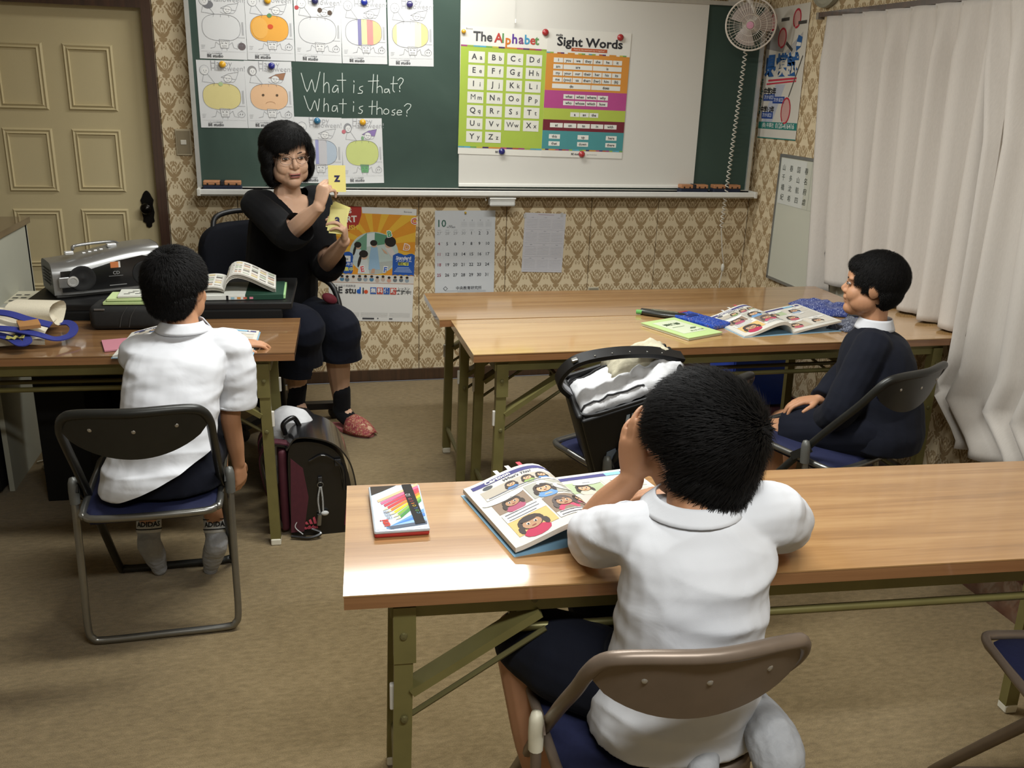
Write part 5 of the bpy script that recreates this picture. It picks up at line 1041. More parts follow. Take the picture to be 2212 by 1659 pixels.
M_BLACKF = fabric('black_top', '#08080A', '#0D0D10', .9, .25); M_SOCKG = fabric('grey_sock', '#8F9093', '#A9AAAC', .95, .2, 40); M_SOCKB = fabric('black_sock', '#0E0E10', '#16161A', .95, .2, 40)
def limb(mb, pts, rad, n=12, sm=5, cap=True):
    sp = smooth_path(pts, sm); N = len(pts)-1; rr = []
    for i in range(len(sp)):
        t = i/sm; k = min(int(t), N-1); f = t-k; f = f*f*(3-2*f); rr.append(rad[k]*(1-f)+rad[k+1]*f)
    mb.tube(sp, rr, n); mb.ell(sp[0], rr[0]*.98, None, n, 8); 
    if cap: mb.ell(sp[-1], rr[-1]*.98, None, n, 8)
    return mb
def torso(mb, rings, sm=4, n=22):
    """rings: (center, halfwidth vec, halfdepth vec) smoothed"""
    cs = smooth_path([r[0] for r in rings], sm); xs = smooth_path([r[1] for r in rings], sm); ys = smooth_path([r[2] for r in rings], sm)
    return mb.loft(list(zip(cs, xs, ys)), n)
def remesh(mb, vox, sm=8, wr=None, fac=.5):
    me = bpy.data.meshes.new('tmp'); me.from_pydata(mb.v, [], mb.f); me.update(); ob = bpy.data.objects.new('tmp', me); COL.objects.link(ob)
    md = ob.modifiers.new('r', 'REMESH'); md.mode = 'VOXEL'; md.voxel_size = vox; md.adaptivity = 0
    if sm: s = ob.modifiers.new('s', 'SMOOTH'); s.factor = fac; s.iterations = sm
    bpy.context.view_layer.update(); dg = bpy.context.evaluated_depsgraph_get(); out = bpy.data.meshes.new_from_object(ob.evaluated_get(dg)); bpy.data.objects.remove(ob); bpy.data.meshes.remove(me)
    if wr:
        n = len(out.vertices); co = np.empty(n*3, 'f'); no = np.empty(n*3, 'f'); out.vertices.foreach_get('co', co); out.vertices.foreach_get('normal', no); co = co.reshape(-1, 3); no = no.reshape(-1, 3)
        d = np.array([wr(Vector(c)) for c in co], 'f'); co += no*d[:, None]; out.vertices.foreach_set('co', co.ravel()); out.update()
    return out
def trim(me, cuts):
    """open a garment edge: drop vertices beyond each plane (point, outward normal, reach)"""
    bm = bmesh.new(); bm.from_mesh(me); 
    for p, n, r in cuts:
        fs = [f for f in bm.faces if (f.calc_center_median()-p).length < r]; vs = {v for f in fs for v in f.verts}; es = {e for f in fs for e in f.edges}
        bmesh.ops.bisect_plane(bm, geom=list(vs)+list(es)+fs, dist=1e-6, plane_co=p, plane_no=n, clear_outer=True)
    bm.to_mesh(me); bm.free(); me.update(); return me
def soften_rim(bm, it=4):
    rim = [v for v in bm.verts if v.is_boundary]
    for _ in range(it): bmesh.ops.smooth_vert(bm, verts=rim, factor=.5, use_axis_x=True, use_axis_y=True, use_axis_z=True)
def mesh_obj(name, me, m, parent=None):
    me.name = name; me.materials.clear(); me.materials.append(m); me.polygons.foreach_set('use_smooth', [True]*len(me.polygons)); o = bpy.data.objects.new(name, me); COL.objects.link(o)
    if parent: attach(o, parent)
    return o
def wrinkle(amp, f, seed, axis=Vector((1, 1, 1))):
    def fn(c):
        q = Vector((c.x*axis.x*f, c.y*axis.y*f, c.z*axis.z*f+seed)); a = noise.noise(q); b = noise.noise(q*2.3+Vector((5, 1, 2))); r = 1-abs(a)*2.2
        return amp*(max(-1, r)*.7+b*.5)
    return fn
def strands(mesh, n, length, flow, width=.0016, lift=.6, seed=1, keep=None, droop=0):
    """short tapered hair blades growing from a mesh; flow(p, nrm) -> tangent direction"""
    rnd = random.Random(seed); mesh.calc_loop_triangles(); tr = mesh.loop_triangles; nt = len(tr); ar = np.empty(nt, 'f'); tr.foreach_get('area', ar); cum = np.cumsum(ar); mb = MB(); V = mesh.vertices
    vs, fs = [], []
    for i in range(n):
        t = tr[min(nt-1, int(np.searchsorted(cum, rnd.random()*cum[-1])))]; a, b = rnd.random(), rnd.random()
        if a+b > 1: a, b = 1-a, 1-b
        p0, p1, p2 = (V[k].co for k in t.vertices); p = p0+(p1-p0)*a+(p2-p0)*b; nr = t.normal.copy()
        if keep and not keep(p): continue
        d = flow(p, nr); d = (d+Vector((rnd.uniform(-1, 1), rnd.uniform(-1, 1), rnd.uniform(-1, 1)))*.16*d.length)
        d = d-nr*d.dot(nr); d = (d.normalized() if d.length > 1e-5 else d); L = length*rnd.uniform(.55, 1.25); lf = lift*rnd.uniform(.5, 1.4)
        dr = (d+nr*lf).normalized(); sd = dr.cross(nr)
        if sd.length < 1e-5: continue
        sd.normalize(); q0 = p-nr*.003; q1 = p+dr*L*.55; q2 = p+(dr+d*.35-nr*.15+Vector((0, 0, -droop))).normalized()*L; w = width*rnd.uniform(.7, 1.3); b0 = len(vs)
        vs += [q0-sd*w, q0+sd*w, q1+sd*w*.7, q1-sd*w*.7, q2]; fs += [(b0, b0+1, b0+2, b0+3), (b0+3, b0+2, b0+4)]
    mb._add(vs, fs); return mb
def hand(mb, M, side, curl, s=1.0, thumb=((.75, .62, -.25), 20), r=1.0):
    """wrist at origin, fingers +y, palm -z; side=+1 right hand. curl: 4 tuples of 3 flex angles (deg)"""
    def W(v): return M @ (Vector(v)*s)
    mx = Vector((M[0][0], M[1][0], M[2][0])); mz = Vector((M[0][2], M[1][2], M[2][2]))
    pr_ = [((0, -.02, 0), .024, .019), ((0, .0, 0), .026, .018), ((0, .03, 0), .036, .017), ((0, .06, -.002), .040, .015), ((0, .082, -.003), .039, .012), ((0, .092, -.004), .034, .009)]
    mb.loft([(W(c), mx*(a*s), mz*(b*s)) for c, a, b in pr_], 14)
    for k in range(4):
        x = -side*(.030-.020*k); ln = ((.043, .026, .021), (.047, .029, .022), (.044, .027, .021), (.034, .020, .018))[k]; rb = (.0092, .0094, .0090, .0080)[k]*r
        p = Vector((x, .082-(.004, 0, .003, .010)[k], -.003)); pts = [p-Vector((0, .018, 0)), p]; a = 0; spread = math.radians(-side*(4-3*k))
        for j in range(3):
            a += math.radians(curl[k][j]); d = Vector((math.sin(spread)*math.cos(a), math.cos(a)*math.cos(spread), -math.sin(a))); p = p+d*ln[j]; pts.append(p)
        limb(mb, [W(q) for q in pts], [rb*s*1.02, rb*s*1.05, rb*s, rb*s*.92, rb*s*.78], 10, 3)
    tx, ty, tz = thumb[0]; p = Vector((-side*.024, .020, -.004)); d = Vector((-side*tx, ty, tz)).normalized(); bend = math.radians(thumb[1]); d2 = (d+Vector((side*math.sin(bend)*.4, math.cos(bend)*.5, -.35*math.sin(bend)))).normalized()
    limb(mb, [W(q) for q in (p-d*.012, p+d*.034, p+d*.034+d2*.030, p+d*.034+d2*.054)], [v*s*r for v in (.0135, .0118, .0105, .0082)], 10, 3)
def orient(o, ydir, zdir):
    y = Vector(ydir).normalized(); z = Vector(zdir); z = (z-y*z.dot(y)).normalized(); x = y.cross(z); return frame(o, x, y, z)
def head_shape(mb, H, s=1.0, child=False):
    def E(c, r): mb.ell(c, r, H @ SCL(s, s, s), 18, 12)
    E((0, -.016, .030), (.072, .090, .082)); E((0, .022, -.030), (.061, .062, .082)); E((0, .030, .030), (.064, .058, .060))
    E((0, .050, -.090), (.030, .034, .026)); E((0, .020, -.075), (.050, .055, .040))
    for q in (-1, 1): E((q*.034, .050, -.034), (.028, .031, .032)); E((q*.040, .018, -.058), (.028, .046, .038)); E((q*.029, .066, .021), (.026, .016, .010))
    for q in (-1, 1):
        Me = H @ SCL(s, s, s) @ T(q*.074, -.008, -.006) @ RZ(q*-.35) @ RX(-.15); mb.ell((0, 0, 0), (.008, .019, .031), Me, 14, 10); mb.ell((q*.006, -.006, .002), (.006, .017, .027), Me, 12, 8)
    # nose, lips, philtrum
    nb = [(0, .080, .014), (0, .088, -.004), (0, .098, -.022), (0, .094, -.033)] if not child else [(0, .078, .010), (0, .083, -.006), (0, .092, -.022), (0, .088, -.031)]
    limb(mb, [H @ (Vector(v)*s) for v in nb], [.007*s, .0075*s, .0105*s, .009*s], 10, 3)
    for q in (-1, 1): E((q*.0115, .084, -.031), (.0085, .010, .0075))
    E((0, .076, -.052), (.024, .014, .012)); E((0, .079 if not child else .075, -.0575), (.021, .010, .0052)); E((0, .078 if not child else .074, -.0675), (.018, .011, .0062))
def face_parts(body, H, s, lip, brow=True, lid=1.0, lw=1.0):
    HM = H @ SCL(s, s, s)
    for q in (-1, 1):
        Ee = HM @ T(q*.030, .0765, .001) @ RZ(-q*.16)
        o = part(MB().ell((0, 0, 0), (.0125, .0075, .0052*lid), Ee, 16, 10), 'eye', mat('#B5AAA0', .35, spec=.4), body, 180)
        part(MB().ell((0, .0052, -.0002), (.0062, .0036, .0050*lid), Ee, 14, 8), 'iris', mat('#17110E', .15, spec=.7), o, 180)
        up_ = MB(); up_.tube(smooth_path([Ee @ Vector(v) for v in ((-.0145, .000, -.0008), (-.008, .0062, .0045*lid), (0, .0085, .0062*lid), (.008, .0062, .0045*lid), (.0145, .0, -.0008))], 4), .0011*s, 6); part(up_, 'eyelid', mat('#2A1D18', .6), o, 180)
        if brow: part(MB().tube(smooth_path([HM @ Vector((q*x, y, z)) for x, y, z in ((.014, .0835, .0175), (.028, .083, .0225), (.044, .071, .0205))], 4), [.0016*s]*3+[.0022*s]*4+[.0009*s]*2, 6), 'eyebrow', mat('#2B211D', .7), body, 180)
    if lip:
        lm = mat(lip, .4, spec=.4); part(MB().ell((0, .0815, -.0585), (.0205*lw, .0088, .0042), HM, 18, 8), 'lip', lm, body, 180); part(MB().ell((0, .081, -.0685), (.0175*lw, .0095, .0050), HM, 18, 8), 'lip', lm, body, 180)
        part(MB().ell((0, .0868, -.0632), (.0165*lw, .0042, .0026), HM, 16, 6), 'mouth_line', mat('#3A1714', .5), body, 180)
def hair_cap(H, s, cut, extra=None, vox=.004, grow=.010, sm=3):
    """scalp volume minus the face: built from ellipsoids, trimmed by cut(local point)->bool keep"""
    mb = MB(); HM = H @ SCL(s, s, s)
    mb.ell((0, -.018, .032), (.074+grow, .092+grow, .083+grow), HM, 24, 16); mb.ell((0, -.040, -.005), (.066+grow, .060+grow, .075), HM, 20, 14)
    for a in (extra or []): mb.ell(a[0], a[1], HM, 18, 12)
    me = remesh(mb, vox, sm); inv = HM.inverted(); bm = bmesh.new(); bm.from_mesh(me); kill = [v for v in bm.verts if not cut(inv @ v.co)]; bmesh.ops.delete(bm, geom=kill, context='VERTS'); soften_rim(bm, 6); bm.to_mesh(me); bm.free(); me.update(); return me
def hair_obj(body, H, s, me, n, length, lift, seed, whorl=(0, -.05, .105), width=.0016, droop=0, keep=None):
    o = mesh_obj('hair', me, M_HAIR, body); inv = (H @ SCL(s, s, s)); wp = inv @ Vector(whorl)
    st = strands(me, n, length, lambda p, nr: (p-wp), width, lift, seed, keep, droop)
    tagk(part(st, 'hair_strands', M_HAIR, o), kind='stuff'); return o
def vadd(a, b): return tuple(x+y for x, y in zip(a, b))

# ------------------------------------------------------------------ boy in the foreground
def boy_front():
    hc = Vector((.645, 1.335, .962)); fwd = Vector((-.30, .95, .05)).normalized(); upv = Vector((-.10, .10, 1)); H = orient(hc, fwd, upv); s = .97
    neck = Vector((.622, 1.275, .868)); pel = Vector((.622, 1.300, .505))
    shL, shR = Vector((.528, 1.298, .826)), Vector((.768, 1.290, .842)); elL, elR = Vector((.492, 1.462, .735)), Vector((.880, 1.425, .742))
    wrL = P(1366, 1035, Y=1.39); hip = {-1: Vector((.545, 1.325, .50)), 1: Vector((.69, 1.325, .50))}
    b = MB(); head_shape(b, H, s, True); limb(b, [neck-Vector((0, .01, .03)), neck+Vector((.005, .02, .03)), hc+Vector((-.005, -.02, -.05))], [.05, .045, .048])
    X, Yv = Vector((1, 0, 0)), Vector((0, 1, 0))
    torso(b, [(pel, X*.12, Yv*.09), (Vector((.626, 1.27, .62)), X*.095, Yv*.07), (Vector((.628, 1.265, .76)), X*.10, Yv*.07), (Vector((.628, 1.28, .835)), X*.10, Yv*.05)])
    limb(b, [shL, (shL+elL)/2+Vector((-.01, 0, 0)), elL], [.042, .036, .031]); limb(b, [elL, elL*.5+wrL*.5+Vector((-.004, .004, 0)), wrL], [.031, .030, .022])
    limb(b, [shR, (shR+elR)/2, elR], [.042, .036, .031]); wrR = Vector((.76, 1.60, .735)); limb(b, [elR, (elR+wrR)/2, wrR], [.031, .029, .021])
    hand(b, orient(wrL, (-.10, .02, 1), (-1, -.55, .0)), -1, ((18, 22, 12), (16, 22, 14), (18, 25, 18), (22, 30, 20)), .80, ((.75, .55, -.35), 15))
    hand(b, orient(wrR, (-.8, .55, -.05), (0, .05, 1)), 1, ((15, 20, 12),)*4, .78)
    knL, knR = Vector((.385, 1.500, .505)), Vector((.56, 1.66, .51))
    limb(b, [hip[-1], (hip[-1]+knL)/2, knL], [.075, .068, .052]); limb(b, [hip[1], (hip[1]+knR)/2, knR], [.075, .068, .052])
    anL = Vector((.455, 1.455, .10)); limb(b, [knL, knL*.55+anL*.45+Vector((-.005, -.02, 0)), anL], [.050, .046, .030]); limb(b, [anL, anL+Vector((.0, .06, -.055)), anL+Vector((0, .13, -.065))], [.03, .028, .02])
    anR = Vector((.755, 1.215, .475)); limb(b, [knR+Vector((.02, 0, -.01)), (knR+anR)/2+Vector((.04, 0, -.02)), anR], [.050, .048, .032]); limb(b, [anR, anR+Vector((-.005, -.06, .015)), anR+Vector((-.01, -.10, -.03))], [.03, .03, .02])
    body = mesh_obj('person', remesh(b, .0036, 5), M_SKIN_B); tagk(body, 'boy in the foreground seen from behind in a white polo shirt, hand on his cheek', 'person', 'people in the classroom')
    face_parts(body, H, s, '#A86A5C')
    # hair
    def cut(p): return not (p.y > .048 and p.z < .052) and not (p.y > .012 and p.z < -.010) and p.z > -.100 and not (abs(p.x) > .050 and p.z < .012 and p.y > -.034) and not (abs(p.x) > .048 and p.z < -.045 and p.y > -.055)
    me = hair_cap(H, s, cut, [((0, -.055, -.045), (.064, .045, .062)), ((0, -.07, .03), (.07, .05, .07))], .004, .014)
    hair_obj(body, H, s, me, 36000, .034, .85, 3, (.03, -.090, .060), .0008)
    # shirt
    sh = MB(); torso(sh, [(Vector((.622, 1.275, .440)), X*.158, Yv*.118), (Vector((.624, 1.275, .50)), X*.152, Yv*.124), (Vector((.626, 1.262, .60)), X*.130, Yv*.106), (Vector((.628, 1.255, .70)), X*.130, Yv*.103), (Vector((.630, 1.262, .79)), X*.134, Yv*.092), (Vector((.624, 1.278, .848)), X*.118, Yv*.062), (Vector((.624, 1.288, .872)), X*.070, Yv*.055)])
    for a, e_ in ((shL, elL), (shR, elR)):
        sgn = -1 if a.x < .6 else 1; q = a.lerp(e_, .84); limb(sh, [a+Vector((-sgn*.05, -.005, .0)), a+Vector((sgn*.003, 0, 0)), a.lerp(e_, .4)+Vector((sgn*.012, 0, -.006)), q+Vector((sgn*.006, 0, -.004))], [.050, .050, .051, .050] if sgn < 0 else [.054, .055, .057, .053], 16, 5, False)
    shirt = mesh_obj('polo_shirt', trim(remesh(sh, .0048, 5, wrinkle(.0075, 6.5, 2.0, Vector((.9, .9, 2.4)))), [(a.lerp(e_, .74), (e_-a).normalized(), .10) for a, e_ in ((shL, elL), (shR, elR))]), M_SHIRT, body)
    col_ = MB(); 
    def cf(u, v):
        a = math.pi*(1.08+.84*u) if 0 else math.radians(-70+320*u); r1, r2 = .056+.022*v, .052+.024*v; return (.624+r1*1.12*math.cos(a+math.pi/2+math.pi*.0), 1.290+r2*math.sin(a+math.pi/2), .890-.024*v+.004*math.cos(a))
    part(col_.grid(cf, 28, 5, .003), 'collar', M_SHIRT, shirt, 180)
    for a, e_ in ((shL, elL), (shR, elR)):
        c = a.lerp(e_, .10); d = (e_-a).normalized(); u_ = d.orthogonal().normalized(); w_ = d.cross(u_); part(MB().tube([c+(u_*math.cos(t)+w_*math.sin(t))*(.0510 if a.x < .6 else .0565) for t in [2*math.pi*k/28 for k in range(28)]], .0016, 5, True), 'sleeve_seam', M_SHIRT, shirt, 180)
    # shorts
    so = MB(); torso(so, [(Vector((.625, 1.31, .443)), X*.146, Yv*.095), (pel+Vector((0, .015, .0)), X*.135, Yv*.09), (pel+Vector((0, -.01, .09)), X*.128, Yv*.098)])
    limb(so, [hip[-1], hip[-1].lerp(knL, .5)+Vector((-.005, 0, 0)), hip[-1].lerp(knL, .88)], [.082, .086, .074], 16); limb(so, [hip[1], hip[1].lerp(knR, .5), hip[1].lerp(knR, .80)], [.082, .084, .076], 16)
    mesh_obj('shorts', remesh(so, .006, 5, wrinkle(.003, 10, 4)), M_NAVYF, body)
    sk = MB(); limb(sk, [anR+Vector((.0, .03, .0)), anR+Vector((-.004, -.03, .012)), anR+Vector((-.008, -.085, .006)), anR+Vector((-.014, -.118, -.045))], [.041, .044, .046, .036], 14); mesh_obj('sock', remesh(sk, .004, 4, wrinkle(.002, 30, 1)), M_SOCKG, body)
    sk = MB(); f2 = Vector((.645, 1.200, .452)); limb(sk, [f2+Vector((.03, .06, .0)), f2, f2+Vector((-.02, -.05, -.012))], [.034, .036, .028], 14); mesh_obj('sock', remesh(sk, .004, 4, wrinkle(.002, 30, 6)), M_SOCKG, body)
    sk = MB(); limb(sk, [anL+Vector((0, -.0, .08)), anL, anL+Vector((0, .06, -.052)), anL+Vector((0, .13, -.062))], [.038, .036, .033, .026], 12); mesh_obj('sock', remesh(sk, .006, 3), M_SOCKG, body)
    return body
boy_front()
# ------------------------------------------------------------------ boy at the left table
def boy_left():
    hc = P(384, 622, Y=2.665); fwd = Vector((.42, .90, .0)).normalized(); H = orient(hc, fwd, Vector((.10, .12, 1))); s = .92
    neck = P(396, 712, Y=2.625); pel = Vector((-.405, 2.475, .50)); X, Yv = Vector((1, -.06, 0)).normalized(), Vector((.06, 1, 0)).normalized()
    shL, shR = P(300, 765, Y=2.615), P(497, 755, Y=2.615); elR, wrR = P(498, 905, Y=2.60), P(515, 1000, Y=2.63)
    hip = {-1: pel+X*-.07+Yv*.02, 1: pel+X*.07+Yv*.02}; b = MB(); head_shape(b, H, s, True)
    limb(b, [neck-Vector((0, .01, .03)), neck+Vector((0, .01, .02)), hc+Vector((-.005, -.015, -.045))], [.048, .043, .045])
    torso(b, [(pel, X*.10, Yv*.07), (pel.lerp(neck, .35), X*.095, Yv*.07), (pel.lerp(neck, .72)+Vector((0, -.02, 0)), X*.115, Yv*.08), (neck-Vector((0, .0, .03)), X*.10, Yv*.055)])
    limb(b, [shR, (shR+elR)/2, elR], [.040, .034, .029]); limb(b, [elR, (elR+wrR)/2, wrR], [.029, .027, .020]); hand(b, orient(wrR, (.10, .12, -1), (.9, -.5, 0)), 1, ((25, 30, 20), (28, 34, 22), (30, 34, 22), (32, 36, 24)), .76)
    elL = Vector((shL.x+.02, 2.82, .735)); wrL = P(500, 752, Y=2.93)+Vector((0, 0, .012)); limb(b, [shL, (shL+elL)/2, elL], [.040, .034, .030]); limb(b, [elL, (elL+wrL)/2, wrL], [.030, .026, .020])
    hand(b, orient(wrL, (.90, .15, .05), (.1, -.1, 1)), -1, ((10, 25, 25), (8, 25, 28), (10, 25, 25), (14, 25, 22)), .74, ((.6, .7, -.2), 15))
    an = {-1: P(322, 1165, Y=2.705), 1: P(467, 1165, Y=2.69)}; kn = {-1: Vector((-.49, 2.83, .475)), 1: Vector((-.30, 2.83, .475))}; toe = {-1: P(345, 1228, Y=2.775), 1: P(455, 1228, Y=2.765)}
    for q in (-1, 1):
        limb(b, [hip[q], (hip[q]+kn[q])/2, kn[q]], [.064, .062, .050]); limb(b, [kn[q], kn[q].lerp(an[q], .45)+Vector((0, -.015, 0)), an[q]], [.048, .045, .029]); limb(b, [an[q]+Vector((0, -.012, -.005)), an[q].lerp(toe[q], .5), toe[q]], [.028, .028, .018])
    body = mesh_obj('person', remesh(b, .0036, 5), M_SKIN_B); tagk(body, 'boy at the left table seen from behind, one arm hanging down', 'person', 'people in the classroom'); face_parts(body, H, s, None)
    def cut(p): return not (p.y > .045 and p.z < .050) and not (p.y > .005 and p.z < -.008) and p.z > -.072 and not (abs(p.x) > .050 and p.z < .008 and p.y > -.034)
    me = hair_cap(H, s, cut, [((0, -.055, -.035), (.066, .045, .050)), ((0, -.06, .03), (.072, .05, .07))], .004, .012); hair_obj(body, H, s, me, 26000, .022, .60, 5, (.0, -.06, .10), .0008)
    sh = MB(); torso(sh, [(pel+Vector((-.012, -.030, -.050)), X*.150, Yv*.110), (pel+Vector((-.004, -.025, .0)), X*.146, Yv*.118), (pel.lerp(neck, .30)+Vector((.0, -.02, 0)), X*.132, Yv*.102), (pel.lerp(neck, .55)+Vector((0, -.025, 0)), X*.130, Yv*.100), (pel.lerp(neck, .80)+Vector((-.002, -.02, 0)), X*.132, Yv*.088), (neck+Vector((0, -.005, -.025)), X*.102, Yv*.060), (neck+Vector((0, .0, .008)), X*.060, Yv*.050)])
    limb(sh, [shR-X*.05, shR+X*.002, shR.lerp(elR, .45)+X*.016, shR.lerp(elR, .92)+X*.012], [.052, .054, .057, .057], 16, 5, False); limb(sh, [shL+X*.05, shL, shL.lerp(elL, .4), shL.lerp(elL, .8)], [.052, .053, .052, .050], 16)
    shirt = mesh_obj('polo_shirt', trim(remesh(sh, .0046, 5, wrinkle(.0068, 7, 11.0, Vector((.9, .9, 2.5)))), [(shR.lerp(elR, .81)+X*.012, (elR-shR).normalized(), .10), (Vector((-.50, 2.46, .452)), Vector((.46, 0, -1)), .5)]), M_SHIRT, body)
    def cf(u, v): a = math.radians(-75+330*u)+math.pi/2; q = neck+Vector((0, .005, .018)); return (q.x+(.055+.020*v)*math.cos(a), q.y+(.050+.020*v)*math.sin(a), q.z+.008-.028*v)
    part(MB().grid(cf, 28, 5, .003), 'collar', M_SHIRT, shirt, 180); d = (elR-shR).normalized(); c = shR.lerp(elR, .79)+X*.012; u_ = d.orthogonal().normalized(); w_ = d.cross(u_); part(MB().tube([c+(u_*math.cos(t)+w_*math.sin(t))*.0565 for t in [2*math.pi*k/28 for k in range(28)]], .0035, 6, True), 'sleeve_hem', M_SHIRT, shirt, 180)
    so = MB(); torso(so, [(pel+Vector((.01, .01, -.060)), X*.150, Yv*.105), (pel+Vector((.005, .01, -.02)), X*.142, Yv*.10), (pel+Vector((0, .01, .06)), X*.115, Yv*.08)])
    for q in (-1, 1): limb(so, [hip[q]+Yv*.02, (hip[q]+kn[q])/2, hip[q].lerp(kn[q], .95)], [.080, .082, .074], 16, 5, False)
    mesh_obj('shorts', remesh(so, .006, 5, wrinkle(.003, 10, 8)), M_NAVYF, body)
    for q in (-1, 1):
        d = (an[q]-kn[q]).normalized(); top = an[q]-d*.045; sk = MB(); limb(sk, [top, an[q]-d*.01, an[q]+Vector((0, -.006, -.012)), an[q].lerp(toe[q], .5), toe[q]], [.036, .033, .035, .034, .023], 14)
        so_ = mesh_obj('sock', remesh(sk, .0036, 3, wrinkle(.0016, 40, q)), M_SOCKG, body); cu = an[q]-d*.052; u_ = Vector((1, 0, 0)); u_ = (u_-d*u_.dot(d)).normalized(); w_ = d.cross(u_)
        def ring_(t, r): return [cu+d*t+(u_*math.cos(a)+w_*math.sin(a))*r for a in [2*math.pi*k/24 for k in range(24)]]
        part(MB().loft([(cu+d*t, u_*r, w_*r) for t, r in ((-.024, .034), (-.022, .0365), (.028, .0365), (.030, .034))], 24), 'cuff', mat('#BFBFBC', .95, var=.05, scale=200), so_, 60)
        for t in (-.012, .019): part(MB().tube(ring_(t, .0362), .0022, 5, True), 'stripe', mat('#141414', .9), so_, 180)
        pr_ = Print(so_, I4); pr_.fn = (lambda x, y, z, cu=cu, d=d, u_=u_, w_=w_: tuple(cu+d*(.004-y)+(u_*math.sin(x/.0368)+w_*math.cos(x/.0368))*(.0369+z))); pr_.text('ADIDAS', .004, 0, .021, '#1A1A1A', 2, bold=.0006)
    return body
boy_left()

# ------------------------------------------------------------------ boy in the navy jacket, in profile
def boy_right():
    fw = Vector((-.82, .57, 0)).normalized(); lt = Vector((-.57, -.82, 0)).normalized()      # his forward and his left
    hc = P(1884, 616, Y=2.62); H = orient(hc, fw+Vector((0, 0, .04)), Vector((0, 0, 1))); s = .93
    neck = P(1890, 702, Y=2.60); pel = Vector((1.845, 2.480, .500)); X, Yv = -lt, fw
    b = MB(); head_shape(b, H, s, True); limb(b, [neck-Vector((0, 0, .03)), neck+fw*.006+Vector((0, 0, .02)), hc-fw*.018+Vector((0, 0, -.05))], [.048, .042, .044])
    torso(b, [(pel, X*.12, Yv*.09), (pel.lerp(neck, .4), X*.105, Yv*.08), (pel.lerp(neck, .75), X*.11, Yv*.08), (neck-Vector((0, 0, .03)), X*.10, Yv*.055)])
    sh_ = {1: neck+lt*.125+Vector((0, 0, -.055)), -1: neck-lt*.125+Vector((0, 0, -.055))}; el = {1: P(1815, 885, Y=2.46), -1: pel+fw*.10-lt*.17+Vector((0, 0, .14))}; wr = {1: P(1772, 922, Y=2.56), -1: pel+fw*.20-lt*.03+Vector((0, 0, .05))}
    for q in (1, -1): limb(b, [sh_[q], (sh_[q]+el[q])/2, el[q]], [.038, .034, .03]); limb(b, [el[q], (el[q]+wr[q])/2, wr[q]], [.03, .027, .02]); hand(b, orient(wr[q], fw*.9-lt*q*.3+Vector((0, 0, -.1)), (0, 0, 1)), -q, ((20, 28, 20),)*4, .78)
    hip = {q: pel+lt*(.07*q)+fw*.02 for q in (1, -1)}; kn = {1: P(1655, 935, Y=2.70), -1: P(1690, 912, Y=2.86)}
    for q in (1, -1): limb(b, [hip[q], (hip[q]+kn[q])/2, kn[q]], [.076, .066, .050]); an = Vector((kn[q].x, kn[q].y, .10))-fw*.03; limb(b, [kn[q], kn[q].lerp(an, .4)-fw*.015, an], [.048, .046, .03]); limb(b, [an, an+fw*.06+Vector((0, 0, -.05)), an+fw*.13+Vector((0, 0, -.065))], [.03, .028, .02])
    body = mesh_obj('person', remesh(b, .0034, 4), M_SKIN_B); tagk(body, 'boy in a navy jacket sitting in profile at the right table', 'person', 'people in the classroom'); face_parts(body, H, s, None)
    def cut(p): return not (p.y > .062+.25*max(0, p.z-.05) and p.z < .048) and not (p.y > .030 and p.z < .030 and not (abs(p.x) > .045 and p.z > .004)) and not (p.y > .010 and p.z < -.020) and p.z > -.075 and not (abs(p.x) > .055 and p.z < -.018 and p.y > -.030)
    me = hair_cap(H, s, cut, [((0, -.046, -.034), (.062, .040, .052)), ((0, -.055, .03), (.072, .055, .075)), ((0, .034, .066), (.064, .054, .040))], .004, .012, 6); hair_obj(body, H, s, me, 26000, .018, .30, 9, (0, -.04, .11), .0008)
    jk = MB(); torso(jk, [(pel+Vector((0, 0, -.055))-fw*.01, X*.158, Yv*.125), (pel-fw*.008, X*.158, Yv*.132), (pel.lerp(neck, .3)-fw*.004, X*.152, Yv*.132), (pel.lerp(neck, .6)-fw*.0, X*.150, Yv*.124), (pel.lerp(neck, .83)-fw*.003, X*.142, Yv*.10), (neck+Vector((0, 0, -.022)), X*.10, Yv*.062), (neck+Vector((0, 0, .0)), X*.058, Yv*.052)])
    for q in (1, -1): limb(jk, [sh_[q]-lt*q*.045, sh_[q], (sh_[q]+el[q])/2+lt*q*.008, el[q]+lt*q*.004, el[q].lerp(wr[q], .55), wr[q]-fw*.01], [.056, .060, .060, .056, .050, .044], 14, 5, False)
    jo = mesh_obj('jacket', remesh(jk, .0048, 5, wrinkle(.0055, 7, 20, Vector((1, 1, 1.4)))), M_JACKET, body)
    def cf(u, v): a = math.radians(-70+320*u); d_ = -fw*math.cos(a)+lt*math.sin(a); q = neck+d_*(.052+.013*v)+Vector((0, 0, .026-.036*v)); return tuple(q)
    part(MB().grid(cf, 28, 5, .003), 'shirt_collar', M_SHIRT, jo, 180)
    for k in range(2): part(MB().ell(tuple(wr[1]+lt*.036-fw*(.03+.022*k)+Vector((0, 0, .008))), .0045, None, 8, 6), 'cuff_button', mat('#B9B6A8', .3, .6), jo)
    so = MB(); torso(so, [(pel+Vector((0, 0, -.062)), X*.150, Yv*.11), (pel, X*.148, Yv*.11), (pel+Vector((0, 0, .07)), X*.125, Yv*.095)])
    for q in (1, -1): limb(so, [hip[q], (hip[q]+kn[q])/2, hip[q].lerp(kn[q], .80)], [.088, .084, .078], 16, 5, False)
    mesh_obj('shorts', remesh(so, .006, 5, wrinkle(.003, 10, 18)), M_NAVYF, body)
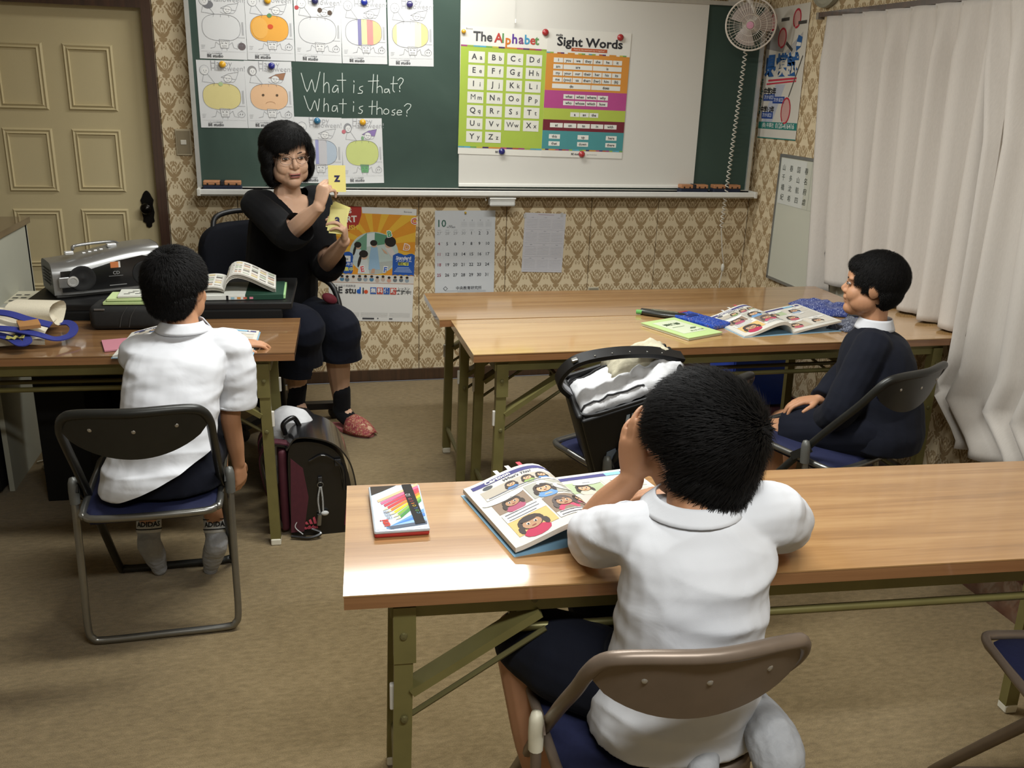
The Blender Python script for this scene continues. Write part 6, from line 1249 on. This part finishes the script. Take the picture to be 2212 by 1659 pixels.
    for q in (1, -1): an = Vector((kn[q].x, kn[q].y, .10))-fw*.03; sk = MB(); limb(sk, [an+Vector((0, 0, .08)), an, an+fw*.06+Vector((0, 0, -.047)), an+fw*.13+Vector((0, 0, -.060))], [.038, .036, .033, .026], 12); mesh_obj('sock', remesh(sk, .006, 3), M_SOCKG, body)
    return body
boy_right()
# ------------------------------------------------------------------ teacher
def teacher():
    fw = Vector((.52, -.85, 0)).normalized(); rt = Vector((fw.y, -fw.x, 0)).normalized()      # forward, her right
    hc = P(622, 338, Y=3.97); H = orient(hc, Vector((.27, -.96, -.03)), Vector((-.06, 0, 1))); s = 1.05
    neck = P(621, 414, Y=4.01); pel = Vector((-.115, 4.115, .515)); X, Yv = -rt, fw
    sR, sL = neck+rt*.150+Vector((0, 0, -.045)), neck-rt*.145+Vector((0, 0, -.045))
    eR, wR = P(628, 502, Y=3.73), P(690, 446, Y=3.62); eL, wL = P(704, 570, Y=3.93), P(744, 521, Y=3.745)
    b = MB(); head_shape(b, H, s); limb(b, [neck+Vector((0, .0, -.03)), neck+Vector((0, -.012, .03)), hc+Vector((0, .02, -.055))], [.062, .054, .056])
    torso(b, [(pel, X*.15, Yv*.11), (pel.lerp(neck, .35), X*.135, Yv*.105), (pel.lerp(neck, .70)+fw*.02, X*.150, Yv*.115), (neck+Vector((0, 0, -.055)), X*.135, Yv*.075), (neck+Vector((0, 0, -.015)), X*.075, Yv*.058)])
    for a, e_, w_ in ((sR, eR, wR), (sL, eL, wL)): limb(b, [a, (a+e_)/2, e_], [.048, .042, .036]); limb(b, [e_, e_.lerp(w_, .45), w_], [.036, .035, .024])
    hand(b, orient(wR, (.22, -.02, 1), (-.75, -.65, .1)), 1, ((48, 42, 22), (55, 48, 25), (64, 55, 28), (72, 58, 30)), .88, ((.35, .85, -.65), 30))
    hand(b, orient(wL, (.05, -.42, .9), (1, -.15, 0)), -1, ((48, 40, 22), (52, 42, 22), (56, 44, 22), (60, 46, 22)), .86, ((.25, .9, -.5), 10))
    hR, hL = pel+rt*.085+fw*.03, pel-rt*.085+fw*.03; kR, kL = P(655, 705, Y=3.74), P(732, 690, Y=3.86)+Vector((0, 0, -.03)); aL = Vector((.150, 4.005, .095)); aR = P(640, 868, Y=3.98)
    for h_, k_, a_ in ((hR, kR, aR), (hL, kL, aL)): limb(b, [h_, (h_+k_)/2, k_], [.085, .078, .060]); limb(b, [k_, k_.lerp(a_, .40)+Vector((-.01, .02, 0)), a_], [.057, .055, .036])
    fd = Vector((.69, -.72, 0)); limb(b, [aL, aL+fd*.06+Vector((0, 0, -.045)), aL+fd*.16+Vector((0, 0, -.068))], [.034, .032, .022]); limb(b, [aR, aR+Vector((.03, -.06, -.05)), aR+Vector((.06, -.13, -.07))], [.034, .032, .022])
    body = mesh_obj('person', remesh(b, .0032, 4), M_SKIN_T); tagk(body, 'seated woman teacher with glasses in black, holding up yellow letter cards', 'person', 'people in the classroom'); face_parts(body, H, s, '#A0625A', True, .92, 1.2)
    # glasses
    g = MB(); HM = H @ SCL(s, s, s)
    for q in (-1, 1): g.tube(smooth_path([HM @ Vector((q*(.031+.0235*math.cos(a)), .0905-.006*abs(math.cos(a)) if q*math.cos(a)*q > 0 else .0925, -.0035+.0165*math.sin(a))) for a in [2*math.pi*k/20 for k in range(21)]], 2), .0009, 6)
    g.tube([HM @ Vector((-.0085, .093, .001)), HM @ Vector((0, .0955, .003)), HM @ Vector((.0085, .093, .001))], .001, 6)
    for q in (-1, 1): g.tube([HM @ Vector((q*.0545, .0845, .001)), HM @ Vector((q*.070, .06, .003)), HM @ Vector((q*.078, .0, .004))], .0010, 6)
    gl = part(g, 'glasses', mat('#8C7F76', .25, .8), body, 180)
    # hair: bob swept to one side
    def cut(p):
        lim = .062-.62*max(0, p.x+.020)                 # fringe falls lower on her right
        if p.y > .030 and p.z < lim and abs(p.x) < .066: return False
        if p.y > .055 and p.z < .02: return False
        if p.y > .034 and abs(p.x) <= .074 and p.z < -.01: return False
        return p.z > -.105+.25*max(0, p.y)
    ex = [((0, -.035, .045), (.098, .100, .088)), ((.060, -.012, -.035), (.046, .066, .074)), ((-.060, -.012, -.025), (.044, .062, .070)), ((0, -.060, -.040), (.085, .055, .070)), ((.0, .026, .058), (.086, .070, .058)), ((.066, -.01, .01), (.042, .068, .06)), ((-.066, -.01, .012), (.040, .064, .06))]
    me = hair_cap(H, s, cut, ex, .004, .014, 26); hair_obj(body, H, s, me, 24000, .040, .10, 12, (-.03, .02, .135), .0009, .15)
    # top
    tp = MB(); torso(tp, [(pel+Vector((0, 0, -.03))+fw*.01, X*.180, Yv*.150), (pel+Vector((0, 0, .05)), X*.178, Yv*.150), (pel.lerp(neck, .30), X*.168, Yv*.140), (pel.lerp(neck, .55)+fw*.012, X*.166, Yv*.138), (pel.lerp(neck, .76)+fw*.015, X*.168, Yv*.130), (neck+Vector((0, 0, -.055)), X*.148, Yv*.088), (neck+Vector((0, 0, -.020)), X*.092, Yv*.068), (neck+Vector((0, 0, .005)), X*.070, Yv*.060)])
    for a, e_, w_, sg in ((sR, eR, wR, 1), (sL, eL, wL, -1)): limb(tp, [a-rt*sg*.05, a+rt*sg*.004, (a+e_)/2+Vector((0, 0, -.006)), e_+Vector((0, .004, -.012)), e_.lerp(w_, .55)], [.058, .058, .062, .064, .060], 16, 5, False)
    me = remesh(tp, .0048, 5, wrinkle(.005, 7, 31, Vector((1, 1, 1.2)))); bm = bmesh.new(); bm.from_mesh(me); kill = []
    for v in bm.verts:
        d = v.co-neck; y = d.dot(fw); x = d.dot(rt); z = d.z
        if z > -.115+1.55*abs(x) and y > -.01 and abs(x) < .10: kill.append(v)
        elif z > -.012 and abs(x) < .066: kill.append(v)
    bmesh.ops.delete(bm, geom=kill, context='VERTS'); soften_rim(bm, 8); bm.to_mesh(me); bm.free(); trim(me, [(e_.lerp(w_, .30), (w_-e_).normalized(), .12) for e_, w_ in ((eR, wR), (eL, wL))]); mesh_obj('blouse', me, M_BLACKF, body)
    # culottes
    cu = MB(); torso(cu, [(pel+Vector((0, 0, -.060)), X*.175, Yv*.135), (pel, X*.175, Yv*.14), (pel+Vector((0, 0, .08)), X*.15, Yv*.12)])
    for h_, k_, a_, t in ((hR, kR, aR, .34), (hL, kL, aL, .30)): limb(cu, [h_, (h_+k_)/2+Vector((0, 0, -.005)), k_+fw*.005, k_.lerp(a_, t*.55)+fw*.010, k_.lerp(a_, t*1.6)+fw*.006], [.105, .098, .082, .082, .092], 18, 5, False)
    mesh_obj('culottes', trim(remesh(cu, .0055, 6, wrinkle(.005, 7, 41)), [(Vector((kL.x, kL.y, .368)), Vector((0, 0, -1)), .15), (Vector((kR.x, kR.y, .318)), Vector((0, 0, -1)), .17)]), M_NAVYF, body)
    rp = P(712, 645, Y=3.90); part(MB().ell((0, 0, 0), (.035, .02, .022), T(rp) @ RY(.5), 14, 8), 'red_lining', fabric('red_lining', '#5A1F28', '#6E2A32', .7, .3, 20), body, 180)
    for a_, k_ in ((aL, kL), (aR, kR)):
        d = (k_-a_).normalized(); f_ = fd if a_ is aL else Vector((.4, -.9, 0)).normalized(); sk = MB(); limb(sk, [a_+d*.115, a_+d*.03, a_+Vector((0, 0, -.012)), a_+f_*.06+Vector((0, 0, -.048)), a_+f_*.14+Vector((0, 0, -.064))], [.041, .040, .042, .037, .027], 14); mesh_obj('sock', remesh(sk, .0042, 4), M_SOCKB, body)
    # slipper with floral print
    t = NT('floral_slipper'); v = t.coords('Object'); n = t.noise(v, 75, 2, .5, 1.5); n2 = t.noise(v, 130, 1); c = t.ramp(n, [(.35, '#7A2F33'), (.47, '#A4484A'), (.55, '#8A5A40'), (.63, '#B88A6A'), (.7, '#A8504E')]); c = t.mix(t.math('GREATER_THAN', n2, .66), c, '#C9A88A'); t.color(c); t.set(.8); M_FL = t.m
    for k, (a_, f_) in enumerate(((aL, fd), (aR, Vector((.4, -.9, 0)).normalized()))):
        base = Vector((a_.x, a_.y, 0)); sd = Vector((-f_.y, f_.x, 0)); z0 = 0 if k == 0 else a_.z-.095; ol = []
        for j in range(28):
            q = 2*math.pi*j/28; L_ = .125*math.cos(q); wd = (.046+.010*math.cos(q))*math.sin(q); ol.append(base+f_*(.060+L_)+sd*wd+Vector((0, 0, z0)))
        so_ = MB(); so_._add([tuple(o_+Vector((0, 0, .002))) for o_ in ol]+[tuple(o_+Vector((0, 0, .014))) for o_ in ol], [tuple(range(28))[::-1], tuple(range(28, 56))]+[(j, (j+1) % 28, 28+(j+1) % 28, 28+j) for j in range(28)])
        sl = part(so_, 'slipper', mat('#A05A5A' if k == 0 else '#3A2A2A', .8), body)
        def upper(u, v, f_=f_, sd=sd, base=base, z0=z0):
            q = math.pi*u; L_ = .055+.135*v**.8; w_ = .056*(1-.55*max(0, v-.35)**1.4/.6); hz = .012+(.062*(1-v**1.8)+.010)*math.sin(q); c_ = math.cos(q); return tuple(base+f_*(L_)+sd*(w_*c_)+Vector((0, 0, z0+hz)))
        part(MB().grid(upper, 16, 10, .003), 'upper', M_FL if k == 0 else mat('#1B1516', .8), sl, 180)
    # cards
    def card(c, nrm, up_, w_, h_, name, label, col, letter, n=1):
        z = Vector(nrm).normalized(); y = Vector(up_); y = (y-z*y.dot(z)).normalized(); x = y.cross(z); Mc = frame(c, x, y, z); e = empty(name, None, label, 'card', M=Mc)
        for k in range(n): MB().box((0, 0, 0), (w_, h_, .0007), T(.003*math.sin(k*2.1), .0028*k, -.0011*k) @ RZ(-.05*k)).build('card', paper(col if k == 0 else '#D9D28A'), e)
        p = Print(e, Mc @ T(0, 0, .0004)); p.text(letter[0], letter[1], letter[2], letter[3], '#2E2A4E', 2, bold=.0014); return e
    card(P(728, 386, Y=3.628), (.10, -1, .05), (0, 0, 1), .066, .100, 'flash_card', 'yellow letter card with a z held up in her raised hand', '#DCD07E', ('N', 0, .004, .030, ) if 0 else ('z', 0, .004, .048), 1)
    card(P(730, 477, Y=3.705), (-.05, -1, .1), (.08, 0, 1), .066, .102, 'card_deck', 'deck of yellow letter cards with an a in her lower hand', '#D2CB86', ('a', -.002, .006, .048), 7)
    return body
teacher()
# ------------------------------------------------------------------ office chair under the teacher
fw = Vector((.52, -.85, 0)).normalized(); sd = Vector((-fw.y, fw.x, 0)); oc = Vector((-.125, 4.10, 0)); OM = frame(oc, sd*-1, fw, (0, 0, 1))
e = empty('office_chair', None, 'dark blue swivel office chair under the teacher', 'chair', M=OM)
M_OFF = mat('#0A0C14', .85, spec=.2, var=.15, scale=100, bump=.15); M_OFFP = mat('#141414', .45)
MB().box((0, .01, .405), (.44, .43, .075), r=.035, seg=4).build('seat', M_OFF, e, 50)
bk_ = [(.225*math.copysign(abs(math.cos(a))**.55, math.cos(a)), .215*math.copysign(abs(math.sin(a))**.55, math.sin(a))) for a in [2*math.pi*k/48 for k in range(48)]]
bm_ = MB(); zs_ = ((-.036, .90), (-.028, .97), (0, 1.0), (.028, .97), (.036, .90)); vs_ = [(x*q, y*q, z) for z, q in zs_ for x, y in bk_]; bm_._add(vs_, [tuple(range(48))[::-1], tuple(192+k for k in range(48))]+[(i*48+k, i*48+(k+1) % 48, (i+1)*48+(k+1) % 48, (i+1)*48+k) for i in range(4) for k in range(48)], T(0, -.235, .70) @ RX(.12) @ frame((0, 0, 0), (1, 0, 0), (0, 0, 1), (0, -1, 0))); bm_.build('backrest', M_OFF, e, 50)
MB().box((0, -.262, .52), (.06, .02, .30), r=.006).build('back_bar', M_OFFP, e); MB().tube([(0, 0, .37), (0, 0, .08)], .025, 14).build('gas_lift', M_OFFP, e, 60)
for s in (-1, 1): MB().tube(smooth_path([(s*.21, .10, .40), (s*.26, .12, .50), (s*.265, .05, .63), (s*.26, -.12, .645), (s*.20, -.22, .60)], 6), .013, 10).build('armrest', M_OFFP, e, 60)
MB().tube(smooth_path([(-.15, -.25, .86), (-.12, -.27, .935), (.0, -.275, .955), (.12, -.27, .935), (.15, -.25, .86)], 6), .012, 10).build('head_hoop', M_OFFP, e, 60)
for k in range(5):
    a = 2*math.pi*k/5+.3; c_, s_ = math.cos(a), math.sin(a); l = MB().bar((0, 0, .085), (.25*c_, .25*s_, .065), .045, .03).build('base_spoke', M_OFFP, e); MB().lathe([(.0, -.022), (.026, -.020), (.028, 0), (.026, .020), (0, .022)], 16, T(.25*c_, .25*s_, .028) @ RZ(a) @ RX(math.pi/2)).build('caster', M_OFFP, l, 50)
# ================================================================== school bag on the floor
M_LEATH = mat('#0E0E0F', .32, spec=.5, var=.2, scale=50, coat=.3); M_MAROON = mat('#4A1824', .7, var=.12, scale=60); M_WCLOTH = fabric('white_cloth', '#B9B9BA', '#CFCFD0', .85, .35, 14)
M_FLAP = mat('#1A1A1B', .22, spec=.5, var=.15, scale=30, coat=.6)
RM = T(.022, 2.965, 0) @ RZ(.06)          # x: back of the bag -> front flap, y: width
e = empty('school_bag', None, 'glossy black school backpack with a maroon lining on the carpet by the table leg', 'bag', M=RM)
W_ = .235
prof_ = [(-.105, .0), (.100, .0), (.118, .03), (.124, .12), (.118, .20), (.10, .27), (.06, .325), (.0, .355), (-.06, .362), (-.098, .345), (-.108, .25)]
sp = [(v.x, v.y) for v in smooth_path([Vector((x, y, 0)) for x, y in prof_+[prof_[0]]], 3)[:-1]]
FMr = frame((0, 0, 0), (1, 0, 0), (0, 0, 1), (0, -1, 0))
MB().prism([(x*.93, z*.985) for x, z in sp], -W_, FMr).build('bag_body', M_LEATH, e, 40)
fl_ = [v for v in smooth_path([Vector(p_) for p_ in ((-.104, 0, .33), (-.07, 0, .372), (0, 0, .366), (.065, 0, .335), (.108, 0, .275), (.128, 0, .20), (.134, 0, .11), (.122, 0, .03))], 4)]
MB().grid(lambda u, v: (lambda q: (q.x, -.008+(W_+.016)*v, q.z+.004))(fl_[min(len(fl_)-1, int(round(u*(len(fl_)-1))))]), len(fl_)-1, 6, .005).build('flap', M_FLAP, e, 60)
MB().box((-.116, W_/2, .17), (.030, W_*.86, .31), r=.014, seg=3).build('back_pad', M_MAROON, e, 50)
MB().prism([(-.100, .02), (-.055, .02), (-.035, .15), (-.05, .26), (-.090, .30)], .0025, FMr).build('side_lining', M_MAROON, e)
MB().prism([(.085, .03), (.105, .03), (.112, .13), (.098, .16)], .003, FMr).build('front_lining', mat('#6A1F34', .6), e)
MB().tube(smooth_path([(-.03, -.003, .285), (.02, -.006, .305), (.07, -.004, .265), (.085, -.003, .19)], 6), .0035, 6).build('seam_piping', M_FLAP, e, 60)
MB().tube(smooth_path([(.060, -.010, .285), (.085, -.012, .25), (.088, -.010, .17)], 5), .006, 6).build('side_strap', M_FLAP, e, 60); MB().box((.068, -.010, .275), (.022, .008, .026), r=.002).build('buckle', mat('#3A3A3C', .3, .6), e)
# shoulder straps with maroon lining
for y in (.045, W_-.045):
    pts = [Vector(v) for v in ((-.10, y, .335), (-.15, y-.01, .345), (-.185, y-.015, .30), (-.175, y-.01, .20), (-.150, y, .10), (-.125, y, .03))]; sp_ = smooth_path(pts, 6)
    def bandm(off, th, w_): 
        mb = MB(); vs = []
        for i, q in enumerate(sp_):
            d = (sp_[min(i+1, len(sp_)-1)]-sp_[max(i-1, 0)]).normalized(); n_ = Vector((-d.z, 0, d.x)); c_ = q+n_*off
            for a, b in ((-1, 1), (1, 1), (1, -1), (-1, -1)): vs.append(c_+Vector((0, 1, 0))*(w_/2*a)+n_*(th*b))
        n = len(sp_); return mb._add(vs, [(i*4+k, i*4+(k+1) % 4, (i+1)*4+(k+1) % 4, (i+1)*4+k) for i in range(n-1) for k in range(4)]+[(3, 2, 1, 0), tuple(4*(n-1)+k for k in range(4))])
    st_ = bandm(0, .004, .048).build('shoulder_strap', M_LEATH, e, 50); bandm(-.006, .0025, .040).build('strap_lining', M_MAROON, st_, 50)
MB().tube(smooth_path([(-.10, .09, .355), (-.105, .085, .395), (-.07, .10, .41), (-.05, .11, .375)], 6), .009, 8).build('top_handle', M_LEATH, e, 60)
# rope lanyard with whistle, emblem
MB().box((.006, -.006, .215), (.014, .006, .020), r=.002).build('ring_tab', mat('#2A2A2C', .4), e); MB().tube([(.006+.010*math.cos(a), -.008, .196+.010*math.sin(a)) for a in [2*math.pi*k/16 for k in range(16)]], .0015, 5, True).build('key_ring', M_CHROME, e, 60)
for s in (-1, 1): MB().tube(smooth_path([(.006+s*.002, -.009, .188), (.004+s*.008, -.010, .14), (.006+s*.006, -.010, .09)], 6), .0032, 6).build('rope', mat('#A9A9A6', .8, var=.4, scale=300), e, 60)
MB().ell((.018, -.012, .088), (.014, .008, .009), None, 10, 8).build('rope_knot', mat('#B9B9B6', .8), e, 180); MB().tube([(.0, -.012, .085), (-.004, -.012, .045)], .0085, 12).build('whistle', M_CHROME, e, 60)
p = Print(e, RM @ FMr @ T(0, 0, .001)); q0x, q0z = -.058, .028
for k in range(3): p.poly([(q0x+.010+.014*k, q0z+.018), (q0x+.020+.014*k, q0z+.018), (q0x+.013+.014*k, q0z+.030+.008*k), (q0x+.006+.014*k, q0z+.026+.008*k)], '#B54A58', 2)
p.text('adidas', q0x+.028, q0z+.006, .019, '#B54A58', 3, bold=.0006)
MB().tube(smooth_path([(-.10, -.015, .012), (-.04, -.035, .010), (.0, -.03, .02), (-.03, -.012, .03)], 5), .006, 6).build('strap_tail', M_LEATH, e, 60); MB().tube(smooth_path([(-.075, .0, .065), (-.085, -.004, .04), (-.06, -.008, .012)], 5), .0018, 5).build('white_cord', mat('#B9B9B6', .8), e, 60)
# white drawstring bag hanging at its back
cw = P(625, 925, Y=3.14)
mb = MB(); mb.ell((cw.x, cw.y, cw.z+.005), (.085, .07, .075), None, 20, 14); mb.ell((cw.x-.035, cw.y-.01, cw.z-.07), (.060, .055, .085), None, 16, 12); mb.ell((cw.x-.060, cw.y-.03, cw.z-.15), (.028, .035, .06), None, 12, 10)
o = mesh_obj('white_cap_bag', remesh(mb, .005, 4, wrinkle(.006, 14, 3)), M_WCLOTH); tagk(o, 'white cloth bag with a black trim leaning behind the black backpack', 'bag'); rebase(o, (cw.x, cw.y, 0))
part(MB().tube([Vector((cw.x, cw.y-.004, cw.z-.012))+Vector((.086*math.cos(a), .072*math.sin(a), .012*math.cos(a))) for a in [2*math.pi*k/28 for k in range(28)]], .0035, 6, True), 'black_trim', mat('#141414', .7), o, 180)

# ================================================================== open bag on the chair
BMx = T(1.010, 2.500, .462) @ RZ(-.12) @ RY(-.32) @ RX(.30)
e = empty('open_bag', None, 'open black school bag with white gym clothes inside, on a folding chair', 'bag', M=BMx)
M_BK = mat('#0C0C0D', .45, spec=.4, var=.2, scale=40)
L_, D_, Hh = .165, .105, .265
for s, nm in ((-1, 'front_panel'), (1, 'back_panel')): MB().box((0, s*D_, Hh/2), (2*L_, .016, Hh if s < 0 else Hh+.03), r=.007, seg=3).build(nm, M_BK, e, 50)
for s in (-1, 1): MB().box((s*L_, 0, Hh/2), (.022, 2*D_-.01, Hh+.02), r=.010, seg=3).build('side_panel', M_BK, e, 50)
MB().box((0, 0, .010), (2*L_, 2*D_, .020), r=.006).build('bottom_panel', M_BK, e, 50)
MB().tube([(L_*1.0*math.copysign(abs(math.cos(a))**.35, math.cos(a)), D_*math.copysign(abs(math.sin(a))**.35, math.sin(a)), Hh+.002) for a in [2*math.pi*k/40 for k in range(40)]], .006, 6, True).build('rim_piping', mat('#1A1A1C', .4), e, 60)
# long shoulder strap arching over
sp_ = smooth_path([Vector(v) for v in ((-.160, .03, .25), (-.19, .02, .33), (-.13, .0, .395), (-.02, .0, .385), (.10, .02, .33), (.19, .03, .27))], 7)
for off, th, w_, m_, nm in ((0, .006, .045, M_BK, 'shoulder_strap'), (-.008, .003, .036, mat('#77777A', .7), 'strap_lining')):
    vs = []
    for i, q in enumerate(sp_):
        d = (sp_[min(i+1, len(sp_)-1)]-sp_[max(i-1, 0)]).normalized(); n_ = Vector((-d.z, 0, d.x)); c_ = q+n_*off
        for a, b in ((-1, 1), (1, 1), (1, -1), (-1, -1)): vs.append(c_+Vector((0, 1, 0))*(w_/2*a)+n_*(th*b))
    n = len(sp_); MB()._add(vs, [(i*4+k, i*4+(k+1) % 4, (i+1)*4+(k+1) % 4, (i+1)*4+k) for i in range(n-1) for k in range(4)]+[(3, 2, 1, 0), tuple(4*(n-1)+k for k in range(4))]).build(nm, m_, e, 50)
for k in range(5): MB().ell(tuple(sp_[18+3*k]+Vector((0, -.012, .007))), .003, None, 8, 6).build('eyelet', M_CHROME, e)
MB().box(tuple(sp_[14]+Vector((0, -.008, .012))), (.020, .016, .010), r=.003).build('strap_buckle', M_CHROME, e)
# reflective bars, hook and pale pocket on the front
for k in range(2): MB().prism([(0, 0), (.010, 0), (.022, .034), (.012, .034)], .002, frame((-.045+.016*k, -D_-.008, .205), (1, 0, 0), (0, 0, 1), (0, -1, 0))).build('reflector', mat('#AEBAC4', .3, .3), e)
pk = [( .095*math.cos(a), -.10*max(0, math.sin(a))**.9) for a in [math.pi*k/16 for k in range(17)]]
MB().prism([(x+.035, z+.165) for x, z in pk][::-1], .006, frame((0, -D_-.007, 0), (1, 0, 0), (0, 0, 1), (0, -1, 0))).build('pale_pocket', mat('#8E8E8C', .6, var=.06), e)
MB().tube([(.020+.009*math.cos(a), -D_-.016, .150+.013*math.sin(a)) for a in [2*math.pi*k/14 for k in range(14)]], .002, 5, True).build('hook', mat('#4A4A48', .3, .7), e, 60)
MB().prism([(0, 0), (.05, .03), (.048, .055), (.02, .05)], .003, frame((-.135, -D_-.008, .075), (1, 0, 0), (0, 0, 1), (0, -1, 0))).build('label', mat('#5A6470', .5), e)
# white clothes: two folded pieces with dark piping and a soft towel
def fold(c, a, b, hh, rot, seed, name, label, m, piping=True):
    M = BMx @ T(*c) @ RZ(rot)
    def fn(u, v):
        x = (u-.5)*2; y = (v-.5)*2; q = noise.noise(Vector((x*1.8+seed, y*1.8, seed))); r = max(abs(x), abs(y)); return (x*a*(1+.08*q), y*b*(1+.1*q), hh*(1-r**5)*(1+.6*q)+.010*noise.noise(Vector((x*4, y*4, seed+3))))
    o = MB().grid(fn, 20, 16, .010).build(name, m, None, 180); o.matrix_basis = M; tagk(o, label, 'clothes', 'clothes in the open bag')
    if piping:
        for yy in (.12, .88): MB().tube([Vector(fn(u/14, yy))+Vector((0, 0, .003)) for u in range(15)], .0032, 6).build('piping', mat('#1A1A1C', .7), o, 60)
    return o
fold((-.055, .0, .262), .105, .085, .030, .05, 1.0, 'gym_shirt', 'folded white gym shirt with black piping in the open bag', M_WCLOTH)
fold((.075, -.015, .258), .085, .070, .035, -.5, 4.0, 'gym_shorts', 'crumpled white cloth at the right of the open bag', M_WCLOTH, False)
fold((.06, .065, .285), .10, .045, .040, .1, 7.0, 'towel', 'soft cream towel at the back of the open bag', mat('#B9B29A', .95, var=.12, scale=90, bump=.4), False)
# thin pink notebook under the left boy's book
o = MB().box((0, 0, .003), (.18, .13, .006), r=.001).build('notebook', paper('#B97A86')); o.matrix_basis = T(-.545, 3.03, .7008) @ RZ(.25); tagk(o, 'thin pink notebook peeking out from under the left open textbook', 'notebook')
flush_prints()
